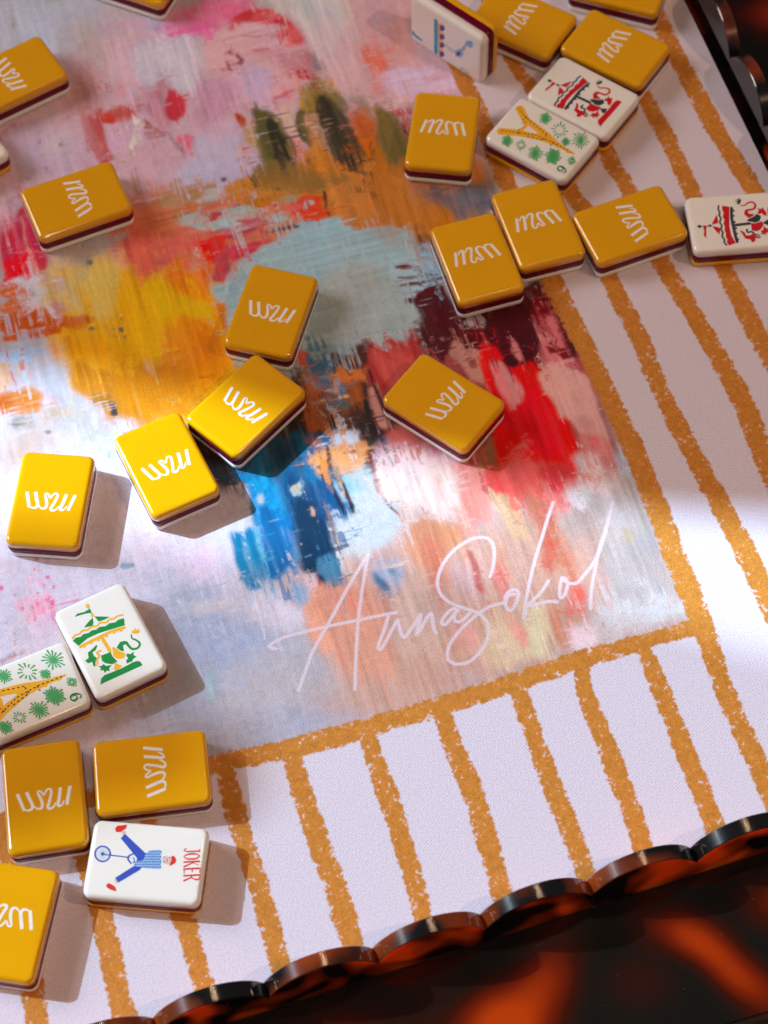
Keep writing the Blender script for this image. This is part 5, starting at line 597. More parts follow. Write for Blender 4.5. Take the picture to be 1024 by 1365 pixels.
((0.6938, 0.5443, 0.1317), 4, 0.5, 'v', 1.0, [(-93.09, 91.13), (-78.82, 96.11), (-77.26, 83.71), (-77.78, 67.65), (-85.46, 68.59), (-87.54, 78.69)]),
((0.5595, 0.4564, 0.3196), 4, 0.5, 'b', 0.8, [(-99.29, 92.73), (-91.02, 94.49), (-87.46, 89.55), (-97.27, 85.82)]),
((0.2733, 0.2967, 0.3438), 2, 0.7, 'b', 0.7, [(-92.01, 91.77), (-86.44, 91.57), (-86.32, 88.82), (-90.77, 88.99)]),
((0.3785, 0.4637, 0.5866), 2, 0.6, 'h', 0.8, [(-86.7, 97.79), (-75.65, 101.55), (-76.65, 98.1), (-85.53, 96.36)]),
((0.7987, 0.4237, 0.003), 3, 0.5, 'v', 1.0, [(-78.67, 91.96), (-74.07, 87.68), (-69.51, 83.43), (-64.01, 84.58), (-55.1, 81.54), (-54.59, 53.71), (-93.54, 55.12), (-95.01, 63.0), (-86.41, 65.32), (-78.02, 74.31)]),
((0.88, 0.5465, 0.003), 6, 0.5, 'v', 0.6, [(-74.86, 78.22), (-56.1, 76.18), (-55.75, 57.65), (-76.36, 58.4)]),
((0.7017, 0.1172, 0.0846), 1.5, 0.5, 'v', 1.0, [(-77.19, 97.43), (-73.57, 106.37), (-64.4, 99.73), (-61.96, 91.34), (-64.06, 86.63), (-68.38, 82.71), (-71.72, 83.51), (-75.79, 89.11)]),
((0.7591, 0.2293, 0.1061), 3, 0.5, 'h', 0.9, [(-73.57, 106.37), (-62.92, 108.08), (-59.98, 102.35), (-63.24, 98.3), (-72.2, 98.63)]),
((0.88, 0.2598, 0.003), 2, 0.5, 'v', 1.0, [(-62.45, 88.62), (-56.41, 91.82), (-56.09, 75.51), (-63.79, 75.8)]),
((0.7431, 0.4195, 0.2864), 3, 0.5, 'v', 0.8, [(-82.17, 96.23), (-77.75, 97.45), (-75.18, 87.72), (-79.68, 89.26)]),
((0.5797, 0.2904, 0.3024), 2, 0.7, 'h', 0.8, [(-77.22, 114.29), (-70.44, 114.74), (-64.79, 115.24), (-72.55, 109.86)]),
((0.3445, 0.1936, 0.1713), 1.6, 0.6, 'v', 0.8, [(-74.12, 123.48), (-71.24, 122.65), (-71.07, 116.91), (-73.36, 117.71)]),
((0.7259, 0.7319, 0.6728), 0.8, 0.9, 'h', 0.8, [(-72.63, 113.06), (-64.67, 113.25), (-57.93, 115.36), (-58.07, 116.03), (-64.84, 114.38), (-72.69, 113.74)]),
((0.5471, 0.21, 0.1148), 1, 0.7, 'h', 0.9, [(-73.69, 110.85), (-66.92, 110.94), (-66.98, 111.88), (-73.76, 111.78)]),
((0.5885, 0.2657, 0.1585), 1, 0.7, 'h', 0.9, [(-64.7, 115.49), (-57.94, 117.38), (-58.14, 118.3), (-64.91, 116.41)]),
((0.4251, 0.4371, 0.2688), 1.5, 0.8, 'h', 1.0, [(-62.88, 106.67), (-56.72, 107.85), (-56.65, 104.33), (-61.15, 104.5)]),
((0.1496, 0.1533, 0.132), 0.7, 0.8, 'h', 0.9, [(-78.55, 65.72), (-75.77, 65.61), (-75.7, 63.59), (-78.48, 63.7)]),
((0.1491, 0.1521, 0.1313), 0.7, 0.8, 'h', 0.9, [(-86.81, 66.64), (-85.04, 66.57), (-84.98, 65.29), (-86.75, 65.35)]),
((0.1504, 0.1537, 0.1316), 0.7, 0.8, 'h', 0.9, [(-88.68, 90.79), (-86.35, 90.71), (-86.28, 88.99), (-88.6, 89.07)]),
((0.5157, 0.6803, 0.88), 1.6, 0.5, 'h', 1.0, [(-113.38, 61.05), (-98.76, 61.83), (-97.87, 55.28), (-113.04, 55.83)]),
((0.5683, 0.2836, 0.1999), 1, 0.6, 'b', 0.1, [(-107.9, 126.22), (-113.15, 127.87), (-109.98, 122.69)]),
((0.5804, 0.5821, 0.88), 2.5, 0.4, 'b', 0.9, [(-59.44, 127.99), (-37.7, 127.16), (-38.81, 121.41), (-42.77, 117.97), (-46.73, 117.41), (-51.32, 120.45), (-60.95, 118.67)]),
((0.1975, 0.0831, 0.1608), 0.6, 0.5, 'b', 1.0, [(-47.46, 121.5), (-45.81, 121.44), (-45.79, 119.77), (-47.44, 119.83)]),
((0.5053, 0.2968, 0.1583), 1.8, 0.8, 'h', 1.0, [(-63.74, 116.63), (-52.47, 121.22), (-49.0, 117.5), (-45.57, 115.22), (-52.31, 111.21), (-62.45, 110.18), (-68.16, 112.52)]),
((0.5637, 0.5994, 0.6409), 1.6, 0.9, 'h', 0.8, [(-58.07, 117.13), (-46.73, 117.41), (-43.29, 113.0), (-54.58, 112.01)]),
((0.6333, 0.1851, 0.029), 1.5, 0.7, 'v', 0.9, [(-57.99, 112.85), (-53.45, 111.97), (-56.21, 108.53), (-57.92, 109.3)]),
((0.6389, 0.2698, 0.0386), 2, 0.6, 'h', 1.0, [(-47.86, 116.74), (-38.81, 121.41), (-31.98, 124.04), (-25.16, 119.46), (-19.52, 115.66), (-10.42, 117.46), (-9.48, 106.06), (-16.24, 104.91), (-20.69, 110.02), (-33.11, 109.78), (-38.74, 108.58), (-46.68, 113.13)]),
((0.5978, 0.215, 0.0057), 1, 0.6, 'h', 1.0, [(-42.99, 112.51), (-31.84, 112.08), (-32.5, 109.64), (-40.34, 108.3)]),
((0.3514, 0.2258, 0.0864), 2.5, 0.7, 'b', 0.9, [(-25.15, 123.05), (-18.31, 122.79), (-16.65, 118.41), (-22.34, 117.2)]),
((0.0604, 0.0318, 0.0203), 0.7, 0.9, 'b', 0.9, [(-38.48, 122.35), (-35.17, 122.23), (-35.16, 118.89), (-38.46, 119.01)]),
((0.0604, 0.0318, 0.0205), 0.7, 0.9, 'b', 0.9, [(-33.26, 124.98), (-31.28, 124.91), (-31.28, 122.39), (-33.26, 122.47)]),
((0.0604, 0.0317, 0.0204), 0.7, 0.9, 'b', 0.9, [(-29.84, 126.36), (-27.85, 126.29), (-27.86, 122.93), (-29.84, 123.0)]),
((0.0601, 0.0315, 0.0203), 0.7, 0.9, 'b', 0.9, [(-38.98, 119.41), (-36.35, 119.31), (-36.34, 117.15), (-38.97, 117.25)]),
((0.0605, 0.032, 0.0207), 0.7, 0.9, 'b', 0.9, [(-28.69, 121.17), (-26.97, 121.1), (-26.98, 119.1), (-28.69, 119.16)]),
((0.0605, 0.0319, 0.0206), 0.7, 0.9, 'b', 0.9, [(-29.83, 116.86), (-28.12, 116.79), (-28.12, 115.47), (-29.83, 115.53)]),
((0.0605, 0.0318, 0.0204), 0.7, 0.9, 'b', 0.9, [(-43.99, 110.61), (-41.76, 110.53), (-41.75, 109.54), (-43.98, 109.63)]),
((0.0426, 0.0238, 0.0249), 0.5, 0.4, 'v', 1.0, [(-16.35, 117.15), (-15.97, 112.08), (-14.72, 106.23), (-13.85, 104.6), (-13.22, 104.97), (-13.6, 106.65), (-14.82, 112.37), (-15.64, 117.27)]),
((0.4021, 0.3724, 0.2817), 1.6, 0.7, 'h', 0.9, [(-30.85, 113.95), (-24.06, 113.69), (-22.95, 110.81), (-29.72, 110.0)]),
((0.8373, 0.0653, 0.0082), 1.8, 0.6, 'h', 1.0, [(-24.72, 112.2), (-18.16, 112.78), (-14.3, 106.88), (-18.26, 102.96), (-24.76, 103.2)]),
((0.6879, 0.163, 0.1668), 1.5, 0.7, 'h', 0.8, [(-26.34, 110.23), (-20.69, 110.02), (-20.72, 107.19), (-25.22, 107.36)]),
((0.4173, 0.5646, 0.6039), 1.6, 0.9, 'h', 1.0, [(-59.02, 107.93), (-41.0, 109.37), (-33.1, 108.37), (-26.35, 106.7), (-27.49, 102.53), (-40.93, 99.55), (-46.51, 98.36), (-60.08, 105.16)]),
((0.4657, 0.7348, 0.88), 1.3, 0.9, 'h', 0.7, [(-46.59, 105.35), (-27.48, 106.04), (-29.73, 101.22), (-45.41, 99.71)]),
((0.5998, 0.0705, 0.0852), 1, 0.8, 'h', 1.0, [(-52.07, 107.84), (-46.2, 108.44), (-47.47, 105.22), (-51.37, 104.55)]),
((0.6094, 0.1244, 0.148), 1.1, 0.9, 'h', 1.0, [(-40.97, 105.14), (-30.85, 105.46), (-35.35, 104.23), (-39.83, 103.0)]),
((0.567, 0.0726, 0.1067), 1.3, 1, 'h', 0.8, [(-48.73, 100.49), (-33.15, 105.59), (-30.54, 102.24), (-43.5, 97.07), (-48.69, 97.26)]),
((0.4896, 0.026, 0.0597), 0.5, 0.7, 'h', 0.9, [(-53.59, 96.14), (-45.78, 97.27), (-36.69, 100.57), (-32.84, 102.23), (-32.99, 102.79), (-36.94, 101.5), (-45.98, 98.22), (-53.68, 96.71)]),
((0.4243, 0.0196, 0.049), 0.6, 0.7, 'b', 1.0, [(-52.36, 105.69), (-50.4, 105.62), (-50.37, 103.83), (-52.33, 103.9)]),
((0.3144, 0.2209, 0.0672), 1.3, 0.7, 'b', 0.9, [(-64.41, 107.57), (-59.87, 109.04), (-60.42, 104.16), (-63.05, 105.07)]),
((0.6734, 0.2077, 0.0723), 3, 0.6, 'h', 0.9, [(-69.23, 110.44), (-63.56, 109.52), (-57.79, 102.97), (-62.2, 99.65), (-68.9, 99.2)]),
((0.7076, 0.138, 0.1255), 2, 0.6, 'h', 1.0, [(-68.9, 99.2), (-60.53, 100.28), (-52.1, 97.88), (-54.26, 93.81), (-61.48, 92.7), (-65.24, 87.35), (-68.49, 84.75)]),
((0.88, 0.0317, 0.0059), 1.5, 0.6, 'v', 1.0, [(-55.7, 97.33), (-45.99, 98.58), (-44.61, 90.51), (-47.82, 89.04), (-50.35, 85.96), (-53.65, 90.85)]),
((0.88, 0.003, 0.003), 1.5, 0.6, 'v', 1.0, [(-54.74, 96.42), (-50.21, 96.25), (-49.11, 87.44), (-52.05, 89.93)]),
((0.6686, 0.2067, 0.0552), 2, 0.6, 'h', 0.8, [(-61.46, 92.01), (-54.24, 92.43), (-54.19, 89.68), (-61.41, 89.95)]),
((0.6511, 0.0556, 0.1058), 1.1, 0.8, 'h', 1.0, [(-45.63, 95.05), (-37.23, 96.34), (-29.46, 96.85), (-37.21, 93.13), (-42.35, 89.34), (-45.58, 90.25)]),
((0.5623, 0.0723, 0.0947), 1.2, 0.6, 'v', 1.0, [(-49.62, 90.19), (-44.48, 91.59), (-42.48, 83.59), (-46.29, 80.59), (-49.48, 79.92)]),
((0.6892, 0.591, 0.6894), 0.8, 0.6, 'b', 1.0, [(-56.51, 94.93), (-54.56, 94.85), (-54.53, 93.13), (-56.48, 93.2)]),
((0.88, 0.2324, 0.003), 2.5, 0.6, 'v', 1.0, [(-62.46, 87.25), (-49.72, 88.14), (-49.06, 79.96), (-50.65, 75.98), (-62.72, 75.09), (-63.97, 81.19)]),
((0.88, 0.1491, 0.003), 2, 0.6, 'v', 0.9, [(-54.14, 86.94), (-49.17, 88.12), (-49.07, 81.32), (-51.82, 80.74)]),
((0.786, 0.5444, 0.003), 4, 0.5, 'v', 0.8, [(-68.49, 84.75), (-62.95, 84.54), (-62.72, 75.09), (-50.63, 74.64), (-49.93, 63.99), (-57.01, 64.25), (-67.91, 64.65)]),
((0.8138, 0.2327, 0.003), 2, 0.6, 'v', 1.0, [(-50.07, 73.95), (-44.58, 73.75), (-44.48, 63.79), (-46.04, 57.3), (-54.66, 55.01), (-49.4, 65.29)]),
((0.4798, 0.1078, 0.003), 2, 0.6, 'v', 0.6, [(-55.16, 63.94), (-51.79, 57.27), (-51.12, 57.72), (-54.5, 64.4)]),
((0.3763, 0.6061, 0.708), 1.2, 0.45, 'h', 1.0, [(-51.23, 78.02), (-49.61, 79.98), (-44.11, 81.81), (-43.58, 83.82), (-44.73, 87.96), (-40.86, 90.55), (-35.32, 93.79), (-27.51, 96.96), (-19.64, 101.54), (-9.49, 105.36), (-8.04, 62.46), (-19.04, 49.84), (-42.73, 50.7), (-45.12, 73.1), (-50.09, 75.29)]),
((0.3199, 0.3715, 0.3962), 6, 0.5, 'h', 0.8, [(-19.84, 80.23), (-7.67, 82.49), (-8.28, 49.45), (-23.34, 50.0)]),
((0.4474, 0.6929, 0.8374), 4, 0.6, 'h', 0.8, [(-26.38, 99.0), (-10.67, 101.9), (-10.87, 89.44), (-25.3, 89.97)]),
((0.1211, 0.0626, 0.0274), 0.8, 0.7, 'h', 0.9, [(-36.82, 98.29), (-30.33, 100.47), (-17.3, 104.03), (-16.01, 103.17), (-23.84, 100.22), (-31.63, 98.9)]),
((0.4011, 0.2717, 0.3197), 1.8, 0.8, 'h', 0.5, [(-25.28, 94.11), (-20.83, 93.94), (-21.4, 91.89), (-25.29, 92.04)]),
((0.6529, 0.2477, 0.0422), 1.2, 0.4, 'v', 1.0, [(-16.04, 126.33), (9.07, 125.36), (11.05, 115.93), (16.47, 109.32), (20.69, 102.12), (18.35, 99.41), (13.8, 97.49), (8.26, 99.09), (3.83, 100.65), (-6.3, 98.25), (-9.58, 102.56), (-11.22, 105.42), (-14.02, 106.23)]),
((0.1746, 0.1839, 0.2354), 3, 0.6, 'v', 1.0, [(8.8, 116.73), (31.38, 114.44), (37.48, 122.83), (36.51, 104.33), (21.81, 102.07), (19.68, 104.96), (13.19, 112.28)]),
((0.0561, 0.0828, 0.1699), 2.5, 0.7, 'v', 0.9, [(13.26, 114.41), (22.28, 113.36), (27.54, 104.67), (24.08, 102.69), (19.79, 107.78), (16.47, 109.32)]),
((0.4151, 0.2533, 0.1758), 3, 0.7, 'v', 0.8, [(20.98, 109.15), (25.98, 107.54), (26.29, 101.91), (21.78, 101.38)]),
((0.2495, 0.0855, 0.0283), 1, 0.8, 'b', 1.0, [(-1.13, 113.71), (2.14, 113.58), (2.08, 111.11), (-1.19, 111.23)]),
((0.3593, 0.1155, 0.0123), 2, 0.7, 'v', 0.5, [(-9.07, 117.22), (-6.59, 109.92), (-4.31, 101.53), (-3.67, 101.77), (-5.54, 110.42), (-8.46, 117.58)]),
((0.3799, 0.6183, 0.7325), 1.1, 0.5, 'h', 1.0, [(-24.17, 101.71), (-17.42, 103.55), (-11.78, 105.8), (-9.03, 101.84), (-5.73, 98.92), (-0.67, 99.78), (4.95, 100.61), (9.38, 99.05), (11.55, 96.88), (12.45, 90.63), (16.92, 91.15), (20.86, 78.73), (16.33, 75.53), (12.95, 72.97), (16.08, 68.85), (16.4, 62.89), (11.4, 59.78), (-1.72, 55.69), (-12.58, 52.84), (-24.44, 53.27)]),
((0.3412, 0.6464, 0.88), 1.5, 0.6, 'h', 1.0, [(12.43, 89.94), (17.45, 90.44), (20.36, 80.1), (19.62, 75.41), (15.24, 75.57), (12.06, 79.05)]),
((0.3916, 0.489, 0.5089), 4, 0.6, 'h', 0.8, [(-23.15, 85.79), (4.58, 87.49), (7.53, 75.18), (13.92, 69.6), (14.72, 61.63), (-7.11, 56.54), (-23.34, 56.47)]),
((0.4713, 0.3367, 0.3575), 1.5, 0.8, 'h', 0.8, [(-14.97, 76.01), (-10.03, 75.83), (-10.62, 73.17), (-14.46, 73.31)]),
((0.676, 0.4452, 0.2099), 1.3, 0.7, 'h', 0.8, [(-7.21, 79.77), (-2.25, 79.58), (-2.28, 78.23), (-6.15, 77.7)]),
((0.5391, 0.5285, 0.4293), 1.5, 0.8, 'h', 0.6, [(-8.21, 85.23), (1.78, 86.23), (1.19, 84.89), (-6.58, 83.81)]),
((0.2182, 0.0099, 0.013), 0.5, 0.5, 'h', 1.0, [(5.45, 84.6), (8.34, 84.6), (12.81, 84.88), (12.82, 85.73), (8.31, 86.02), (5.4, 85.45)]),
((0.3034, 0.0838, 0.1209), 0.4, 0.6, 'h', 0.8, [(11.77, 84.62), (18.83, 84.75), (18.83, 85.13), (11.77, 85.0)]),
((0.1591, 0.0176, 0.0303), 0.5, 0.6, 'h', 1.0, [(5.73, 80.87), (11.5, 80.82), (19.21, 81.71), (19.19, 82.18), (11.48, 81.6), (5.73, 81.34)]),
((0.1111, 0.0134, 0.0207), 0.4, 0.5, 'h', 1.0, [(4.94, 77.22), (9.46, 77.9), (15.88, 79.07), (20.68, 80.08), (20.61, 80.83), (15.75, 80.31), (9.31, 79.14), (4.84, 77.96)]),
((0.254, 0.046, 0.087), 0.6, 0.9, 'h', 0.8, [(5.69, 75.68), (12.07, 75.32), (15.95, 76.48), (15.89, 76.84), (12.05, 75.94), (5.7, 76.05)]),
((0.0853, 0.0055, 0.0121), 0.6, 0.5, 'b', 1.0, [(7.56, 73.32), (10.29, 73.22), (10.22, 71.05), (7.49, 71.15)]),
((0.121, 0.0756, 0.0969), 1.5, 0.6, 'v', 0.9, [(12.3, 96.55), (16.85, 97.18), (16.61, 90.77), (13.37, 90.1)]),
((0.4862, 0.2816, 0.2622), 1.2, 0.7, 'v', 0.8, [(10.36, 94.85), (13.17, 95.43), (13.59, 91.27), (10.79, 90.69)]),
((0.1069, 0.0089, 0.0173), 1, 0.6, 'v', 1.0, [(10.14, 73.58), (14.73, 77.31), (19.86, 77.9), (23.19, 66.15), (35.97, 68.76), (51.6, 75.17), (53.74, 59.68), (52.31, 47.68), (34.89, 48.3), (18.76, 50.38), (11.48, 56.67), (14.83, 62.63), (14.42, 68.78), (10.7, 71.24)]),
((0.0985, 0.0141, 0.0246), 0.6, 0.7, 'b', 1.0, [(14.24, 66.43), (15.88, 66.37), (15.8, 64.07), (14.16, 64.13)]),
((0.0976, 0.0139, 0.0244), 0.6, 0.7, 'b', 1.0, [(11.83, 59.6), (13.46, 59.54), (13.38, 57.27), (11.75, 57.32)]),
((0.0912, 0.0923, 0.0396), 1.6, 0.6, 'v', 0.9, [(-34.76, 145.94), (-32.0, 145.13), (-28.17, 136.17), (-25.49, 125.66), (-27.13, 121.26), (-30.91, 126.9), (-34.73, 134.68)]),
((0.055, 0.0542, 0.0402), 1.6, 0.6, 'v', 0.9, [(-16.93, 151.07), (-13.1, 148.06), (-8.35, 135.87), (-4.68, 127.73), (-6.92, 124.03), (-11.17, 129.71), (-14.86, 139.63)]),
((0.1959, 0.1758, 0.0669), 1.4, 0.7, 'v', 0.8, [(-22.47, 146.76), (-19.73, 145.23), (-19.85, 131.2), (-22.58, 130.61)]),
((0.1224, 0.082, 0.0326), 2, 0.7, 'v', 0.85, [(2.15, 145.26), (5.66, 143.6), (11.15, 129.79), (6.39, 127.58), (2.63, 136.13)]),
((0.2978, 0.1562, 0.0449), 2, 0.8, 'b', 0.7, [(-38.09, 125.13), (-27.57, 127.7), (-15.91, 123.39), (-11.31, 118.79), (-22.95, 117.47), (-34.57, 119.68)]),
((0.2423, 0.2323, 0.1333), 2, 0.6, 'v', 0.7, [(-6.06, 150.19), (-1.75, 151.56), (0.02, 145.35), (-4.3, 143.07)]),
((0.5314, 0.6034, 0.88), 3, 0.35, 'v', 0.9, [(-74.77, 176.43), (-57.77, 176.4), (-53.91, 162.94), (-59.81, 157.55), (-67.13, 162.84), (-73.07, 160.57)]),
((0.4957, 0.1753, 0.025), 5, 0.6, 'v', 0.5, [(-6.52, 126.0), (14.76, 132.65), (22.81, 100.1), (-0.28, 93.86)]),
((0.1486, 0.1428, 0.0474), 1.4, 0.6, 'v', 1.0, [(-38.05, 149.05), (-29.77, 146.95), (-23.81, 129.18), (-24.41, 118.55), (-31.43, 120.87), (-36.34, 132.78)]),
((0.0412, 0.0425, 0.0296), 1.1, 0.6, 'v', 1.0, [(-33.82, 145.3), (-30.52, 143.4), (-25.63, 128.17), (-26.74, 122.02), (-30.53, 126.29)]),
((0.2932, 0.2276, 0.0705), 1.8, 0.7, 'v', 0.8, [(-22.58, 156.94), (-12.56, 158.72), (-10.55, 145.02), (-20.48, 141.87)]),
((0.0518, 0.0463, 0.0296), 1.3, 0.6, 'v', 1.0, [(-18.07, 153.97), (-12.02, 150.87), (-5.67, 136.46), (-2.06, 126.59), (-6.49, 121.94), (-12.37, 126.98), (-16.57, 139.69)]),
((0.1996, 0.1528, 0.047), 1.8, 0.6, 'v', 1.0, [(0.29, 148.18), (6.86, 146.5), (13.36, 126.97), (5.14, 124.18), (1.1, 136.14)]),
((0.3221, 0.1908, 0.0497), 1.8, 0.8, 'b', 0.85, [(-41.65, 125.12), (-30.26, 128.13), (-12.91, 124.71), (-3.87, 116.5), (-20.05, 114.74), (-37.55, 118.12)]),
((0.7443, 0.7197, 0.88), 2.2, 0.4, 'v', 1.0, [(-75.5, 176.46), (-56.08, 176.97), (-52.45, 161.63), (-55.71, 156.15), (-62.94, 158.3), (-67.35, 162.22), (-69.62, 157.32), (-73.57, 161.21)]),
((0.0905, 0.0133, 0.0219), 1.2, 0.6, 'v', 1.0, [(10.49, 73.08), (20.78, 75.82), (24.19, 66.4), (40.78, 68.87), (55.32, 77.66), (59.6, 57.47), (56.87, 45.55), (39.4, 44.7), (32.26, 50.92), (29.98, 55.52), (21.28, 57.35), (19.65, 48.39), (16.03, 51.51), (11.06, 52.44), (9.43, 60.06), (13.91, 62.18)]),
((0.3654, 0.0427, 0.0445), 2, 0.6, 'v', 0.6, [(17.21, 65.68), (21.51, 64.2), (20.21, 58.99), (17.01, 60.41)]),
((0.5012, 0.038, 0.0396), 1.5, 0.6, 'v', 1.0, [(-4.19, 57.02), (10.36, 60.29), (15.16, 54.06), (12.61, 52.64), (0.95, 37.48), (-1.59, 34.64), (-3.21, 45.0), (-4.93, 51.78)]),
((0.6566, 0.1063, 0.0943), 1.8, 0.6, 'v', 1.0, [(-0.49, 55.17), (8.17, 55.51), (10.2, 51.54), (1.28, 40.33), (-1.3, 44.24), (-2.2, 51.34)]),
((0.0505, 0.0322, 0.0327), 1.3, 0.7, 'v', 1.0, [(-14.43, 54.13), (-1.86, 55.93), (-1.34, 51.4), (-3.3, 47.73), (-10.13, 49.47), (-14.52, 47.39)]),
((0.4608, 0.5297, 0.521), 1, 0.6, 'h', 1.0, [(-17.8, 53.85), (-6.97, 55.41), (-5.88, 56.02), (-17.8, 54.5)]),
((0.2144, 0.4457, 0.6793), 1.2, 0.6, 'b', 1.0, [(-17.83, 51.91), (-13.5, 53.05), (-13.56, 48.53), (-17.87, 48.04)]),
((0.7222, 0.2386, 0.0452), 1.2, 0.7, 'v', 1.0, [(-11.94, 49.11), (-4.4, 49.49), (-3.41, 45.6), (-6.17, 41.87), (-11.53, 40.79), (-13.61, 45.32)]),
((0.7639, 0.2955, 0.086), 1.2, 0.6, 'h', 1.0, [(-16.8, 47.36), (-12.51, 47.21), (-11.49, 43.33), (-16.84, 44.16)]),
((0.0751, 0.2538, 0.5447), 1, 0.6, 'b', 1.0, [(-17.91, 44.2), (-12.02, 43.99), (-12.09, 39.54), (-17.97, 39.11)]),
((0.88, 0.5892, 0.3173), 0.5, 0.6, 'h', 1.0, [(-17.92, 36.92), (-12.54, 38.43), (-7.23, 39.7), (-7.32, 40.3), (-12.73, 39.42), (-18.06, 37.51)]),
((0.0607, 0.163, 0.1662), 1.2, 0.6, 'h', 1.0, [(-15.41, 37.35), (-7.37, 37.07), (-6.82, 34.12), (-14.22, 33.66)]),
((0.034, 0.03, 0.0316), 1.8, 0.7, 'v', 1.0, [(-8.28, 46.02), (-3.22, 49.56), (-2.5, 27.51), (0.27, 15.97), (-2.16, 16.06), (-5.62, 24.74), (-9.13, 33.54)]),
((0.3289, 0.0989, 0.0359), 1.8, 0.8, 'v', 0.9, [(-13.13, 43.22), (-6.93, 42.99), (-4.08, 31.17), (-7.24, 26.94), (-14.53, 31.54)]),
((0.7177, 0.3292, 0.2788), 1.5, 0.6, 'v', 1.0, [(-3.5, 41.77), (-0.81, 42.31), (1.05, 31.51), (1.97, 26.49), (-1.2, 26.6), (-3.17, 32.91)]),
((0.0221, 0.0164, 0.0236), 0.4, 0.4, 'v', 1.0, [(-3.62, 48.46), (-1.54, 39.4), (0.75, 32.0), (2.89, 24.8), (3.49, 25.02), (1.74, 32.4), (-0.54, 39.79), (-3.01, 48.68)]),
((0.5715, 0.1383, 0.1296), 2, 0.6, 'b', 1.0, [(0.52, 31.53), (4.19, 30.15), (12.43, 23.64), (8.14, 21.32), (2.92, 22.74), (0.91, 26.52)]),
((0.6392, 0.3056, 0.2557), 1.3, 0.6, 'v', 1.0, [(22.26, 56.3), (29.76, 54.72), (31.4, 44.34), (31.2, 40.52), (23.96, 45.89), (20.91, 49.86)]),
((0.3032, 0.0845, 0.0834), 1, 0.7, 'b', 1.0, [(25.03, 50.56), (28.15, 50.45), (28.01, 47.47), (24.9, 47.58)]),
((0.855, 0.003, 0.003), 1.2, 0.6, 'v', 1.0, [(30.59, 59.02), (33.57, 55.88), (32.79, 52.89), (34.16, 43.13), (38.45, 42.24), (40.42, 33.36), (33.04, 33.62), (30.87, 39.56), (28.94, 50.77), (29.82, 56.01)]),
((0.6837, 0.3054, 0.2919), 1.3, 0.6, 'v', 1.0, [(33.43, 52.64), (36.09, 51.9), (38.95, 45.35), (38.91, 35.18), (35.26, 36.58), (32.46, 44.31)]),
((0.6529, 0.393, 0.455), 2.5, 0.5, 'b', 1.0, [(1.38, 24.03), (8.2, 23.17), (14.44, 21.1), (19.49, 16.02), (24.33, 7.36), (24.22, 4.96), (-2.75, 5.9), (-1.96, 16.77)]),
((0.88, 0.6791, 0.6901), 2, 0.5, 'b', 1.0, [(-1.98, 16.16), (3.9, 20.24), (12.28, 19.33), (16.3, 14.91), (19.03, 5.14), (-2.75, 5.9)]),
((0.88, 0.2812, 0.2521), 2, 0.5, 'v', 1.0, [(19.44, 14.8), (32.89, 11.89), (35.95, 10.57), (35.61, 4.56), (22.14, 5.03)]),
((0.8301, 0.3849, 0.1445), 1.2, 0.5, 'h', 1.0, [(-16.04, 22.18), (-6.53, 24.31), (-4.06, 16.84), (-5.16, 14.44), (-11.98, 12.86), (-16.17, 12.4)]),
((0.7229, 0.2676, 0.0654), 1, 0.5, 'v', 1.0, [(-18.15, 22.25), (-14.99, 22.14), (-14.06, 13.54), (-16.18, 11.19), (-18.26, 12.47)]),
((0.5122, 0.6266, 0.8162), 1.3, 0.7, 'v', 1.0, [(-13.87, 27.05), (-7.5, 28.69), (-6.53, 24.31), (-12.88, 22.68)]),
((0.0947, 0.1309, 0.3287), 1.2, 0.6, 'v', 1.0, [(-0.19, 24.7), (1.9, 24.01), (1.26, 19.72), (-0.27, 21.62)]),
((0.1394, 0.3955, 0.5051), 1.5, 0.5, 'v', 1.0, [(-11.98, 12.86), (-4.1, 15.01), (-2.23, 5.88), (-11.05, 6.19)]),
((0.5585, 0.5402, 0.5317), 1.5, 0.5, 'v', 1.0, [(-6.74, 13.89), (-3.04, 15.59), (-1.71, 5.86), (-5.86, 6.0)]),
((0.2186, 0.0292, 0.0214), 0.6, 0.6, 'v', 1.0, [(-6.17, 25.65), (-4.16, 16.94), (-3.08, 11.28), (-1.77, 5.71), (-1.07, 5.89), (-1.9, 11.58), (-2.98, 17.3), (-5.47, 25.89)]),
((0.0853, 0.0049, 0.0123), 1.3, 0.7, 'v', 1.0, [(27.63, 66.34), (51.37, 81.33), (54.82, 75.56), (52.11, 69.14), (48.78, 64.64), (46.81, 57.4), (48.89, 42.93), (45.81, 41.27), (40.07, 45.03), (37.29, 48.71), (30.83, 54.35), (27.91, 56.27), (16.77, 60.31), (17.09, 68.57)]),
((0.2643, 0.003, 0.0064), 1.5, 0.7, 'v', 1.0, [(44.89, 72.59), (51.62, 70.48), (50.56, 65.89), (47.48, 65.08), (44.51, 66.11)]),
((0.7535, 0.1945, 0.2234), 1.3, 0.7, 'v', 1.0, [(47.52, 65.49), (52.14, 66.11), (53.62, 58.94), (56.91, 50.23), (59.21, 46.28), (55.24, 44.89), (48.93, 46.66), (46.64, 51.38), (45.88, 60.01)]),
((0.2211, 0.003, 0.0105), 0.9, 0.9, 'b', 0.95, [(47.16, 62.65), (50.18, 62.54), (49.14, 58.01), (46.88, 58.09)]),
((0.2208, 0.003, 0.0105), 0.9, 0.9, 'b', 0.95, [(49.57, 58.62), (52.46, 56.69), (50.77, 54.03), (48.64, 55.92)]),
((0.2216, 0.003, 0.0106), 0.9, 0.9, 'b', 0.95, [(52.45, 62.42), (53.9, 61.45), (53.71, 58.72), (52.2, 58.77)]),
((0.2189, 0.003, 0.0104), 0.9, 0.9, 'b', 0.95, [(51.51, 53.07), (56.01, 52.91), (57.19, 48.36), (52.71, 48.53)]),
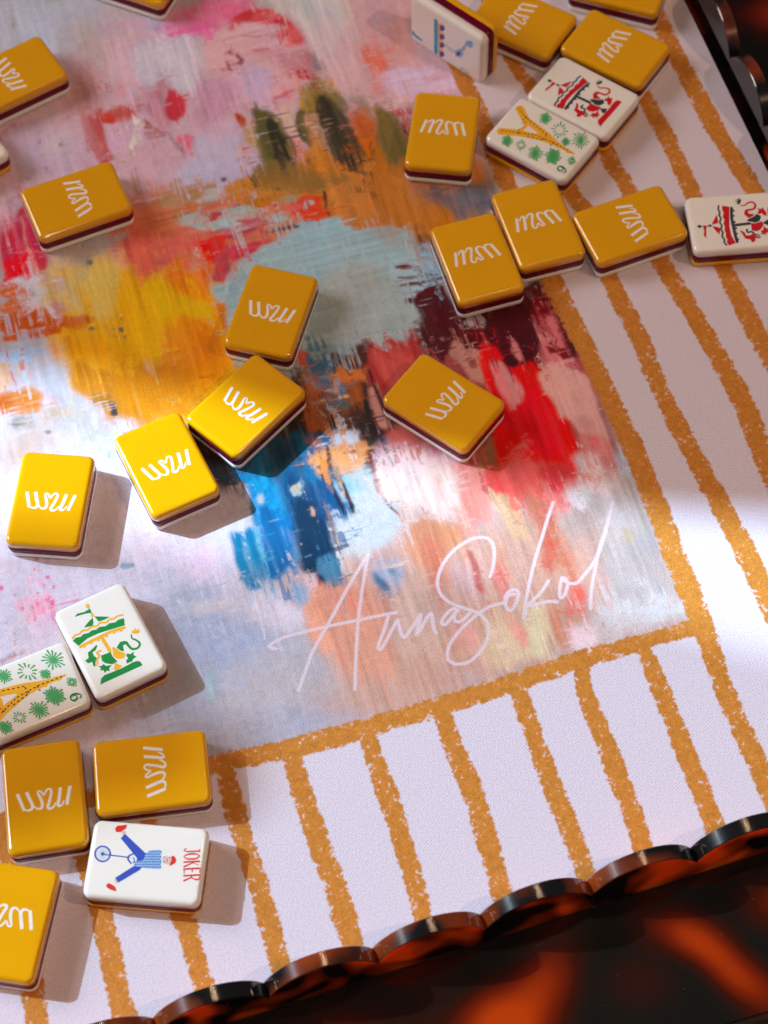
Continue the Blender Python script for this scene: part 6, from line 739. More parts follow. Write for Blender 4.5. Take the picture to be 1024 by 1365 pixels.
((0.2215, 0.003, 0.0104), 0.9, 0.9, 'b', 0.95, [(48.43, 54.68), (53.62, 53.59), (51.94, 50.94), (49.76, 51.92)]),
((0.223, 0.003, 0.0105), 0.9, 0.9, 'b', 0.95, [(54.65, 56.8), (56.41, 54.92), (55.16, 53.16)]),
((0.88, 0.003, 0.003), 1.4, 0.7, 'v', 1.0, [(29.71, 59.17), (35.45, 53.51), (39.64, 47.96), (48.6, 47.64), (49.69, 41.36), (52.98, 35.07), (54.58, 26.29), (56.89, 17.62), (54.89, 10.06), (49.16, 11.1), (43.57, 14.68), (39.59, 8.91), (34.48, 8.25), (30.4, 13.45), (30.75, 20.25), (33.39, 28.78), (35.15, 33.95), (30.5, 44.72), (29.27, 50.13)]),
((0.88, 0.003, 0.0197), 2, 0.5, 'v', 1.0, [(41.49, 40.79), (48.53, 40.53), (51.22, 32.85), (51.25, 23.87), (49.4, 15.08), (44.66, 19.66), (38.46, 21.35), (34.76, 22.97), (35.96, 33.39), (41.14, 34.72)]),
((0.7769, 0.3016, 0.325), 1.3, 0.7, 'v', 1.0, [(32.48, 52.67), (36.23, 50.21), (41.45, 40.02), (41.14, 34.72), (37.36, 35.61), (33.81, 41.06), (32.85, 47.24)]),
((0.7006, 0.2199, 0.2199), 1, 0.6, 'v', 1.0, [(38.64, 58.7), (40.46, 56.28), (42.63, 49.2), (41.94, 48.45), (39.54, 51.64)]),
((0.0635, 0.0064, 0.0154), 1, 0.7, 'v', 1.0, [(36.45, 50.48), (41.69, 50.29), (41.48, 46.71), (38.45, 45.92)]),
((0.0639, 0.0064, 0.0155), 1.5, 0.7, 'v', 0.8, [(42.37, 62.14), (45.98, 59.26), (47.38, 45.68), (45.2, 46.65), (41.84, 53.06)]),
((0.8269, 0.451, 0.4289), 1.5, 0.6, 'v', 1.0, [(47.84, 49.79), (55.35, 46.42), (60.27, 43.17), (63.93, 32.4), (65.76, 23.35), (66.66, 18.88), (59.64, 17.66), (56.24, 22.95), (52.92, 29.78), (51.32, 34.36), (47.84, 39.79), (46.9, 45.19)]),
((0.7009, 0.2347, 0.2362), 2, 0.7, 'v', 1.0, [(56.3, 23.69), (63.87, 23.42), (65.92, 17.43), (65.33, 10.14), (59.61, 8.89), (56.92, 14.82)]),
((0.5827, 0.2637, 0.2974), 2, 0.7, 'v', 0.7, [(55.46, 29.69), (60.53, 29.51), (61.34, 23.51), (56.93, 23.67)]),
((0.88, 0.164, 0.195), 1.3, 0.7, 'v', 0.9, [(59.4, 22.84), (61.92, 22.75), (62.26, 19.04), (60.38, 19.1)]),
((0.7971, 0.2109, 0.2199), 1.3, 0.7, 'h', 0.8, [(38.37, 19.88), (44.85, 22.61), (44.03, 19.68), (39.42, 16.16)]),
((0.3218, 0.1414, 0.0732), 1.5, 0.6, 'b', 1.0, [(24.75, 15.95), (32.48, 24.23), (32.76, 15.67), (35.43, 11.34), (28.18, 11.59)]),
((0.8065, 0.1905, 0.1718), 2, 0.7, 'v', 1.0, [(40.67, 16.12), (48.0, 12.94), (54.15, 11.26), (57.63, 7.51), (53.59, 3.33), (49.39, -3.67), (37.05, -3.24), (31.62, 11.32), (37.83, 10.38)]),
((0.5446, 0.0143, 0.0223), 1.3, 0.8, 'v', 0.8, [(40.17, 13.94), (44.26, 9.57), (43.84, 2.89), (41.99, 7.97)]),
((0.8602, 0.7978, 0.88), 2, 0.6, 'v', 0.8, [(54.57, 17.1), (62.15, 17.57), (62.84, 10.23), (57.74, 8.96), (55.46, 11.94)]),
((0.6998, 0.2518, 0.205), 1, 0.7, 'b', 1.0, [(57.9, 11.13), (62.16, 9.53), (60.18, 8.15), (57.74, 8.96)]),
((0.7679, 0.8055, 0.8568), 3, 0.5, 'v', 1.0, [(52.5, 5.52), (66.7, 11.55), (68.95, 8.56), (72.81, -4.48), (48.16, -3.62)]),
((0.5255, 0.7038, 0.88), 2, 0.4, 'v', 1.0, [(66.66, 18.88), (69.44, 14.37), (71.82, 5.57), (69.96, 5.64), (66.7, 11.55)]),
((0.7793, 0.5205, 0.3628), 1.5, 0.7, 'v', 0.9, [(30.15, 7.03), (35.09, 6.13), (37.05, -3.24), (30.87, -3.03)]),
((0.8139, 0.2922, 0.2551), 2, 0.6, 'v', 1.0, [(17.96, 13.99), (25.47, 13.73), (32.79, 9.83), (29.93, 2.72), (17.28, -2.56)]),
((0.7387, 0.5399, 0.5075), 2, 0.6, 'v', 1.0, [(17.87, 11.81), (22.81, 10.18), (23.46, -2.77), (17.28, -2.56)]),
((0.8747, 0.0465, 0.0423), 1.5, 0.8, 'v', 0.9, [(34.12, 11.24), (38.45, 10.36), (36.3, 5.37), (34.51, 6.87)]),
((0.88, 0.3372, 0.003), 2, 0.4, 'v', 1.0, [(-64.58, 68.42), (-46.0, 67.74), (-45.85, 54.62), (-41.51, 51.87), (-55.2, 35.15), (-57.31, 33.97), (-63.67, 33.57)]),
((0.68, 0.163, 0.003), 4, 0.7, 'v', 0.7, [(-56.85, 64.17), (-48.13, 63.85), (-46.9, 52.07), (-54.37, 47.83), (-57.67, 51.16)]),
((0.3959, 0.1181, 0.003), 0.5, 0.8, 'h', 0.8, [(-57.72, 46.71), (-53.33, 46.64), (-47.12, 47.82), (-47.18, 48.21), (-53.41, 47.31), (-57.74, 47.11)]),
((0.4645, 0.1357, 0.003), 1, 0.7, 'v', 0.6, [(-57.99, 51.38), (-56.33, 46.85), (-55.92, 47.04), (-57.57, 51.57)]),
((0.7289, 0.3314, 0.003), 2.5, 0.5, 'b', 0.9, [(-63.97, 44.97), (-55.4, 45.3), (-52.14, 42.63), (-57.31, 33.97), (-63.67, 33.57)]),
((0.2689, 0.405, 0.5035), 1.5, 0.6, 'h', 1.0, [(-30.72, 48.9), (-23.14, 57.05), (-20.98, 56.32), (-3.62, 58.29), (-3.68, 55.69), (-19.93, 52.38), (-23.2, 47.99), (-26.43, 46.18)]),
((0.6087, 0.0886, 0.0261), 1, 0.7, 'v', 1.0, [(-24.47, 56.13), (-21.32, 56.77), (-21.37, 51.5), (-23.88, 50.1)]),
((0.0568, 0.1825, 0.3444), 1.3, 0.7, 'b', 1.0, [(-21.63, 52.76), (-12.86, 53.19), (-12.3, 49.42), (-17.94, 47.39), (-21.04, 48.99)]),
((0.1074, 0.0331, 0.0248), 1.2, 0.7, 'v', 1.0, [(-14.17, 53.76), (-2.83, 56.37), (-3.02, 48.11), (-11.11, 49.15), (-13.6, 49.99)]),
((0.0854, 0.3117, 0.5885), 1.3, 0.7, 'b', 1.0, [(-18.4, 44.61), (-12.5, 45.04), (-11.5, 40.54), (-14.73, 38.75), (-17.91, 40.14)]),
((0.7257, 0.2124, 0.0409), 1.3, 0.8, 'v', 1.0, [(-12.44, 48.89), (-3.81, 49.86), (-3.95, 43.45), (-9.31, 43.01), (-12.49, 45.68)]),
((0.4195, 0.112, 0.031), 1.5, 0.7, 'v', 1.0, [(-22.56, 47.63), (-18.2, 46.73), (-17.72, 34.19), (-16.52, 31.24), (-20.27, 25.6), (-22.06, 31.44)]),
((0.0583, 0.1836, 0.2163), 1.3, 0.7, 'h', 1.0, [(-15.81, 37.05), (-7.77, 37.49), (-8.44, 34.59), (-15.85, 34.13)]),
((0.79, 0.599, 0.406), 0.5, 0.8, 'h', 1.0, [(-17.92, 37.38), (-12.54, 37.67), (-6.11, 39.81), (-6.21, 40.25), (-12.66, 38.42), (-17.96, 37.83)]),
((0.3632, 0.0994, 0.0236), 1.5, 0.8, 'v', 1.0, [(-9.64, 43.78), (-4.66, 44.34), (-3.65, 34.01), (-8.63, 31.28), (-9.75, 37.88)]),
((0.0334, 0.0274, 0.0323), 2, 0.8, 'v', 0.8, [(-13.71, 34.93), (-4.13, 35.22), (-5.38, 26.51), (-12.74, 29.26)]),
((0.003, 0.1358, 0.2919), 1.5, 0.5, 'v', 1.0, [(-44.39, 19.25), (-37.07, 25.15), (-20.17, 27.03), (-12.77, 26.77), (-11.27, 21.77), (-8.76, 15.55), (-10.15, -3.6), (-36.94, -2.68), (-39.08, 9.34)]),
((0.0117, 0.0297, 0.0475), 2.5, 0.6, 'v', 0.8, [(-30.74, 27.41), (-23.34, 27.15), (-22.35, 18.48), (-26.57, 12.53), (-30.75, 12.68), (-32.84, 18.85)]),
((0.0035, 0.241, 0.4535), 2, 0.6, 'v', 1.0, [(-41.2, 14.26), (-30.75, 11.46), (-27.63, 6.53), (-27.66, -3.0), (-34.88, -2.75), (-38.03, 8.1)]),
((0.4471, 0.4347, 0.4759), 1.3, 0.7, 'v', 1.0, [(-36.47, 6.84), (-34.39, 6.77), (-33.34, 2.54), (-35.42, 3.21)]),
((0.003, 0.0519, 0.1486), 2, 0.7, 'v', 1.0, [(-30.75, 11.46), (-23.43, 13.63), (-18.26, 8.61), (-14.27, -3.46), (-26.63, -3.03)]),
((0.2938, 0.3908, 0.3914), 1, 0.9, 'b', 1.0, [(-26.58, 8.9), (-22.4, 11.17), (-21.37, 9.32), (-25.55, 6.46)]),
((0.5049, 0.3353, 0.2236), 0.6, 0.6, 'b', 1.0, [(-25.28, 9.76), (-23.71, 9.71), (-23.99, 7.91), (-25.29, 8.26)]),
((0.0292, 0.058, 0.0908), 2, 0.7, 'b', 1.0, [(-50.68, 18.25), (-42.8, 16.75), (-41.17, 9.41), (-45.32, 8.35), (-49.56, 13.34)]),
((0.0092, 0.0056, 0.0053), 2, 0.6, 'b', 1.0, [(-52.34, 23.22), (-43.32, 16.77), (-44.34, 13.76), (-50.14, 17.01)]),
((0.3259, 0.1189, 0.1272), 1.2, 0.7, 'v', 1.0, [(-23.36, 24.67), (-18.07, 25.72), (-16.53, 21.96), (-19.17, 20.82)]),
((0.63, 0.6979, 0.832), 1.3, 0.8, 'v', 1.0, [(-14.87, 28.09), (-9.57, 28.52), (-6.44, 26.55), (-7.59, 21.64), (-13.9, 21.86)]),
((0.7229, 0.3229, 0.1147), 1.2, 0.5, 'h', 1.0, [(-21.3, 18.44), (-16.53, 21.96), (-4.38, 24.0), (-4.57, 15.41), (-11.95, 12.62), (-16.13, 12.16), (-20.28, 14.74)]),
((0.7397, 0.2437, 0.0443), 1, 0.6, 'v', 1.0, [(-17.1, 18.29), (-14.48, 18.2), (-14.56, 12.11), (-16.14, 11.56), (-17.67, 14.65)]),
((0.166, 0.4409, 0.5047), 1.5, 0.5, 'v', 1.0, [(-11.96, 12.02), (-4.59, 14.8), (-4.87, 2.15), (-9.03, 1.1), (-11.01, 5.95)]),
((0.0248, 0.0102, 0.0329), 0.6, 0.6, 'v', 1.0, [(-16.81, 23.47), (-15.28, 17.69), (-14.72, 11.92), (-11.17, 6.17), (-9.03, -1.35), (-8.41, -1.15), (-10.19, 6.7), (-13.71, 12.39), (-14.21, 17.96), (-16.19, 23.72)]),
((0.0173, 0.0152, 0.0326), 0.8, 0.7, 'v', 1.0, [(-18.42, 13.73), (-16.26, 8.65), (-13.95, 2.34), (-12.61, -1.05), (-12.01, -0.79), (-12.95, 2.8), (-15.29, 9.18), (-17.85, 14.09)]),
((0.2285, 0.2308, 0.3802), 0.7, 0.7, 'v', 1.0, [(-15.93, 8.97), (-13.42, 2.88), (-12.86, 3.19), (-15.37, 9.28)]),
((0.6129, 0.2281, 0.003), 3, 0.5, 'v', 1.0, [(-91.4, 55.62), (-55.62, 51.09), (-54.21, 33.23), (-59.57, 35.31), (-73.23, 30.16), (-80.68, 31.05), (-85.29, 39.38), (-90.85, 44.02)]),
((0.88, 0.3933, 0.003), 2, 0.5, 'v', 1.0, [(-94.4, 61.6), (-81.94, 62.45), (-79.36, 51.95), (-86.92, 52.22), (-92.39, 53.71)]),
((0.88, 0.3909, 0.1311), 1.5, 0.6, 'v', 1.0, [(-98.76, 61.75), (-94.4, 61.6), (-94.14, 56.37), (-97.93, 56.5)]),
((0.4776, 0.4803, 0.5432), 1.4, 0.5, 'v', 1.0, [(-113.33, 60.32), (-99.3, 61.77), (-97.93, 56.5), (-93.47, 53.75), (-90.88, 44.66), (-85.88, 40.67), (-87.31, 36.93), (-91.58, 37.08), (-97.25, 43.62), (-100.83, 50.14), (-103.21, 54.1), (-108.62, 54.3), (-112.91, 53.8)]),
((0.3588, 0.5784, 0.88), 2, 0.6, 'h', 0.7, [(-113.25, 59.01), (-101.37, 59.89), (-99.02, 56.54), (-108.66, 54.95)]),
((0.7022, 0.4126, 0.2499), 1.5, 0.5, 'v', 1.0, [(-112.91, 53.8), (-108.62, 54.3), (-106.99, 45.24), (-112.28, 44.16)]),
((0.5792, 0.4865, 0.4537), 1.5, 0.7, 'v', 0.9, [(-107.54, 54.26), (-103.17, 53.45), (-101.33, 49.52), (-106.61, 47.78)]),
((0.6116, 0.1969, 0.003), 1.5, 0.6, 'h', 1.0, [(-112.24, 43.52), (-105.92, 45.2), (-101.8, 48.25), (-99.5, 45.61), (-97.05, 39.8), (-100.05, 36.12), (-111.71, 35.28)]),
((0.5269, 0.0907, 0.003), 2, 0.7, 'h', 0.7, [(-112.16, 42.24), (-106.95, 44.6), (-106.07, 38.86), (-111.75, 35.91)]),
((0.5646, 0.091, 0.0404), 0.6, 0.7, 'v', 1.0, [(-109.41, 54.25), (-108.17, 48.97), (-106.42, 45.1), (-105.95, 45.32), (-107.36, 49.25), (-108.92, 54.38)]),
((0.4934, 0.2439, 0.1739), 2.5, 0.6, 'b', 1.0, [(-97.12, 41.07), (-92.8, 40.28), (-92.05, 35.84), (-96.32, 35.99)]),
((0.3951, 0.3465, 0.3311), 1.5, 0.7, 'h', 1.0, [(-107.48, 35.76), (-98.98, 36.09), (-98.25, 32.3), (-107.17, 30.74)]),
((0.1135, 0.1945, 0.1212), 0.7, 0.8, 'h', 1.0, [(-108.85, 32.29), (-105.63, 32.25), (-101.97, 32.92), (-102.06, 33.44), (-105.77, 33.12), (-108.91, 32.81)]),
((0.0332, 0.0214, 0.0182), 0.7, 0.6, 'h', 1.0, [(-97.77, 30.62), (-95.62, 30.55), (-95.55, 29.24), (-97.7, 29.32)]),
((0.5245, 0.3502, 0.1431), 3, 0.6, 'b', 0.8, [(-99.38, 33.59), (-90.48, 36.41), (-87.08, 31.9), (-89.06, 28.85), (-97.58, 29.78)]),
((0.5407, 0.3639, 0.2457), 5, 0.5, 'b', 0.8, [(-110.32, 30.23), (-97.55, 29.16), (-96.26, 24.77), (-109.53, 17.87)]),
((0.4462, 0.4582, 0.4744), 4, 0.5, 'b', 1.0, [(-96.45, 28.49), (-84.9, 30.57), (-76.41, 30.27), (-77.1, 20.4), (-95.13, 23.5)]),
((0.385, 0.1643, 0.003), 1.6, 0.7, 'b', 1.0, [(-84.24, 39.98), (-78.9, 39.78), (-76.55, 34.03), (-82.96, 34.89)]),
((0.039, 0.0393, 0.0497), 0.8, 0.6, 'b', 1.0, [(-78.69, 37.48), (-76.84, 37.41), (-76.41, 34.11), (-78.14, 34.17)]),
((0.1245, 0.0699, 0.0228), 0.9, 0.9, 'h', 0.9, [(-84.36, 39.73), (-82.5, 39.67), (-82.46, 38.64), (-84.32, 38.71)]),
((0.1255, 0.0707, 0.0232), 0.9, 0.9, 'h', 0.9, [(-79.01, 39.35), (-77.15, 39.29), (-77.11, 38.26), (-78.97, 38.33)]),
((0.1479, 0.0883, 0.0303), 0.9, 0.9, 'h', 0.9, [(-66.8, 41.64), (-64.93, 41.58), (-64.91, 40.54), (-66.77, 40.61)]),
((0.1185, 0.0706, 0.0289), 0.9, 0.9, 'h', 0.9, [(-73.88, 29.94), (-72.03, 29.88), (-72.0, 28.86), (-73.84, 28.93)]),
((0.2807, 0.2005, 0.0569), 2, 0.8, 'h', 0.8, [(-75.25, 42.51), (-70.47, 43.61), (-69.32, 41.03), (-74.13, 40.88)]),
((0.88, 0.7656, 0.588), 2, 0.6, 'v', 0.8, [(-72.03, 58.82), (-69.8, 56.79), (-65.22, 47.58), (-68.51, 49.62)]),
((0.2241, 0.2932, 0.392), 1.3, 0.7, 'b', 1.0, [(-78.49, 22.3), (-76.1, 21.6), (-75.46, 18.51), (-77.58, 19.2)]),
((0.5511, 0.3301, 0.4118), 3, 0.6, 'b', 0.8, [(-78.02, 16.77), (-73.29, 16.6), (-71.6, 12.89), (-75.83, 14.26)]),
((0.88, 0.3019, 0.003), 3, 0.6, 'v', 0.7, [(-64.49, 60.51), (-54.73, 61.46), (-54.47, 47.19), (-62.0, 47.46)]),
((0.658, 0.5912, 0.7179), 6, 0.5, 'b', 0.7, [(-108.81, -12.56), (-71.85, -16.6), (-70.3, -26.27), (-88.47, -27.01), (-107.73, -29.08)]),
((0.7561, 0.448, 0.6259), 3, 0.5, 'b', 1.0, [(-100.77, -23.87), (-92.18, -25.53), (-92.43, -32.29), (-95.84, -36.21), (-99.69, -32.05)]),
((0.7475, 0.4141, 0.6193), 4, 0.6, 'b', 0.6, [(-88.83, -19.48), (-79.75, -17.72), (-80.22, -21.14), (-87.51, -21.58)]),
((0.7467, 0.0675, 0.1934), 0.9, 0.9, 'b', 0.9, [(-107.05, -20.59), (-105.85, -20.63), (-105.77, -21.98), (-106.96, -21.94)]),
((0.7487, 0.0677, 0.1918), 0.9, 0.9, 'b', 0.9, [(-95.32, -17.75), (-94.12, -17.79), (-94.05, -19.15), (-95.25, -19.11)]),
((0.7377, 0.0667, 0.1888), 0.9, 0.9, 'b', 0.9, [(-93.15, -25.75), (-91.79, -25.8), (-91.71, -27.33), (-93.07, -27.28)]),
((0.7442, 0.067, 0.1899), 0.9, 0.9, 'b', 0.9, [(-99.79, -25.58), (-97.91, -25.65), (-97.8, -27.74), (-99.67, -27.68)]),
((0.7495, 0.0674, 0.1908), 0.9, 0.9, 'b', 0.9, [(-97.66, -25.01), (-96.47, -25.05), (-96.39, -26.39), (-97.58, -26.35)]),
((0.7564, 0.0681, 0.1918), 0.9, 0.9, 'b', 0.9, [(-95.74, -26.78), (-94.55, -26.82), (-94.48, -28.15), (-95.67, -28.11)]),
((0.7385, 0.0668, 0.1892), 0.9, 0.9, 'b', 0.9, [(-93.02, -20.72), (-91.83, -20.76), (-91.76, -22.11), (-92.95, -22.07)]),
((0.7309, 0.0661, 0.1867), 0.9, 0.9, 'b', 0.9, [(-101.29, -25.23), (-100.1, -25.27), (-100.02, -26.61), (-101.21, -26.57)]),
((0.7447, 0.0674, 0.1906), 0.9, 0.9, 'b', 0.9, [(-104.58, -23.26), (-103.73, -23.29), (-103.67, -24.25), (-104.52, -24.22)]),
((0.7437, 0.0671, 0.1898), 0.9, 0.9, 'b', 0.9, [(-97.08, -15.95), (-96.22, -15.98), (-96.17, -16.95), (-97.03, -16.92)]),
((0.7518, 0.0678, 0.1919), 0.9, 0.9, 'b', 0.9, [(-98.84, -15.0), (-97.63, -15.04), (-97.56, -16.4), (-98.76, -16.36)]),
((0.7367, 0.0666, 0.1889), 0.9, 0.9, 'b', 0.9, [(-102.16, -25.88), (-100.97, -25.92), (-100.89, -27.26), (-102.08, -27.22)]),
((0.7426, 0.0673, 0.1909), 0.9, 0.9, 'b', 0.9, [(-96.24, -20.12), (-95.38, -20.15), (-95.33, -21.11), (-96.19, -21.08)]),
((0.7446, 0.0671, 0.1898), 0.9, 0.9, 'b', 0.9, [(-96.79, -22.75), (-95.76, -22.78), (-95.7, -23.93), (-96.72, -23.9)]),
((0.7313, 0.0658, 0.1863), 0.9, 0.9, 'b', 0.9, [(-98.38, -12.24), (-97.17, -12.28), (-97.1, -13.64), (-98.3, -13.6)]),
((0.7506, 0.0678, 0.1915), 0.9, 0.9, 'b', 0.9, [(-94.64, -24.78), (-93.44, -24.82), (-93.37, -26.15), (-94.56, -26.11)]),
((0.6677, 0.1396, 0.3082), 1.2, 0.9, 'v', 0.8, [(-98.02, -12.32), (-96.69, -17.25), (-95.69, -21.35), (-95.19, -21.27), (-95.87, -17.06), (-97.53, -12.17)]),
((0.8613, 0.2426, 0.3517), 2, 0.8, 'h', 0.7, [(-103.17, -24.47), (-92.25, -24.16), (-91.47, -27.59), (-98.07, -28.73)]),
((0.3876, 0.2466, 0.1904), 4, 0.5, 'b', 1.0, [(-107.82, -27.72), (-101.67, -29.28), (-100.66, -36.04), (-102.22, -39.99), (-106.86, -42.49)]),
((0.3517, 0.1327, 0.0531), 1.3, 0.7, 'h', 1.0, [(-105.66, -42.53), (-102.18, -40.66), (-95.07, -39.24), (-102.1, -41.99), (-105.57, -43.86)]),
((0.5221, 0.4604, 0.5728), 4, 0.5, 'b', 0.8, [(-100.82, -33.36), (-89.65, -27.65), (-90.35, -37.73), (-95.09, -38.9), (-100.42, -40.05)]),
((0.4178, 0.4467, 0.559), 3, 0.6, 'b', 0.8, [(-73.02, -17.95), (-68.09, -19.49), (-60.66, -23.86), (-63.0, -27.2), (-69.13, -24.94)]),
((0.2427, 0.3288, 0.4503), 1, 0.8, 'b', 1.0, [(-73.18, -13.43), (-70.73, -13.52), (-70.67, -15.26), (-73.12, -15.17)]),
((0.7847, 0.5294, 0.7165), 5, 0.5, 'b', 1.0, [(-64.69, -9.88), (-46.27, -7.71), (-45.47, -23.01), (-53.37, -23.43), (-58.29, -21.2), (-63.24, -18.28)]),
((0.6381, 0.4759, 0.5163), 4, 0.5, 'b', 0.7, [(-73.51, -3.95), (-61.18, -2.96), (-61.0, -10.01), (-69.49, -13.91)]),
((0.5085, 0.4199, 0.5955), 2.5, 0.7, 'b', 0.8, [(-56.5, -19.2), (-51.01, -19.39), (-51.55, -23.49), (-55.21, -22.68)]),
((0.7534, 0.5749, 0.4715), 3, 0.7, 'h', 0.8, [(-52.12, -25.52), (-46.05, -25.04), (-45.99, -30.48), (-53.26, -29.56)]),
((0.24, 0.2313, 0.2751), 4, 0.5, 'b', 0.3, [(-78.71, -57.79), (-63.49, -53.12), (-51.47, -62.54), (-63.16, -64.71), (-79.13, -61.63)]),
((0.1513, 0.1841, 0.2036), 2, 0.7, 'v', 0.9, [(-49.95, -47.03), (-47.55, -48.42), (-45.67, -56.3), (-48.01, -57.51)]),
((0.6758, 0.6277, 0.7061), 6, 0.5, 'b', 0.7, [(-62.74, -7.85), (-43.27, -3.82), (-40.06, -20.22), (-38.01, -23.72), (-60.32, -22.96)]),
((0.7787, 0.5267, 0.7306), 4, 0.6, 'b', 0.9, [(-54.5, -9.3), (-46.81, -8.98), (-44.62, -21.21), (-48.13, -24.52), (-53.23, -22.06)]),
((0.4849, 0.4272, 0.5717), 2, 0.8, 'b', 0.7, [(-55.84, -18.53), (-50.75, -18.7), (-50.7, -22.15), (-55.77, -21.97)]),
((0.679, 0.5409, 0.4714), 2, 0.7, 'h', 0.8, [(-50.12, -26.72), (-43.05, -25.83), (-39.01, -25.96), (-39.99, -29.33), (-49.06, -29.59)]),
((0.3398, 0.3828, 0.5325), 5, 0.5, 'b', 1.0, [(-55.52, -34.43), (-42.51, -29.25), (-32.93, -32.95), (-28.93, -42.0), (-21.98, -46.64), (-32.91, -51.2), (-44.78, -51.35), (-52.84, -43.41)]),
((0.4781, 0.5102, 0.5665), 3, 0.5, 'b', 1.0, [(-29.92, -40.86), (-20.91, -37.83), (-19.96, -43.41), (-21.98, -46.64), (-27.94, -44.24)]),
((0.6536, 0.5855, 0.6761), 3, 0.5, 'v', 1.0, [(-38.01, -22.58), (-29.9, -21.14), (-22.83, -26.51), (-22.9, -35.53), (-29.92, -35.29), (-36.97, -29.43)]),
((0.4777, 0.4397, 0.4748), 5, 0.5, 'b', 1.0, [(-41.83, -49.26), (-19.98, -45.06), (-12.05, -46.42), (-12.26, -58.91), (-44.7, -57.84)]),
((0.3709, 0.489, 0.545), 2, 0.6, 'v', 1.0, [(-50.78, -47.33), (-47.8, -47.43), (-45.7, -56.73), (-49.64, -56.6)]),
((0.4489, 0.3427, 0.3674), 2, 0.7, 'b', 0.8, [(-54.7, -49.93), (-51.73, -50.03), (-52.66, -53.26), (-55.62, -53.16)]),
((0.003, 0.1985, 0.3877), 1.2, 0.5, 'v', 1.0, [(-43.25, -5.58), (-38.11, -4.58), (-35.03, -3.51), (-32.94, -20.46), (-35.98, -23.22), (-39.03, -21.4), (-41.63, -14.4)]),
((0.003, 0.1305, 0.3358), 1.5, 0.5, 'v', 1.0, [(-36.08, 3.05), (-25.72, 2.69), (-24.79, -16.13), (-28.88, -20.6), (-32.95, -19.89), (-35.02, -7.04)]),
((0.1292, 0.365, 0.4919), 1.3, 0.8, 'v', 1.0, [(-38.13, -1.63), (-36.58, -1.68), (-32.95, -13.53), (-32.95, -19.89), (-34.49, -13.48)]),
((0.1063, 0.3462, 0.4724), 1.2, 0.8, 'v', 0.9, [(-40.16, -6.28), (-38.61, -6.92), (-37.04, -13.39), (-38.58, -12.18)]),
((0.003, 0.0322, 0.0778), 1.3, 0.6, 'v', 1.0, [(-26.61, 1.99), (-14.57, 4.34), (-13.65, -14.82), (-16.08, -19.42), (-20.8, -19.26), (-24.32, -15.8), (-26.05, -6.95)]),
((0.0868, 0.2359, 0.3678), 1.5, 0.8, 'v', 0.8, [(-27.31, -8.48), (-25.27, -9.14), (-24.79, -14.97), (-26.32, -14.92)]),
((0.4946, 0.3088, 0.2485), 0.7, 0.6, 'v', 1.0, [(-21.07, 1.94), (-19.77, 1.89), (-19.81, -2.26), (-20.84, -1.93)]),
((0.1821, 0.3466, 0.504), 1.3, 0.7, 'v', 1.0, [(-19.14, -12.26), (-16.61, -14.09), (-14.66, -20.51), (-17.2, -20.42)]),
((0.251, 0.3964, 0.6017), 1.5, 0.7, 'v', 1.0, [(-26.34, -20.69), (-22.27, -19.68), (-22.32, -26.53), (-24.85, -27.01)]),
((0.8343, 0.3389, 0.1931), 2, 0.5, 'v', 1.0, [(-21.8, -24.84), (-18.22, -20.96), (-11.64, -22.33), (-12.04, -45.87), (-16.0, -44.64), (-20.92, -38.94), (-23.38, -33.27)]),
((0.7229, 0.4808, 0.5319), 1.5, 0.7, 'b', 1.0, [(-21.77, -20.84), (-18.71, -19.8), (-18.76, -23.8), (-21.29, -24.29)]),
((0.5527, 0.0585, 0.0539), 0.9, 0.7, 'v', 1.0, [(-18.96, -19.21), (-17.7, -19.83), (-17.48, -23.28), (-18.49, -22.67)]),
((0.4975, 0.5089, 0.5147), 2, 0.4, 'b', 1.0, [(-11.56, 13.19), (-3.06, 14.86), (-1.05, 5.0), (3.84, -0.32), (4.21, -6.72), (1.26, -12.93), (-6.5, -14.54), (-11.94, -9.96), (-15.17, -3.5), (-10.1, 0.16)]),
((0.1394, 0.3955, 0.482), 2.5, 0.6, 'b', 0.8, [(-11.57, 12.53), (-4.78, 13.61), (-4.35, 7.71), (-8.88, 5.92)]),
((0.003, 0.0717, 0.1929), 1, 0.6, 'v', 1.0, [(-18.94, 10.62), (-13.72, 10.44), (-10.63, 0.57), (-12.59, -0.85), (-13.93, -3.77), (-19.07, -1.37)]),
((0.003, 0.0303, 0.0777), 1.4, 0.6, 'v', 1.0, [(-18.96, 1.83), (-15.11, -1.28), (-13.94, -9.43), (-11.57, -21.12), (-14.15, -23.9), (-19.21, -21.58)]),
((0.068, 0.2296, 0.375), 1.3, 0.8, 'v', 0.9, [(-18.62, -13.5), (-14.19, -12.4), (-11.56, -19.98), (-12.16, -23.06), (-18.7, -20.98)]),
((0.0145, 0.0126, 0.0289), 0.6, 0.5, 'v', 1.0, [(-15.64, 10.65), (-13.99, 5.17), (-11.25, -0.78), (-10.55, -0.41), (-12.81, 5.77), (-14.92, 10.98)]),
((0.0178, 0.0082, 0.0254), 0.6, 0.5, 'v', 1.0, [(-13.03, 12.59), (-11.07, 7.16), (-9.04, -0.27), (-8.37, -0.07), (-9.97, 7.61), (-12.4, 12.93)]),
((0.1977, 0.1068, 0.0755), 0.5, 0.6, 'v', 1.0, [(-16.97, 1.6), (-14.95, -4.92), (-12.46, -13.16), (-12.08, -13.03), (-14.32, -4.67), (-16.59, 1.76)]),
((0.551, 0.5423, 0.5409), 0.6, 0.6, 'v', 1.0, [(-15.68, -4.2), (-13.99, -11.3), (-11.73, -17.59), (-11.3, -17.41), (-13.25, -11.02), (-15.24, -4.06)]),
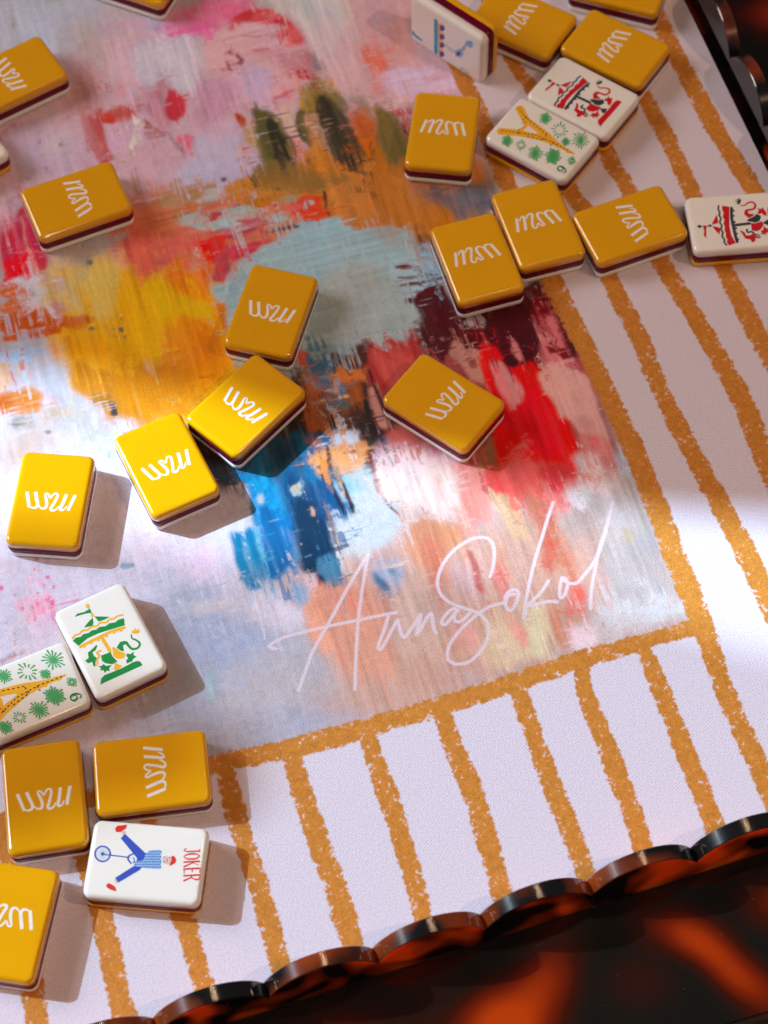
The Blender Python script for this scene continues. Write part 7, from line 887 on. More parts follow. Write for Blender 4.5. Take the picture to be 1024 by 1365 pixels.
((0.1207, 0.0147, 0.0217), 0.35, 0.4, 'v', 1.0, [(-4.05, 16.81), (-2.39, 9.81), (0.4, 2.87), (3.99, -1.66), (4.34, -1.31), (1.06, 3.34), (-1.66, 10.14), (-3.6, 16.97)]),
((0.7492, 0.5694, 0.5225), 2.5, 0.6, 'v', 1.0, [(-2.48, 15.5), (18.97, 14.75), (23.13, 6.75), (18.17, -4.65), (10.48, -1.83), (4.95, -0.36), (1.16, 3.63), (-1.49, 9.57)]),
((0.7221, 0.2658, 0.2739), 1.8, 0.8, 'v', 0.8, [(3.56, 9.39), (6.93, 9.27), (6.81, 5.38), (5.11, 4.79)]),
((0.7143, 0.4447, 0.3225), 2.5, 0.6, 'v', 0.8, [(1.21, 5.57), (5.11, 4.79), (9.41, -0.52), (13.63, -7.04), (6.98, -6.81), (4.36, -1.62)]),
((0.7192, 0.1734, 0.1487), 2, 0.8, 'v', 0.7, [(14.31, 10.97), (16.59, 11.55), (17.32, 1.78), (14.93, -1.99)]),
((0.7477, 0.2631, 0.2099), 2.5, 0.7, 'v', 1.0, [(22.3, 13.31), (30.12, 11.73), (30.71, 1.32), (25.81, -7.46), (21.38, -7.31), (18.43, 1.74)]),
((0.8624, 0.0756, 0.0677), 2, 0.7, 'v', 1.0, [(29.03, 12.42), (36.9, 12.14), (41.29, 10.03), (40.74, 0.97), (36.28, 1.12), (30.84, 3.89)]),
((0.6242, 0.4023, 0.2263), 1.6, 0.6, 'v', 1.0, [(29.82, 5.87), (37.51, 3.01), (38.29, -2.8), (39.98, -11.74), (36.67, -11.63), (31.72, -0.65)]),
((0.7144, 0.493, 0.3232), 0.8, 0.7, 'v', 0.8, [(30.19, 6.33), (32.57, 1.63), (36.47, -8.05), (38.0, -13.04), (38.5, -12.85), (37.3, -7.64), (33.37, 2.13), (30.64, 6.67)]),
((0.5799, 0.2387, 0.1302), 3, 0.6, 'v', 1.0, [(8.75, -3.69), (22.64, -4.17), (22.26, -12.39), (16.62, -15.34), (16.19, -25.87), (11.83, -25.72), (6.69, -15.62), (4.72, -8.0)]),
((0.6102, 0.1856, 0.1139), 2.5, 0.6, 'v', 1.0, [(11.28, -10.76), (16.8, -10.95), (15.3, -20.9), (17.18, -28.36), (12.83, -28.21), (9.82, -20.71)]),
((0.5935, 0.3698, 0.3487), 2.5, 0.6, 'v', 1.0, [(17.7, -16.0), (24.29, -16.23), (27.1, -26.24), (24.74, -29.83), (18.37, -25.94)]),
((0.701, 0.1309, 0.1034), 2.5, 0.7, 'v', 1.0, [(28.69, -16.38), (33.08, -16.53), (32.55, -26.42), (29.34, -25.08)]),
((0.5416, 0.0692, 0.0532), 1, 0.8, 'v', 0.7, [(22.82, -12.41), (24.41, -13.72), (27.1, -26.24), (25.95, -27.43), (24.06, -21.2)]),
((0.5154, 0.306, 0.1752), 3, 0.7, 'v', 0.7, [(26.8, -10.03), (35.49, -12.85), (35.88, -25.31), (29.66, -18.9)]),
((0.377, 0.3969, 0.5274), 3, 0.6, 'v', 1.0, [(-4.89, -16.48), (3.36, -16.76), (3.72, -22.98), (1.84, -31.5), (-1.36, -28.95), (-5.52, -20.19)]),
((0.0679, 0.1656, 0.2926), 1.2, 0.7, 'v', 1.0, [(-4.36, -19.34), (-2.12, -24.53), (0.77, -31.13), (1.85, -30.62), (-0.35, -23.56), (-3.34, -18.66)]),
((0.1337, 0.198, 0.2761), 1.5, 0.7, 'v', 1.0, [(1.12, -17.93), (3.56, -19.26), (3.19, -22.34), (1.04, -21.03)]),
((0.6729, 0.5026, 0.3498), 0.9, 0.7, 'h', 1.0, [(0.59, -17.29), (6.12, -16.23), (6.08, -17.48), (2.21, -18.28)]),
((0.8492, 0.6182, 0.4499), 0.7, 0.7, 'h', 1.0, [(1.34, -28.11), (4.04, -28.81), (4.16, -28.24), (1.45, -27.53)]),
((0.6734, 0.3144, 0.2293), 3, 0.5, 'v', 1.0, [(-18.74, -24.68), (-6.62, -20.15), (0.75, -31.46), (4.9, -37.66), (4.53, -49.57), (-14.72, -48.93), (-16.73, -38.13)]),
((0.6475, 0.4258, 0.3438), 3, 0.6, 'v', 0.9, [(3.21, -21.73), (12.87, -26.98), (15.65, -39.22), (14.15, -49.89), (1.32, -49.46), (1.84, -31.5)]),
((0.757, 0.2099, 0.1464), 3, 0.6, 'v', 0.7, [(-12.15, -22.44), (-7.79, -23.82), (-9.03, -31.13), (-13.34, -28.55)]),
((0.4245, 0.1273, 0.0744), 0.8, 0.8, 'v', 0.6, [(-3.82, -35.01), (-2.41, -39.92), (-0.81, -44.12), (-0.54, -44.0), (-1.95, -39.73), (-3.54, -34.9)]),
((0.4203, 0.1256, 0.0734), 0.8, 0.8, 'v', 0.6, [(4.84, -35.3), (6.22, -40.21), (7.78, -44.4), (8.05, -44.29), (6.67, -40.02), (5.12, -35.19)]),
((0.416, 0.125, 0.073), 0.8, 0.8, 'v', 0.6, [(7.88, -41.42), (9.24, -46.27), (10.79, -50.43), (11.06, -50.31), (9.69, -46.09), (8.16, -41.31)]),
((0.4184, 0.1253, 0.073), 0.8, 0.8, 'v', 0.6, [(-0.14, -39.35), (1.25, -44.22), (2.83, -48.39), (3.1, -48.28), (1.7, -44.04), (0.13, -39.24)]),
((0.4275, 0.1275, 0.0743), 0.8, 0.8, 'v', 0.6, [(19.72, -41.81), (21.03, -46.67), (22.53, -50.82), (22.8, -50.7), (21.48, -46.48), (20.0, -41.71)]),
((0.4194, 0.1253, 0.0731), 0.8, 0.8, 'v', 0.6, [(16.39, -44.09), (17.71, -48.92), (19.22, -53.06), (19.49, -52.94), (18.17, -48.74), (16.67, -43.99)]),
((0.4186, 0.4506, 0.5051), 2.5, 0.6, 'b', 1.0, [(-18.95, -44.04), (-13.05, -44.84), (-11.51, -49.03), (-19.02, -49.96)]),
((0.7245, 0.13, 0.1204), 2, 0.8, 'v', 0.9, [(16.63, -41.65), (21.53, -40.62), (20.66, -47.74), (17.48, -47.04)]),
((0.8032, 0.3446, 0.2964), 3, 0.7, 'v', 0.7, [(16.88, -35.65), (25.59, -34.73), (27.39, -42.01), (22.92, -45.44), (16.63, -41.65)]),
((0.7708, 0.5876, 0.3729), 3, 0.6, 'v', 0.8, [(29.02, -31.2), (36.55, -32.67), (38.14, -42.37), (37.64, -50.67), (25.9, -50.28), (27.99, -40.84)]),
((0.4685, 0.3968, 0.382), 3, 0.4, 'v', 1.0, [(56.32, 6.65), (69.32, 8.9), (73.27, 0.69), (77.59, -15.27), (83.8, -33.42), (66.33, -40.35), (56.57, -36.27), (59.59, -26.25), (60.49, -14.69), (58.8, -6.77)]),
((0.6527, 0.6289, 0.6487), 3, 0.4, 'b', 0.8, [(59.39, -28.79), (81.92, -29.56), (83.67, -34.67), (66.33, -40.35), (58.33, -42.57), (56.66, -35.02)]),
((0.4104, 0.301, 0.2728), 3.5, 0.6, 'v', 1.0, [(48.91, 0.2), (59.6, 3.85), (60.89, -9.47), (55.83, -15.83), (51.54, -11.77), (47.89, -6.39)]),
((0.3417, 0.3184, 0.3427), 6, 0.5, 'b', 0.6, [(62.87, -13.47), (77.71, -13.98), (81.04, -26.98), (67.5, -26.52)]),
((0.5261, 0.3741, 0.2073), 1.8, 0.7, 'v', 1.0, [(65.33, -4.35), (68.04, -6.43), (68.69, -12.36), (67.03, -11.65)]),
((0.4972, 0.4813, 0.3552), 3, 0.6, 'v', 0.6, [(69.69, -0.52), (74.07, -3.33), (74.63, -9.95), (70.28, -7.17)]),
((0.7954, 0.106, 0.086), 2, 0.7, 'v', 1.0, [(33.45, 14.24), (43.97, 13.87), (44.62, 5.71), (39.51, -2.13), (36.38, 3.99), (33.12, 8.14)]),
((0.7193, 0.045, 0.0549), 2, 0.8, 'v', 1.0, [(41.63, 13.95), (54.58, 14.86), (55.26, 8.04), (48.64, 4.9), (43.42, 5.08)]),
((0.8338, 0.1031, 0.1115), 2, 0.7, 'v', 0.9, [(48.95, 9.61), (51.77, 8.16), (52.07, 4.11), (49.22, 4.88)]),
((0.88, 0.691, 0.7272), 2.5, 0.6, 'v', 0.8, [(55.45, 10.74), (66.05, 11.73), (66.88, 7.63), (57.29, 3.93)]),
((0.7439, 0.1795, 0.1588), 1, 0.7, 'b', 1.0, [(57.83, 11.34), (61.23, 9.86), (60.49, 7.86), (58.22, 8.61)]),
((0.5318, 0.1705, 0.1041), 2.5, 0.7, 'v', 1.0, [(38.01, 1.92), (45.53, 1.66), (47.89, -6.39), (52.6, -13.11), (51.86, -23.43), (47.33, -23.28), (44.51, -14.14), (40.42, -6.13)]),
((0.5547, 0.1005, 0.0702), 2, 0.8, 'v', 0.9, [(42.47, -10.15), (47.63, -10.33), (48.47, -23.32), (43.94, -23.16)]),
((0.3945, 0.0517, 0.0343), 1.2, 0.8, 'v', 0.8, [(45.85, -2.35), (48.11, -3.09), (48.51, -5.75), (46.21, -5.67)]),
((0.7823, 0.1379, 0.1109), 1.8, 0.6, 'v', 1.0, [(49.51, -24.63), (53.47, -24.77), (55.92, -29.95), (55.54, -34.98), (49.85, -36.05), (48.03, -29.68)]),
((0.8508, 0.2141, 0.199), 1.6, 0.7, 'v', 0.9, [(49.24, -36.65), (52.04, -36.75), (52.76, -42.38), (50.01, -41.67)]),
((0.553, 0.2936, 0.3066), 1.5, 0.7, 'v', 0.9, [(59.79, -23.7), (61.9, -25.7), (61.03, -29.49), (59.35, -29.43)]),
((0.5316, 0.3355, 0.3399), 3, 0.6, 'v', 0.8, [(55.36, -14.51), (61.06, -14.71), (62.05, -23.78), (58.46, -26.22), (56.39, -23.59)]),
((0.7271, 0.6212, 0.3971), 2, 0.6, 'v', 1.0, [(37.74, -31.86), (43.41, -31.42), (45.51, -42.14), (41.34, -46.33), (37.0, -44.33)]),
((0.8526, 0.2549, 0.2171), 2, 0.7, 'v', 0.8, [(33.24, -31.71), (37.52, -35.63), (38.19, -43.14), (35.41, -43.04)]),
((0.6875, 0.2538, 0.1491), 1.5, 0.8, 'v', 0.8, [(43.45, -30.79), (46.74, -32.17), (50.35, -44.78), (46.93, -45.9), (45.12, -39.64)]),
((0.8489, 0.6582, 0.7202), 2, 0.5, 'b', 1.0, [(52.09, -36.12), (57.13, -36.29), (58.33, -42.57), (50.86, -45.41), (50.66, -40.45)]),
((0.5592, 0.211, 0.1684), 2.5, 0.7, 'v', 0.7, [(29.67, -13.63), (35.95, -13.85), (34.87, -22.85), (31.33, -25.29)]),
((0.7084, 0.4878, 0.3378), 0.8, 0.8, 'v', 0.7, [(30.47, 6.06), (34.49, -2.85), (39.16, -14.08), (39.6, -13.84), (35.22, -2.42), (30.91, 6.34)]),
((0.6491, 0.3997, 0.2884), 1.2, 0.7, 'v', 0.8, [(47.93, -17.65), (49.28, -22.85), (50.0, -22.58), (48.65, -17.38)]),
((0.88, 0.4969, 0.4054), 0.5, 0.7, 'h', 0.7, [(46.47, -35.47), (49.76, -36.95), (53.74, -36.66), (53.75, -36.32), (49.85, -36.39), (46.59, -35.15)])]
IMG[:] = np.array(GROUND, np.float32)
for col, soft, rough, streak, alpha, P in PAINT:
    daub(P, col, soft, rough, streak, alpha)
soft_ = np.stack([blur(IMG[..., i], 2) for i in range(3)], -1)
IMG = 0.55 * IMG + 0.45 * soft_        # wet paint bleeds a little into its neighbours
# scumbling: bristles drag paint from a little further up the stroke over the patch below
def drag(amount, n_off, n_mask, cover, ux, uy):
    off = (n_off - 0.5) * 2 * amount * PPM
    gy = np.clip(jy + off * uy, 0, NY - 1).astype(np.int32); gx = np.clip(jx + off * ux, 0, NX - 1).astype(np.int32)
    k = np.clip((n_mask - (1 - cover)) / 0.10, 0, 1)[..., None] * 0.72
    return IMG * (1 - k) + IMG[gy, gx] * k
IMG = drag(11, NB, 0.5 * NV2 + 0.5 * NV3, 0.47, -sa, ca)
IMG = drag(7, NB2, 0.5 * NH2 + 0.5 * NH3, 0.34, ca, sa)
IMG = drag(5, 1 - NB, 0.4 * NV2 + 0.6 * NB2, 0.42, -sa, ca)
# fine bristle marks over the whole painting
IMG *= (1 + 0.12 * (NV2 - 0.5) + 0.04 * (NH2 - 0.5) + 0.08 * (NF - 0.5))[..., None]

def seg_dist(pts, mg):
    xs = [p[0] for p in pts]; ys = [p[1] for p in pts]
    x0 = max(0, int((min(xs) - mg - MX0) * PPM)); x1 = min(NX, int((max(xs) + mg - MX0) * PPM))
    y0 = max(0, int((min(ys) - mg - MY0) * PPM)); y1 = min(NY, int((max(ys) + mg - MY0) * PPM))
    if x1 <= x0 or y1 <= y0: return None
    sl_ = (slice(y0, y1), slice(x0, x1)); X, Y = PX[sl_], PY[sl_]
    best = np.full(X.shape, 1e9, np.float32)
    for a, b in zip(pts[:-1], pts[1:]):
        dx, dy = b[0] - a[0], b[1] - a[1]; l2 = dx * dx + dy * dy + 1e-9
        t = np.clip(((X - a[0]) * dx + (Y - a[1]) * dy) / l2, 0, 1)
        w = a[2] + (b[2] - a[2]) * t
        d = np.hypot(X - a[0] - t * dx, Y - a[1] - t * dy) - w / 2
        best = np.minimum(best, d)
    return sl_, best

# plain off-white margin of the mat outside the picture
MARGIN_C = np.array((0.68, 0.63, 0.72), np.float32)
PICT = [(-180.1, -96.21), (-46.05, -73.27), (16.16, -59.01), (67.81, -43.53), (84.65, -38.41), (81.26, -20.17), (76.77, -0.84), (72.01, 17.89), (66.35, 35.94), (59.93, 55.62), (52.9, 76.51), (46.47, 96.93), (40.28, 117.7), (28.68, 160.32), (17.52, 212.12), (-222.94, 221.94)]
msk = blur(poly_mask(PICT, PY, PX).astype(np.float32), 2)[..., None]
IMG = IMG * msk + MARGIN_C * (1 - msk)

# hand-drawn crayon stripes
CRAYON = np.array((0.57, 0.225, 0.036), np.float32)
STRIPES = [
[(17.29, 205.41, 4.7), (28.68, 160.32, 4.89), (33.47, 145.27, 5.09), (40.28, 117.7, 5.29), (46.47, 96.93, 5.29), (52.9, 76.51, 5.48), (59.93, 55.62, 5.48), (66.35, 35.94, 5.48), (72.01, 17.89, 5.68), (76.77, -0.84, 5.87), (81.26, -20.17, 6.07), (85.74, -37.76, 5.87), (89.07, -54.79, 5.09), (92.66, -68.09, 5.09), (98.31, -86.44, 5.09), (104.5, -109.29, 5.09)],
[(36.92, 201.28, 4.31), (46.34, 162.76, 4.31), (51.63, 151.02, 4.5), (59.72, 113.15, 4.7), (64.75, 102.82, 4.7), (69.73, 78.65, 5.09), (76.85, 56.61, 5.29), (80.09, 43.25, 5.09), (83.9, 30.16, 5.09), (91.76, 7.23, 5.68), (96.69, -6.38, 5.68), (102.91, -25.61, 5.68), (109.87, -49.9, 5.48)],
[(60.49, 183.92, 4.31), (72.42, 127.43, 4.7), (78.15, 111.87, 4.7), (85.97, 83.61, 5.29), (91.41, 69.6, 5.29), (97.26, 54.53, 5.48), (105.15, 31.97, 5.87), (109.3, 11.57, 5.87), (114.99, -8.22, 5.87)],
[(75.34, 186.57, 4.31), (86.98, 146.56, 4.7), (92.53, 129.65, 4.89), (97.66, 110.26, 5.09), (104.85, 80.12, 5.48), (112.17, 55.32, 5.48), (118.33, 36.67, 5.48)],
[(88.93, 202.5, 4.7), (94.58, 177.71, 5.48), (99.68, 160.03, 5.29), (105.44, 141.25, 5.87), (110.43, 125.97, 5.48), (116.23, 111.01, 5.48), (120.33, 90.76, 5.48)],
[(84.6, -38.86, 5.09), (76.2, -41.09, 3.92), (67.81, -43.53, 4.31), (57.4, -46.35, 4.7), (44.94, -49.97, 5.09), (32.52, -54.47, 5.09), (16.14, -59.67, 5.09), (3.96, -63.0, 5.09), (-8.14, -66.31, 5.09), (-22.17, -70.18, 5.48), (-34.12, -72.8, 5.09), (-44.04, -74.62, 4.7), (-53.92, -77.28, 4.7), (-73.55, -81.95, 4.7), (-102.65, -89.39, 4.7), (-117.96, -94.07, 4.7)],
[(69.24, -45.84, 3.52), (71.95, -54.22, 4.7), (75.93, -69.71, 4.89), (79.34, -81.6, 4.89), (82.85, -95.33, 4.7), (86.28, -108.72, 4.7)],
[(52.23, -50.22, 3.52), (52.47, -58.01, 4.31), (55.65, -69.05, 4.7), (59.49, -83.08, 4.89), (62.94, -95.72, 4.7), (65.76, -112.09, 4.7)],
[(34.5, -55.2, 3.92), (36.06, -62.96, 4.5), (39.64, -76.06, 4.7), (43.34, -88.86, 4.89), (46.52, -99.31, 4.89), (49.49, -111.58, 4.89)],
[(14.07, -61.14, 3.52), (15.71, -69.9, 4.89), (20.64, -83.93, 5.29), (24.23, -98.6, 5.09), (26.96, -112.87, 5.09), (28.7, -122.83, 5.09)],
[(-6.15, -67.02, 3.52), (-4.91, -73.54, 4.31), (-0.72, -87.44, 4.89), (3.65, -104.07, 4.7), (6.48, -117.21, 4.7), (8.63, -126.12, 4.7)],
[(-26.56, -71.76, 4.7), (-24.24, -82.48, 5.29), (-18.91, -99.28, 5.48), (-14.83, -111.56, 5.48), (-11.61, -124.52, 5.48), (-9.52, -133.31, 5.48)],
[(-44.03, -75.47, 3.92), (-42.36, -84.0, 5.09), (-38.93, -96.59, 4.7), (-34.03, -112.95, 4.7), (-29.83, -128.82, 4.7), (-27.41, -138.5, 4.7)],
[(-67.66, -81.08, 3.92), (-60.25, -100.01, 4.7), (-55.09, -114.28, 5.09), (-50.63, -128.18, 5.09), (-48.02, -137.87, 5.09)],
[(-84.11, -87.9, 4.31), (-78.54, -103.5, 5.09), (-74.03, -119.63, 5.29), (-70.67, -133.35, 5.29), (-67.46, -144.84, 5.29)],
[(-104.69, -88.28, 4.31), (-101.41, -93.57, 4.31), (-97.55, -108.95, 4.31), (-93.06, -126.86, 4.7), (-89.88, -143.21, 5.09)]]
for pts in STRIPES:
    r = seg_dist(smooth_path(pts), 5)
    if r is None: continue
    sl_, d = r
    e = d - 0.25 + (NF[sl_] - 0.5) * 0.75 + (NG[sl_] - 0.5) * 0.30 + (NB[sl_] - 0.5) * 0.55
    k = np.clip(0.5 - e / 0.45, 0, 1)
    holes = np.clip((NF[sl_] * 0.55 + NG[sl_] * 0.45 - 0.78 + 0.10 * np.clip(d + 1.2, -1, 1.5)) / 0.05, 0, 1)
    k = (k * (1 - 0.75 * holes))[..., None]
    c = CRAYON[None, None] * (1 + 0.22 * (NG[sl_] - 0.5) + 0.22 * (NF[sl_] - 0.5))[..., None]
    IMG[sl_] = IMG[sl_] * (1 - k) + c * k

# the signature, written in pale ink
SIGN = [
[(-4.98, -13.59, 0.94), (-9.9, -22.28, 0.94), (-15.9, -34.04, 0.94), (-20.32, -42.45, 0.94), (-22.76, -49.22, 0.94), (-24.46, -54.39, 0.94)],
[(-4.83, -13.6, 0.94), (-6.39, -22.4, 0.94), (-7.93, -33.23, 0.94), (-8.91, -46.53, 0.94), (-9.31, -54.63, 0.94)],
[(-30.6, -41.84, 0.94), (-32.38, -40.87, 0.94), (-28.44, -38.45, 0.94), (-22.18, -36.78, 0.94), (-14.95, -35.15, 0.94), (-7.7, -33.78, 0.94), (-0.91, -32.39, 0.94), (2.48, -31.86, 0.94)],
[(0.28, -32.97, 0.94), (-1.04, -37.23, 0.94), (-2.69, -41.87, 0.94), (-2.14, -42.95, 0.94), (-1.4, -42.02, 0.94), (0.37, -38.61, 0.94), (1.99, -35.45, 0.94), (2.8, -34.24, 0.94), (3.13, -36.03, 0.94), (3.72, -38.72, 0.94), (4.42, -39.44, 0.94), (5.56, -38.25, 0.94), (7.28, -35.63, 0.94), (8.61, -33.52, 0.94), (9.21, -32.73, 0.94), (8.64, -35.41, 0.94), (7.76, -38.7, 0.94)],
[(7.76, -38.7, 0.94), (9.06, -37.03, 0.94), (10.61, -34.13, 0.94), (12.02, -32.45, 0.94), (12.32, -34.72, 0.94), (12.7, -37.42, 0.94), (13.24, -38.51, 0.94)],
[(19.48, -31.86, 0.94), (18.1, -31.18, 0.94), (16.05, -33.0, 0.94), (14.78, -35.16, 0.94), (15.65, -36.01, 0.94), (17.41, -34.18, 0.94), (19.09, -31.84, 0.94), (18.26, -34.02, 0.94), (19.05, -35.3, 0.94), (21.05, -34.43, 0.94), (22.84, -32.29, 0.94)],
[(28.73, -21.66, 0.94), (29.97, -17.52, 0.94), (30.24, -12.33, 0.94), (29.05, -9.8, 0.94), (26.79, -9.13, 0.94), (23.6, -9.81, 0.94), (18.86, -13.24, 0.94), (15.52, -17.99, 0.94), (14.14, -22.77, 0.94), (14.9, -26.63, 0.94), (17.61, -29.45, 0.94), (21.48, -31.29, 0.94), (24.79, -32.67, 0.94), (27.18, -35.58, 0.94), (27.37, -39.65, 0.94), (25.37, -43.93, 0.94), (21.86, -47.38, 0.94), (18.22, -48.0, 0.94), (16.06, -46.39, 0.94), (16.49, -42.7, 0.94), (19.49, -38.14, 0.94), (24.19, -33.59, 0.94), (27.98, -31.01, 0.94), (31.13, -30.1, 0.94), (32.37, -30.08, 0.94)],
[(32.37, -30.08, 0.94), (32.85, -27.56, 0.94), (34.46, -26.02, 0.94), (35.98, -26.2, 0.94), (36.21, -27.99, 0.94), (35.16, -30.62, 0.94), (33.82, -32.34, 0.94), (32.85, -31.55, 0.94), (32.61, -29.77, 0.94), (33.64, -27.58, 0.94), (35.12, -27.32, 0.94)],
[(47.77, 1.47, 0.94), (46.36, -2.35, 0.94), (44.37, -8.23, 0.94), (41.55, -16.62, 0.94), (38.98, -26.17, 0.94), (37.25, -34.35, 0.94), (38.04, -32.48, 0.94)],
[(44.82, -23.5, 0.94), (42.31, -27.24, 0.94), (38.69, -30.93, 0.94), (41.83, -30.4, 0.94), (44.4, -29.85, 0.94), (46.82, -30.06, 0.94)],
[(48.56, -22.66, 0.94), (47.78, -25.83, 0.94), (47.7, -28.7, 0.94), (48.87, -28.1, 0.94), (49.97, -25.27, 0.94), (49.76, -23.34, 0.94), (48.67, -22.67, 0.94), (49.88, -24.12, 0.94), (52.41, -24.46, 0.94), (54.86, -21.91, 0.94), (58.54, -16.88, 0.94), (61.54, -9.15, 0.94), (64.55, 1.15, 0.94)],
[(64.55, 1.15, 0.94), (61.96, -7.52, 0.94), (59.56, -13.99, 0.94), (57.61, -21.69, 0.94), (56.43, -26.77, 0.94), (55.78, -32.45, 0.94)]]
SIGN_C = np.array((0.72, 0.6, 0.66), np.float32)
cover = np.zeros((NY, NX), np.float32)
for pts in SIGN:
    r = seg_dist(smooth_path(pts), 2)
    if r is None: continue
    sl_, d = r
    cover[sl_] = np.maximum(cover[sl_], np.clip(0.5 - d / 0.30, 0, 1))
cover = (cover * (0.80 + 0.12 * NB))[..., None]
IMG = IMG * (1 - cover) + SIGN_C * cover
IMG = np.clip(IMG, 0.002, 0.9)

tex = bpy.data.images.new('mat_print', NX, NY, alpha=False, float_buffer=True)
tex.colorspace_settings.name = 'Linear Rec.709'
buf = np.ones((NY, NX, 4), np.float32); buf[..., :3] = IMG
tex.pixels.foreach_set(buf.ravel()); tex.update(); tex.pack()

M_MAT = bpy.data.materials.new('printed_cloth'); N, L, B = nodes_of(M_MAT)
tc = N.new('ShaderNodeTexCoord')
im = N.new('ShaderNodeTexImage'); im.image = tex; im.interpolation = 'Cubic'; im.extension = 'EXTEND'
L.new(tc.outputs['UV'], im.inputs['Vector'])
wv = N.new('ShaderNodeMapping'); wv.inputs['Rotation'].default_value = (0, 0, math.radians(47))
L.new(tc.outputs['Object'], wv.inputs['Vector'])
sx = N.new('ShaderNodeSeparateXYZ'); L.new(wv.outputs[0], sx.inputs[0])
def mth(op, a, b=None):
    n = N.new('ShaderNodeMath'); n.operation = op
    for i, v in enumerate((a, b)):
        if v is None: continue
        if isinstance(v, (int, float)): n.inputs[i].default_value = v
        else: L.new(v, n.inputs[i])
    return n.outputs[0]
fr = 2 * math.pi / 0.00064
wx = mth('SINE', mth('MULTIPLY', sx.outputs[0], fr)); wy = mth('SINE', mth('MULTIPLY', sx.outputs[1], fr))
weave = mth('ADD', mth('MULTIPLY', wx, 0.75), mth('MULTIPLY', mth('MULTIPLY', wx, wy), 0.35))
ns = N.new('ShaderNodeTexNoise'); ns.inputs['Scale'].default_value = 1900; ns.inputs['Detail'].default_value = 2
L.new(tc.outputs['Object'], ns.inputs['Vector'])
hgt = mth('ADD', mth('MULTIPLY', weave, 0.30), mth('MULTIPLY', ns.outputs['Fac'], 1.5))
# threads: slight tone change of the yarn itself
tone = mth('ADD', 0.74, mth('ADD', mth('MULTIPLY', weave, 0.10), mth('MULTIPLY', ns.outputs['Fac'], 0.52)))
vm = N.new('ShaderNodeVectorMath'); vm.operation = 'SCALE'
L.new(im.outputs['Color'], vm.inputs[0]); L.new(tone, vm.inputs['Scale'])
L.new(vm.outputs[0], B.inputs['Base Color'])
bp = N.new('ShaderNodeBump'); bp.inputs['Strength'].default_value = 0.55; bp.inputs['Distance'].default_value = 0.00012
L.new(hgt, bp.inputs['Height']); L.new(bp.outputs[0], B.inputs['Normal'])
B.inputs['Roughness'].default_value = 0.55
B.inputs['Specular IOR Level'].default_value = 0.16

M_RUB = ink('mat_rubber', (0.05, 0.045, 0.045), 0.7)
# mat outline: straight right edge, rest runs on beyond the tray's view
MATP = [(-137.05, -166.37), (172.79, -75.76), (78.94, 279.44), (-233.06, 197.0)]
n = len(MATP)
V = [(x, y, 0.0) for x, y in MATP] + [(x, y, -0.25) for x, y in MATP]
F = [tuple(range(n))] + [(i, i + n, (i + 1) % n + n, (i + 1) % n) for i in range(n)] + [tuple(range(2 * n - 1, n - 1, -1))]
t_mat = setp(empty('playing_mat', 0, 0, 0, 0), 'flat cloth playing mat printed with a colourful abstract painting, signature and mustard crayon stripes', 'mat')
cloth = mesh_obj('printed_cloth', V, F, M_MAT, t_mat)
uv = cloth.data.uv_layers.new(name='UVMap')
for lp in cloth.data.loops:
    co = cloth.data.vertices[lp.vertex_index].co
    uv.data[lp.index].uv = ((co.x / S - MX0) / (MX1 - MX0), (co.y / S - MY0) / (MY1 - MY0))
V = [(x, y, -0.26) for x, y in MATP] + [(x, y, -1.49) for x, y in MATP]
mesh_obj('rubber_backing', V, F, M_RUB, t_mat)

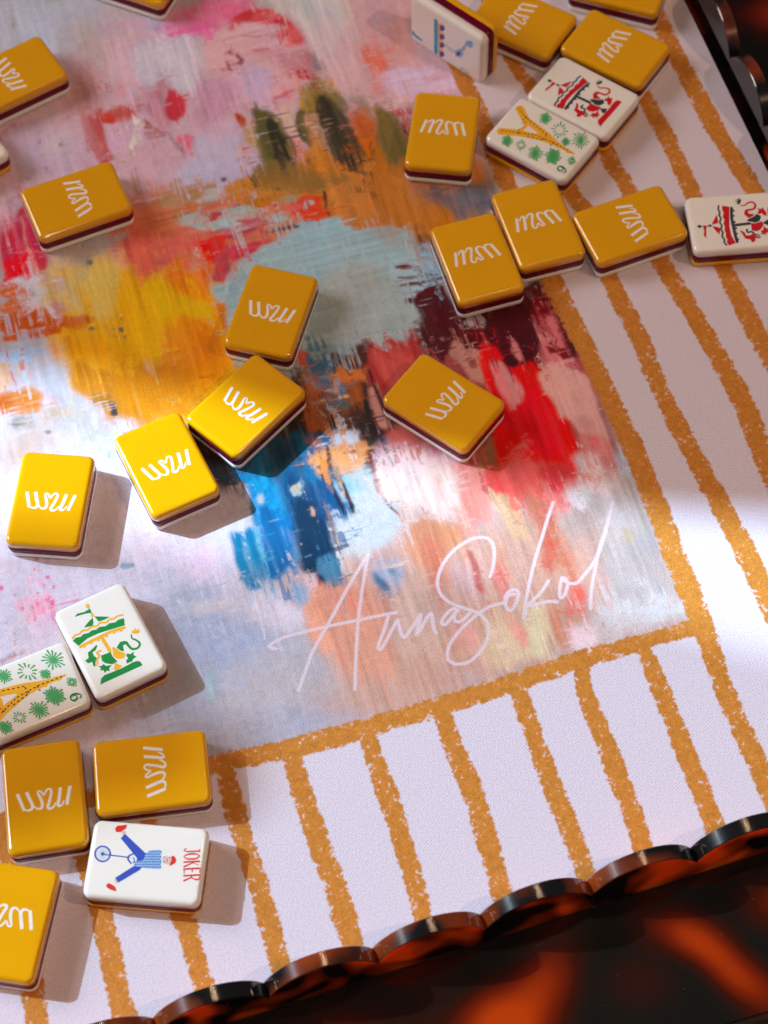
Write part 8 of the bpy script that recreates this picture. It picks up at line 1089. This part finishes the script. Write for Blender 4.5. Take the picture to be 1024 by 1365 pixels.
# ------------------------------------------------------------------ tortoiseshell tray
CLOUDS = [(29.5, -143.6, 17, 12, 35, 0.85), (39.3, -130.5, 12, 9, 60, 0.42), (71.5, -123.7, 14, 8, -10, 0.58), (80.4, -130.2, 13, 8, -40, 0.58), (90.0, -140.1, 15, 8, -40, 0.58), (98.1, -116.6, 12, 9, 0, 0.5), (5.6, -131.4, 13, 9, 20, 0.25), (-15.4, -147.9, 18, 9, 10, 0.4), (19.6, -154.5, 22, 16, 0, 0.6), (59.9, -136.9, 11, 9, 20, 0.2), (107.9, 180.2, 9, 16, -75, 0.5), (104.0, 190.1, 9, 12, -75, 0.5), (131.3, 182.5, 12, 12, 0, 0.7), (110.3, 145.4, 7, 12, -75, 0.4), (119.1, 118.0, 6, 14, -75, 0.4)]     # x, y, half-sizes, angle, strength (mm)
def tortoise(name, wall=False, amber=0.60):
    m = bpy.data.materials.new(name); N, L, B = nodes_of(m)
    tc = N.new('ShaderNodeTexCoord'); mp = N.new('ShaderNodeMapping')
    mp.inputs['Scale'].default_value = (1.0, 1.0, 1.0); mp.inputs['Location'].default_value = (0.0, 0.0, 0.0) if not wall else (0.03, 0.0, 0.0)
    L.new(tc.outputs['Object'], mp.inputs['Vector'])
    nz = N.new('ShaderNodeTexNoise'); nz.inputs['Scale'].default_value = 34 if not wall else 62
    nz.inputs['Detail'].default_value = 1.2; nz.inputs['Roughness'].default_value = 0.35; nz.inputs['Distortion'].default_value = 0.6
    L.new(mp.outputs[0], nz.inputs['Vector'])
    cr = N.new('ShaderNodeValToRGB'); e = cr.color_ramp.elements
    if wall:
        e[0].position = amber - 0.20; e[0].color = (0.006, 0.003, 0.002, 1)
        e[1].position = amber; e[1].color = (0.85, 0.13, 0.008, 1)
        x = cr.color_ramp.elements.new(amber - 0.12); x.color = (0.30, 0.028, 0.002, 1)
    else:
        e[0].position = 0.44; e[0].color = (0.008, 0.007, 0.005, 1)
        e[1].position = 0.68; e[1].color = (0.34, 0.024, 0.0006, 1)
        x = cr.color_ramp.elements.new(0.53); x.color = (0.10, 0.008, 0.0008, 1)
    fac = nz.outputs['Fac']
    if not wall:                    # the big amber clouds of the rim, softly bounded
        nw = N.new('ShaderNodeTexNoise'); nw.inputs['Scale'].default_value = 32; nw.inputs['Detail'].default_value = 1.0
        L.new(tc.outputs['Object'], nw.inputs['Vector'])
        wsub = N.new('ShaderNodeVectorMath'); wsub.operation = 'SUBTRACT'; L.new(nw.outputs['Color'], wsub.inputs[0]); wsub.inputs[1].default_value = (0.5, 0.5, 0.5)
        wsc = N.new('ShaderNodeVectorMath'); wsc.operation = 'SCALE'; L.new(wsub.outputs[0], wsc.inputs[0]); wsc.inputs['Scale'].default_value = 0.005
        wad = N.new('ShaderNodeVectorMath'); L.new(tc.outputs['Object'], wad.inputs[0]); L.new(wsc.outputs[0], wad.inputs[1])
        acc = None
        for bx, by, sx_, sy_, ang, amp in CLOUDS:
            m1 = N.new('ShaderNodeMapping'); m1.vector_type = 'TEXTURE'
            m1.inputs['Location'].default_value = (bx * S, by * S, 0); m1.inputs['Rotation'].default_value = (0, 0, math.radians(ang)); m1.inputs['Scale'].default_value = (sx_ * S, sy_ * S, 1)
            L.new(wad.outputs[0], m1.inputs['Vector'])
            ln = N.new('ShaderNodeVectorMath'); ln.operation = 'LENGTH'; L.new(m1.outputs[0], ln.inputs[0])
            mr = N.new('ShaderNodeMapRange'); mr.interpolation_type = 'SMOOTHSTEP'; mr.inputs[1].default_value = 1.35; mr.inputs[2].default_value = 0.0
            mr.inputs[3].default_value = 0.0; mr.inputs[4].default_value = amp
            L.new(ln.outputs['Value'], mr.inputs[0])
            if acc is None: acc = mr.outputs[0]
            else:
                ad = N.new('ShaderNodeMath'); ad.operation = 'ADD'; L.new(acc, ad.inputs[0]); L.new(mr.outputs[0], ad.inputs[1]); acc = ad.outputs[0]
        pw = N.new('ShaderNodeMath'); pw.operation = 'POWER'; pw.inputs[1].default_value = 1.25; L.new(acc, pw.inputs[0]); fac = pw.outputs[0]
        while len(cr.color_ramp.elements) > 1: cr.color_ramp.elements.remove(cr.color_ramp.elements[-1])
        cr.color_ramp.elements[0].position = 0.0; cr.color_ramp.elements[0].color = (0.008, 0.007, 0.005, 1)
        for ps, cl in ((0.25, (0.045, 0.005, 0.001)), (0.55, (0.17, 0.012, 0.001)), (1.0, (0.46, 0.042, 0.001))):
            q_ = cr.color_ramp.elements.new(ps); q_.color = (*cl, 1)
    L.new(fac, cr.inputs[0])
    L.new(cr.outputs[0], B.inputs['Base Color'])
    B.inputs['Roughness'].default_value = 0.03; B.inputs['IOR'].default_value = 1.49
    sp = N.new('ShaderNodeTexNoise'); sp.inputs['Scale'].default_value = 900; L.new(tc.outputs['Object'], sp.inputs['Vector'])
    vo = N.new('ShaderNodeTexNoise'); vo.inputs['Scale'].default_value = 1100; vo.inputs['Detail'].default_value = 1; L.new(tc.outputs['Object'], vo.inputs['Vector'])
    vr = N.new('ShaderNodeMapRange'); vr.inputs[1].default_value = 0.78; vr.inputs[2].default_value = 0.84; vr.inputs[3].default_value = 0.0; vr.inputs[4].default_value = 0.2
    L.new(vo.outputs['Fac'], vr.inputs[0])
    du = N.new('ShaderNodeMix'); du.data_type = 'RGBA'; du.inputs[7].default_value = (0.5, 0.46, 0.4, 1)
    L.new(vr.outputs[0], du.inputs[0]); L.new(cr.outputs[0], du.inputs[6]); L.new(du.outputs[2], B.inputs['Base Color'])
    bp = N.new('ShaderNodeBump'); bp.inputs['Strength'].default_value = 0.03; bp.inputs['Distance'].default_value = 0.0002
    L.new(sp.outputs['Fac'], bp.inputs['Height']); L.new(bp.outputs[0], B.inputs['Normal'])
    if wall:                        # amber acrylic: light from the mat side glows through it
        B.inputs['Subsurface Weight'].default_value = 1.0
        B.inputs['Subsurface Radius'].default_value = (6.0, 1.6, 0.3)
        B.inputs['Subsurface Scale'].default_value = 0.001
    else:
        B.inputs['Subsurface Weight'].default_value = 0.0
    return m
M_TOR = tortoise('tortoiseshell_acrylic'); M_TORW = tortoise('tortoiseshell_wall', True); M_TORD = tortoise('dark_tortoiseshell_wall', True, 0.84)
M_EDGE = bpy.data.materials.new('polished_dark_edge'); N, L, B = nodes_of(M_EDGE)
tc = N.new('ShaderNodeTexCoord'); nz = N.new('ShaderNodeTexNoise'); nz.inputs['Scale'].default_value = 55
L.new(tc.outputs['Object'], nz.inputs['Vector']); cr = N.new('ShaderNodeValToRGB'); e = cr.color_ramp.elements
e[0].position = 0.46; e[0].color = (0.006, 0.005, 0.005, 1); e[1].position = 0.64; e[1].color = (0.24, 0.04, 0.006, 1)
L.new(nz.outputs['Fac'], cr.inputs[0]); L.new(cr.outputs[0], B.inputs['Base Color'])
B.inputs['Roughness'].default_value = 0.16; B.inputs['Coat Weight'].default_value = 0.8; B.inputs['Coat Roughness'].default_value = 0.06

FZ = -1.5
tray = setp(empty('serving_tray', 0, 0, FZ, 0), 'tortoiseshell acrylic tray with scalloped edge walls and a wide glossy black and amber rim', 'tray')

def wall(P0, d, nrm, s0, s1, first, pitch, th, zv, rise, mat, lean):
    """scalloped wall: P0 origin on the outer face, d along, nrm towards the inside"""
    prof = []                       # (s, z) along the top
    R = ((pitch / 2) ** 2 + rise ** 2) / (2 * rise)
    k = math.floor((s0 - first) / pitch)
    sv = first + k * pitch
    while sv < s1:
        c = sv + pitch / 2; hmax = math.asin(min(1, (pitch / 2) / R))
        for j in range(64):
            a = -hmax + 2 * hmax * j / 64
            prof.append((c + R * math.sin(a), zv + R * math.cos(a) - (R - rise)))
        sv += pitch
    prof.append((sv, zv))
    n = len(prof)
    LEAN = math.tan(math.radians(lean))
    def pt(s, z, off):
        off += (z - FZ) * LEAN
        return (P0[0] + d[0] * s + nrm[0] * off, P0[1] + d[1] * s + nrm[1] * off, z - FZ)
    V, F, I = [], [], []
    ch = 0.25
    rows = [[(s, FZ + 0.01, 0) for s, z in prof], [(s, z - ch, 0) for s, z in prof], [(s, z, ch) for s, z in prof],
            [(s, z, th - ch) for s, z in prof], [(s, z - ch, th) for s, z in prof], [(s, FZ + 0.01, th) for s, z in prof]]
    for r in rows: V += [pt(*q) for q in r]
    for r in range(6):
        r2 = (r + 1) % 6
        for i in range(n - 1):
            F.append((r * n + i, r * n + i + 1, r2 * n + i + 1, r2 * n + i)); I.append(1 if r in (1, 2, 3) else 0)
    F.append(tuple(r * n for r in range(5, -1, -1))); I.append(0)
    F.append(tuple(r * n + n - 1 for r in range(6))); I.append(0)
    o = mesh_obj('scalloped_wall', V, F, None, tray, mats=[mat, M_EDGE], idx=I)
    bm = bmesh.new(); bm.from_mesh(o.data); bmesh.ops.recalc_face_normals(bm, faces=bm.faces); bm.to_mesh(o.data); bm.free()
    return o
wall((15.40, -127.10), (0.95981, 0.28067), (-0.28067, 0.95981), -200, 171.34, -49.4, 28.3, 4.2, 6.8, 8.9, M_TORW, 3.0)
wall((148.70, 39.29), (-0.25545, 0.96682), (-0.96682, -0.25545), -117.89, 255, 122.97, 29.0, 3.9, 6.8, 8.9, M_TORD, 0.0)

def plate(poly, z0, z1, mat, name, parent, ch=0.5):
    n = len(poly); cxm = sum(p[0] for p in poly) / n; cym = sum(p[1] for p in poly) / n
    def ins(k): 
        out = []
        for x, y in poly:
            l = math.hypot(x - cxm, y - cym); out.append((x - (x - cxm) / l * k, y - (y - cym) / l * k))
        return out
    V = [(x, y, z1) for x, y in ins(ch)] + [(x, y, z1 - ch) for x, y in poly] + [(x, y, z0) for x, y in poly]
    F = [tuple(range(n))]
    for r in (0, 1):
        for i in range(n): F.append((r * n + i, (r + 1) * n + i, (r + 1) * n + (i + 1) % n, r * n + (i + 1) % n))
    F.append(tuple(range(3 * n - 1, 2 * n - 1, -1)))
    o = mesh_obj(name, V, F, mat, parent)
    return o
plate([(-165.97, -213.48), (231.39, -108.49), (114.14, 335.28), (-283.22, 230.29)], -6.0, -0.005, M_TOR, 'tray_floor', tray)

# the table far below the tray's rim
m = ink('dark_table', (0.012, 0.010, 0.009), 0.4)
tbl = mesh_obj('tabletop', [(-900, -900, -42), (900, -900, -42), (900, 900, -42), (-900, 900, -42),
                            (-900, -900, -62), (900, -900, -62), (900, 900, -62), (-900, 900, -62)],
               [(0, 1, 2, 3), (7, 6, 5, 4), (0, 4, 5, 1), (1, 5, 6, 2), (2, 6, 7, 3), (3, 7, 4, 0)], m)
setp(tbl, kind='structure')

# ------------------------------------------------------------------ light-shaping panels, added out of frame:
# a solid one shades the far half, a half-transparent one dims the near half

def panel(name, pts, th, mat, kind='structure'):
    """a flat panel of the given outline with real thickness, added out of frame to shape the sunlight"""
    ex, ey = (-0.9563, 0.29237)
    n = len(pts)
    V = [tuple(p) for p in pts] + [(p[0] + ex * th, p[1] + ey * th, p[2]) for p in pts]
    F = [tuple(range(n)), tuple(range(2 * n - 1, n - 1, -1))] + [(i, (i + 1) % n, (i + 1) % n + n, i + n) for i in range(n)]
    o = mesh_obj(name, V, F, mat); setp(o, kind=kind); return o
m_shade = ink('shade_panel_paint', (0.25, 0.22, 0.20), 0.8)
panel('wall', [[-1434.3, 439.2, 954.2], [-1426.9, 463.3, 1024.4], [-1426.9, 463.4, 1039.5], [-1427.8, 460.5, 1055.3], [-1427.8, 460.3, 1066.9], [-1427.1, 462.5, 1076.3], [-1426.0, 466.2, 1085.3], [-1426.1, 465.8, 1098.4], [-1428.2, 459.0, 1115.8], [-1429.2, 455.9, 1129.0], [-1428.7, 457.4, 1142.8], [-1427.1, 462.5, 1166.0], [-1421.0, 482.5, 1236.2], [-1253.0, 1032.0, 1194.8], [-1292.9, 901.7, 800.1]], 80, m_shade)  # added unseen panel, its outline cut to the shade edge on the mat
m_dim = bpy.data.materials.new('dimming_sheet'); N, L, B = nodes_of(m_dim)  # half-transparent sheet for the added sun-dimming panel
B.inputs['Base Color'].default_value = (0.8, 0.8, 0.82, 1); B.inputs['Roughness'].default_value = 0.9
tr = N.new('ShaderNodeBsdfTransparent'); mx = N.new('ShaderNodeMixShader'); mx.inputs[0].default_value = 0.36
L.new(tr.outputs[0], mx.inputs[1]); L.new(B.outputs[0], mx.inputs[2]); L.new(mx.outputs[0], N['Material Output'].inputs['Surface'])
dimmer = panel('dimming_panel', [[-1391.3, 374.5, 926.3], [-1386.2, 391.2, 987.1], [-1384.0, 398.3, 1017.5], [-1381.8, 405.5, 1047.6], [-1380.4, 410.0, 1093.3], [-1381.4, 406.8, 1127.7], [-1380.3, 410.4, 1182.4], [-1445.5, 197.3, 1201.2], [-1466.9, 127.1, 1008.7]], 1.0, m_dim, None)  # added unseen panel, weakens the sun on the near part of the mat
blocker = panel('shade_blocker', [[-1393.4, 333.5, 982.3], [-1390.8, 342.0, 993.9], [-1388.9, 348.0, 1007.8], [-1388.0, 351.1, 1025.5], [-1392.2, 337.4, 1032.1], [-1395.3, 327.1, 1031.2], [-1397.9, 318.9, 1019.8], [-1400.2, 311.3, 1011.2], [-1404.1, 298.6, 998.2], [-1404.4, 297.5, 989.5], [-1398.8, 315.6, 982.8]], 2.0, ink('blocker_matte', (0.5, 0.45, 0.4), 0.9), None); blocker.parent = dimmer  # added opaque blocker, shades the two mustard tiles above the joker
setp(dimmer, 'added half-transparent panel, out of view, that dims part of the sunlight', 'added light filter')
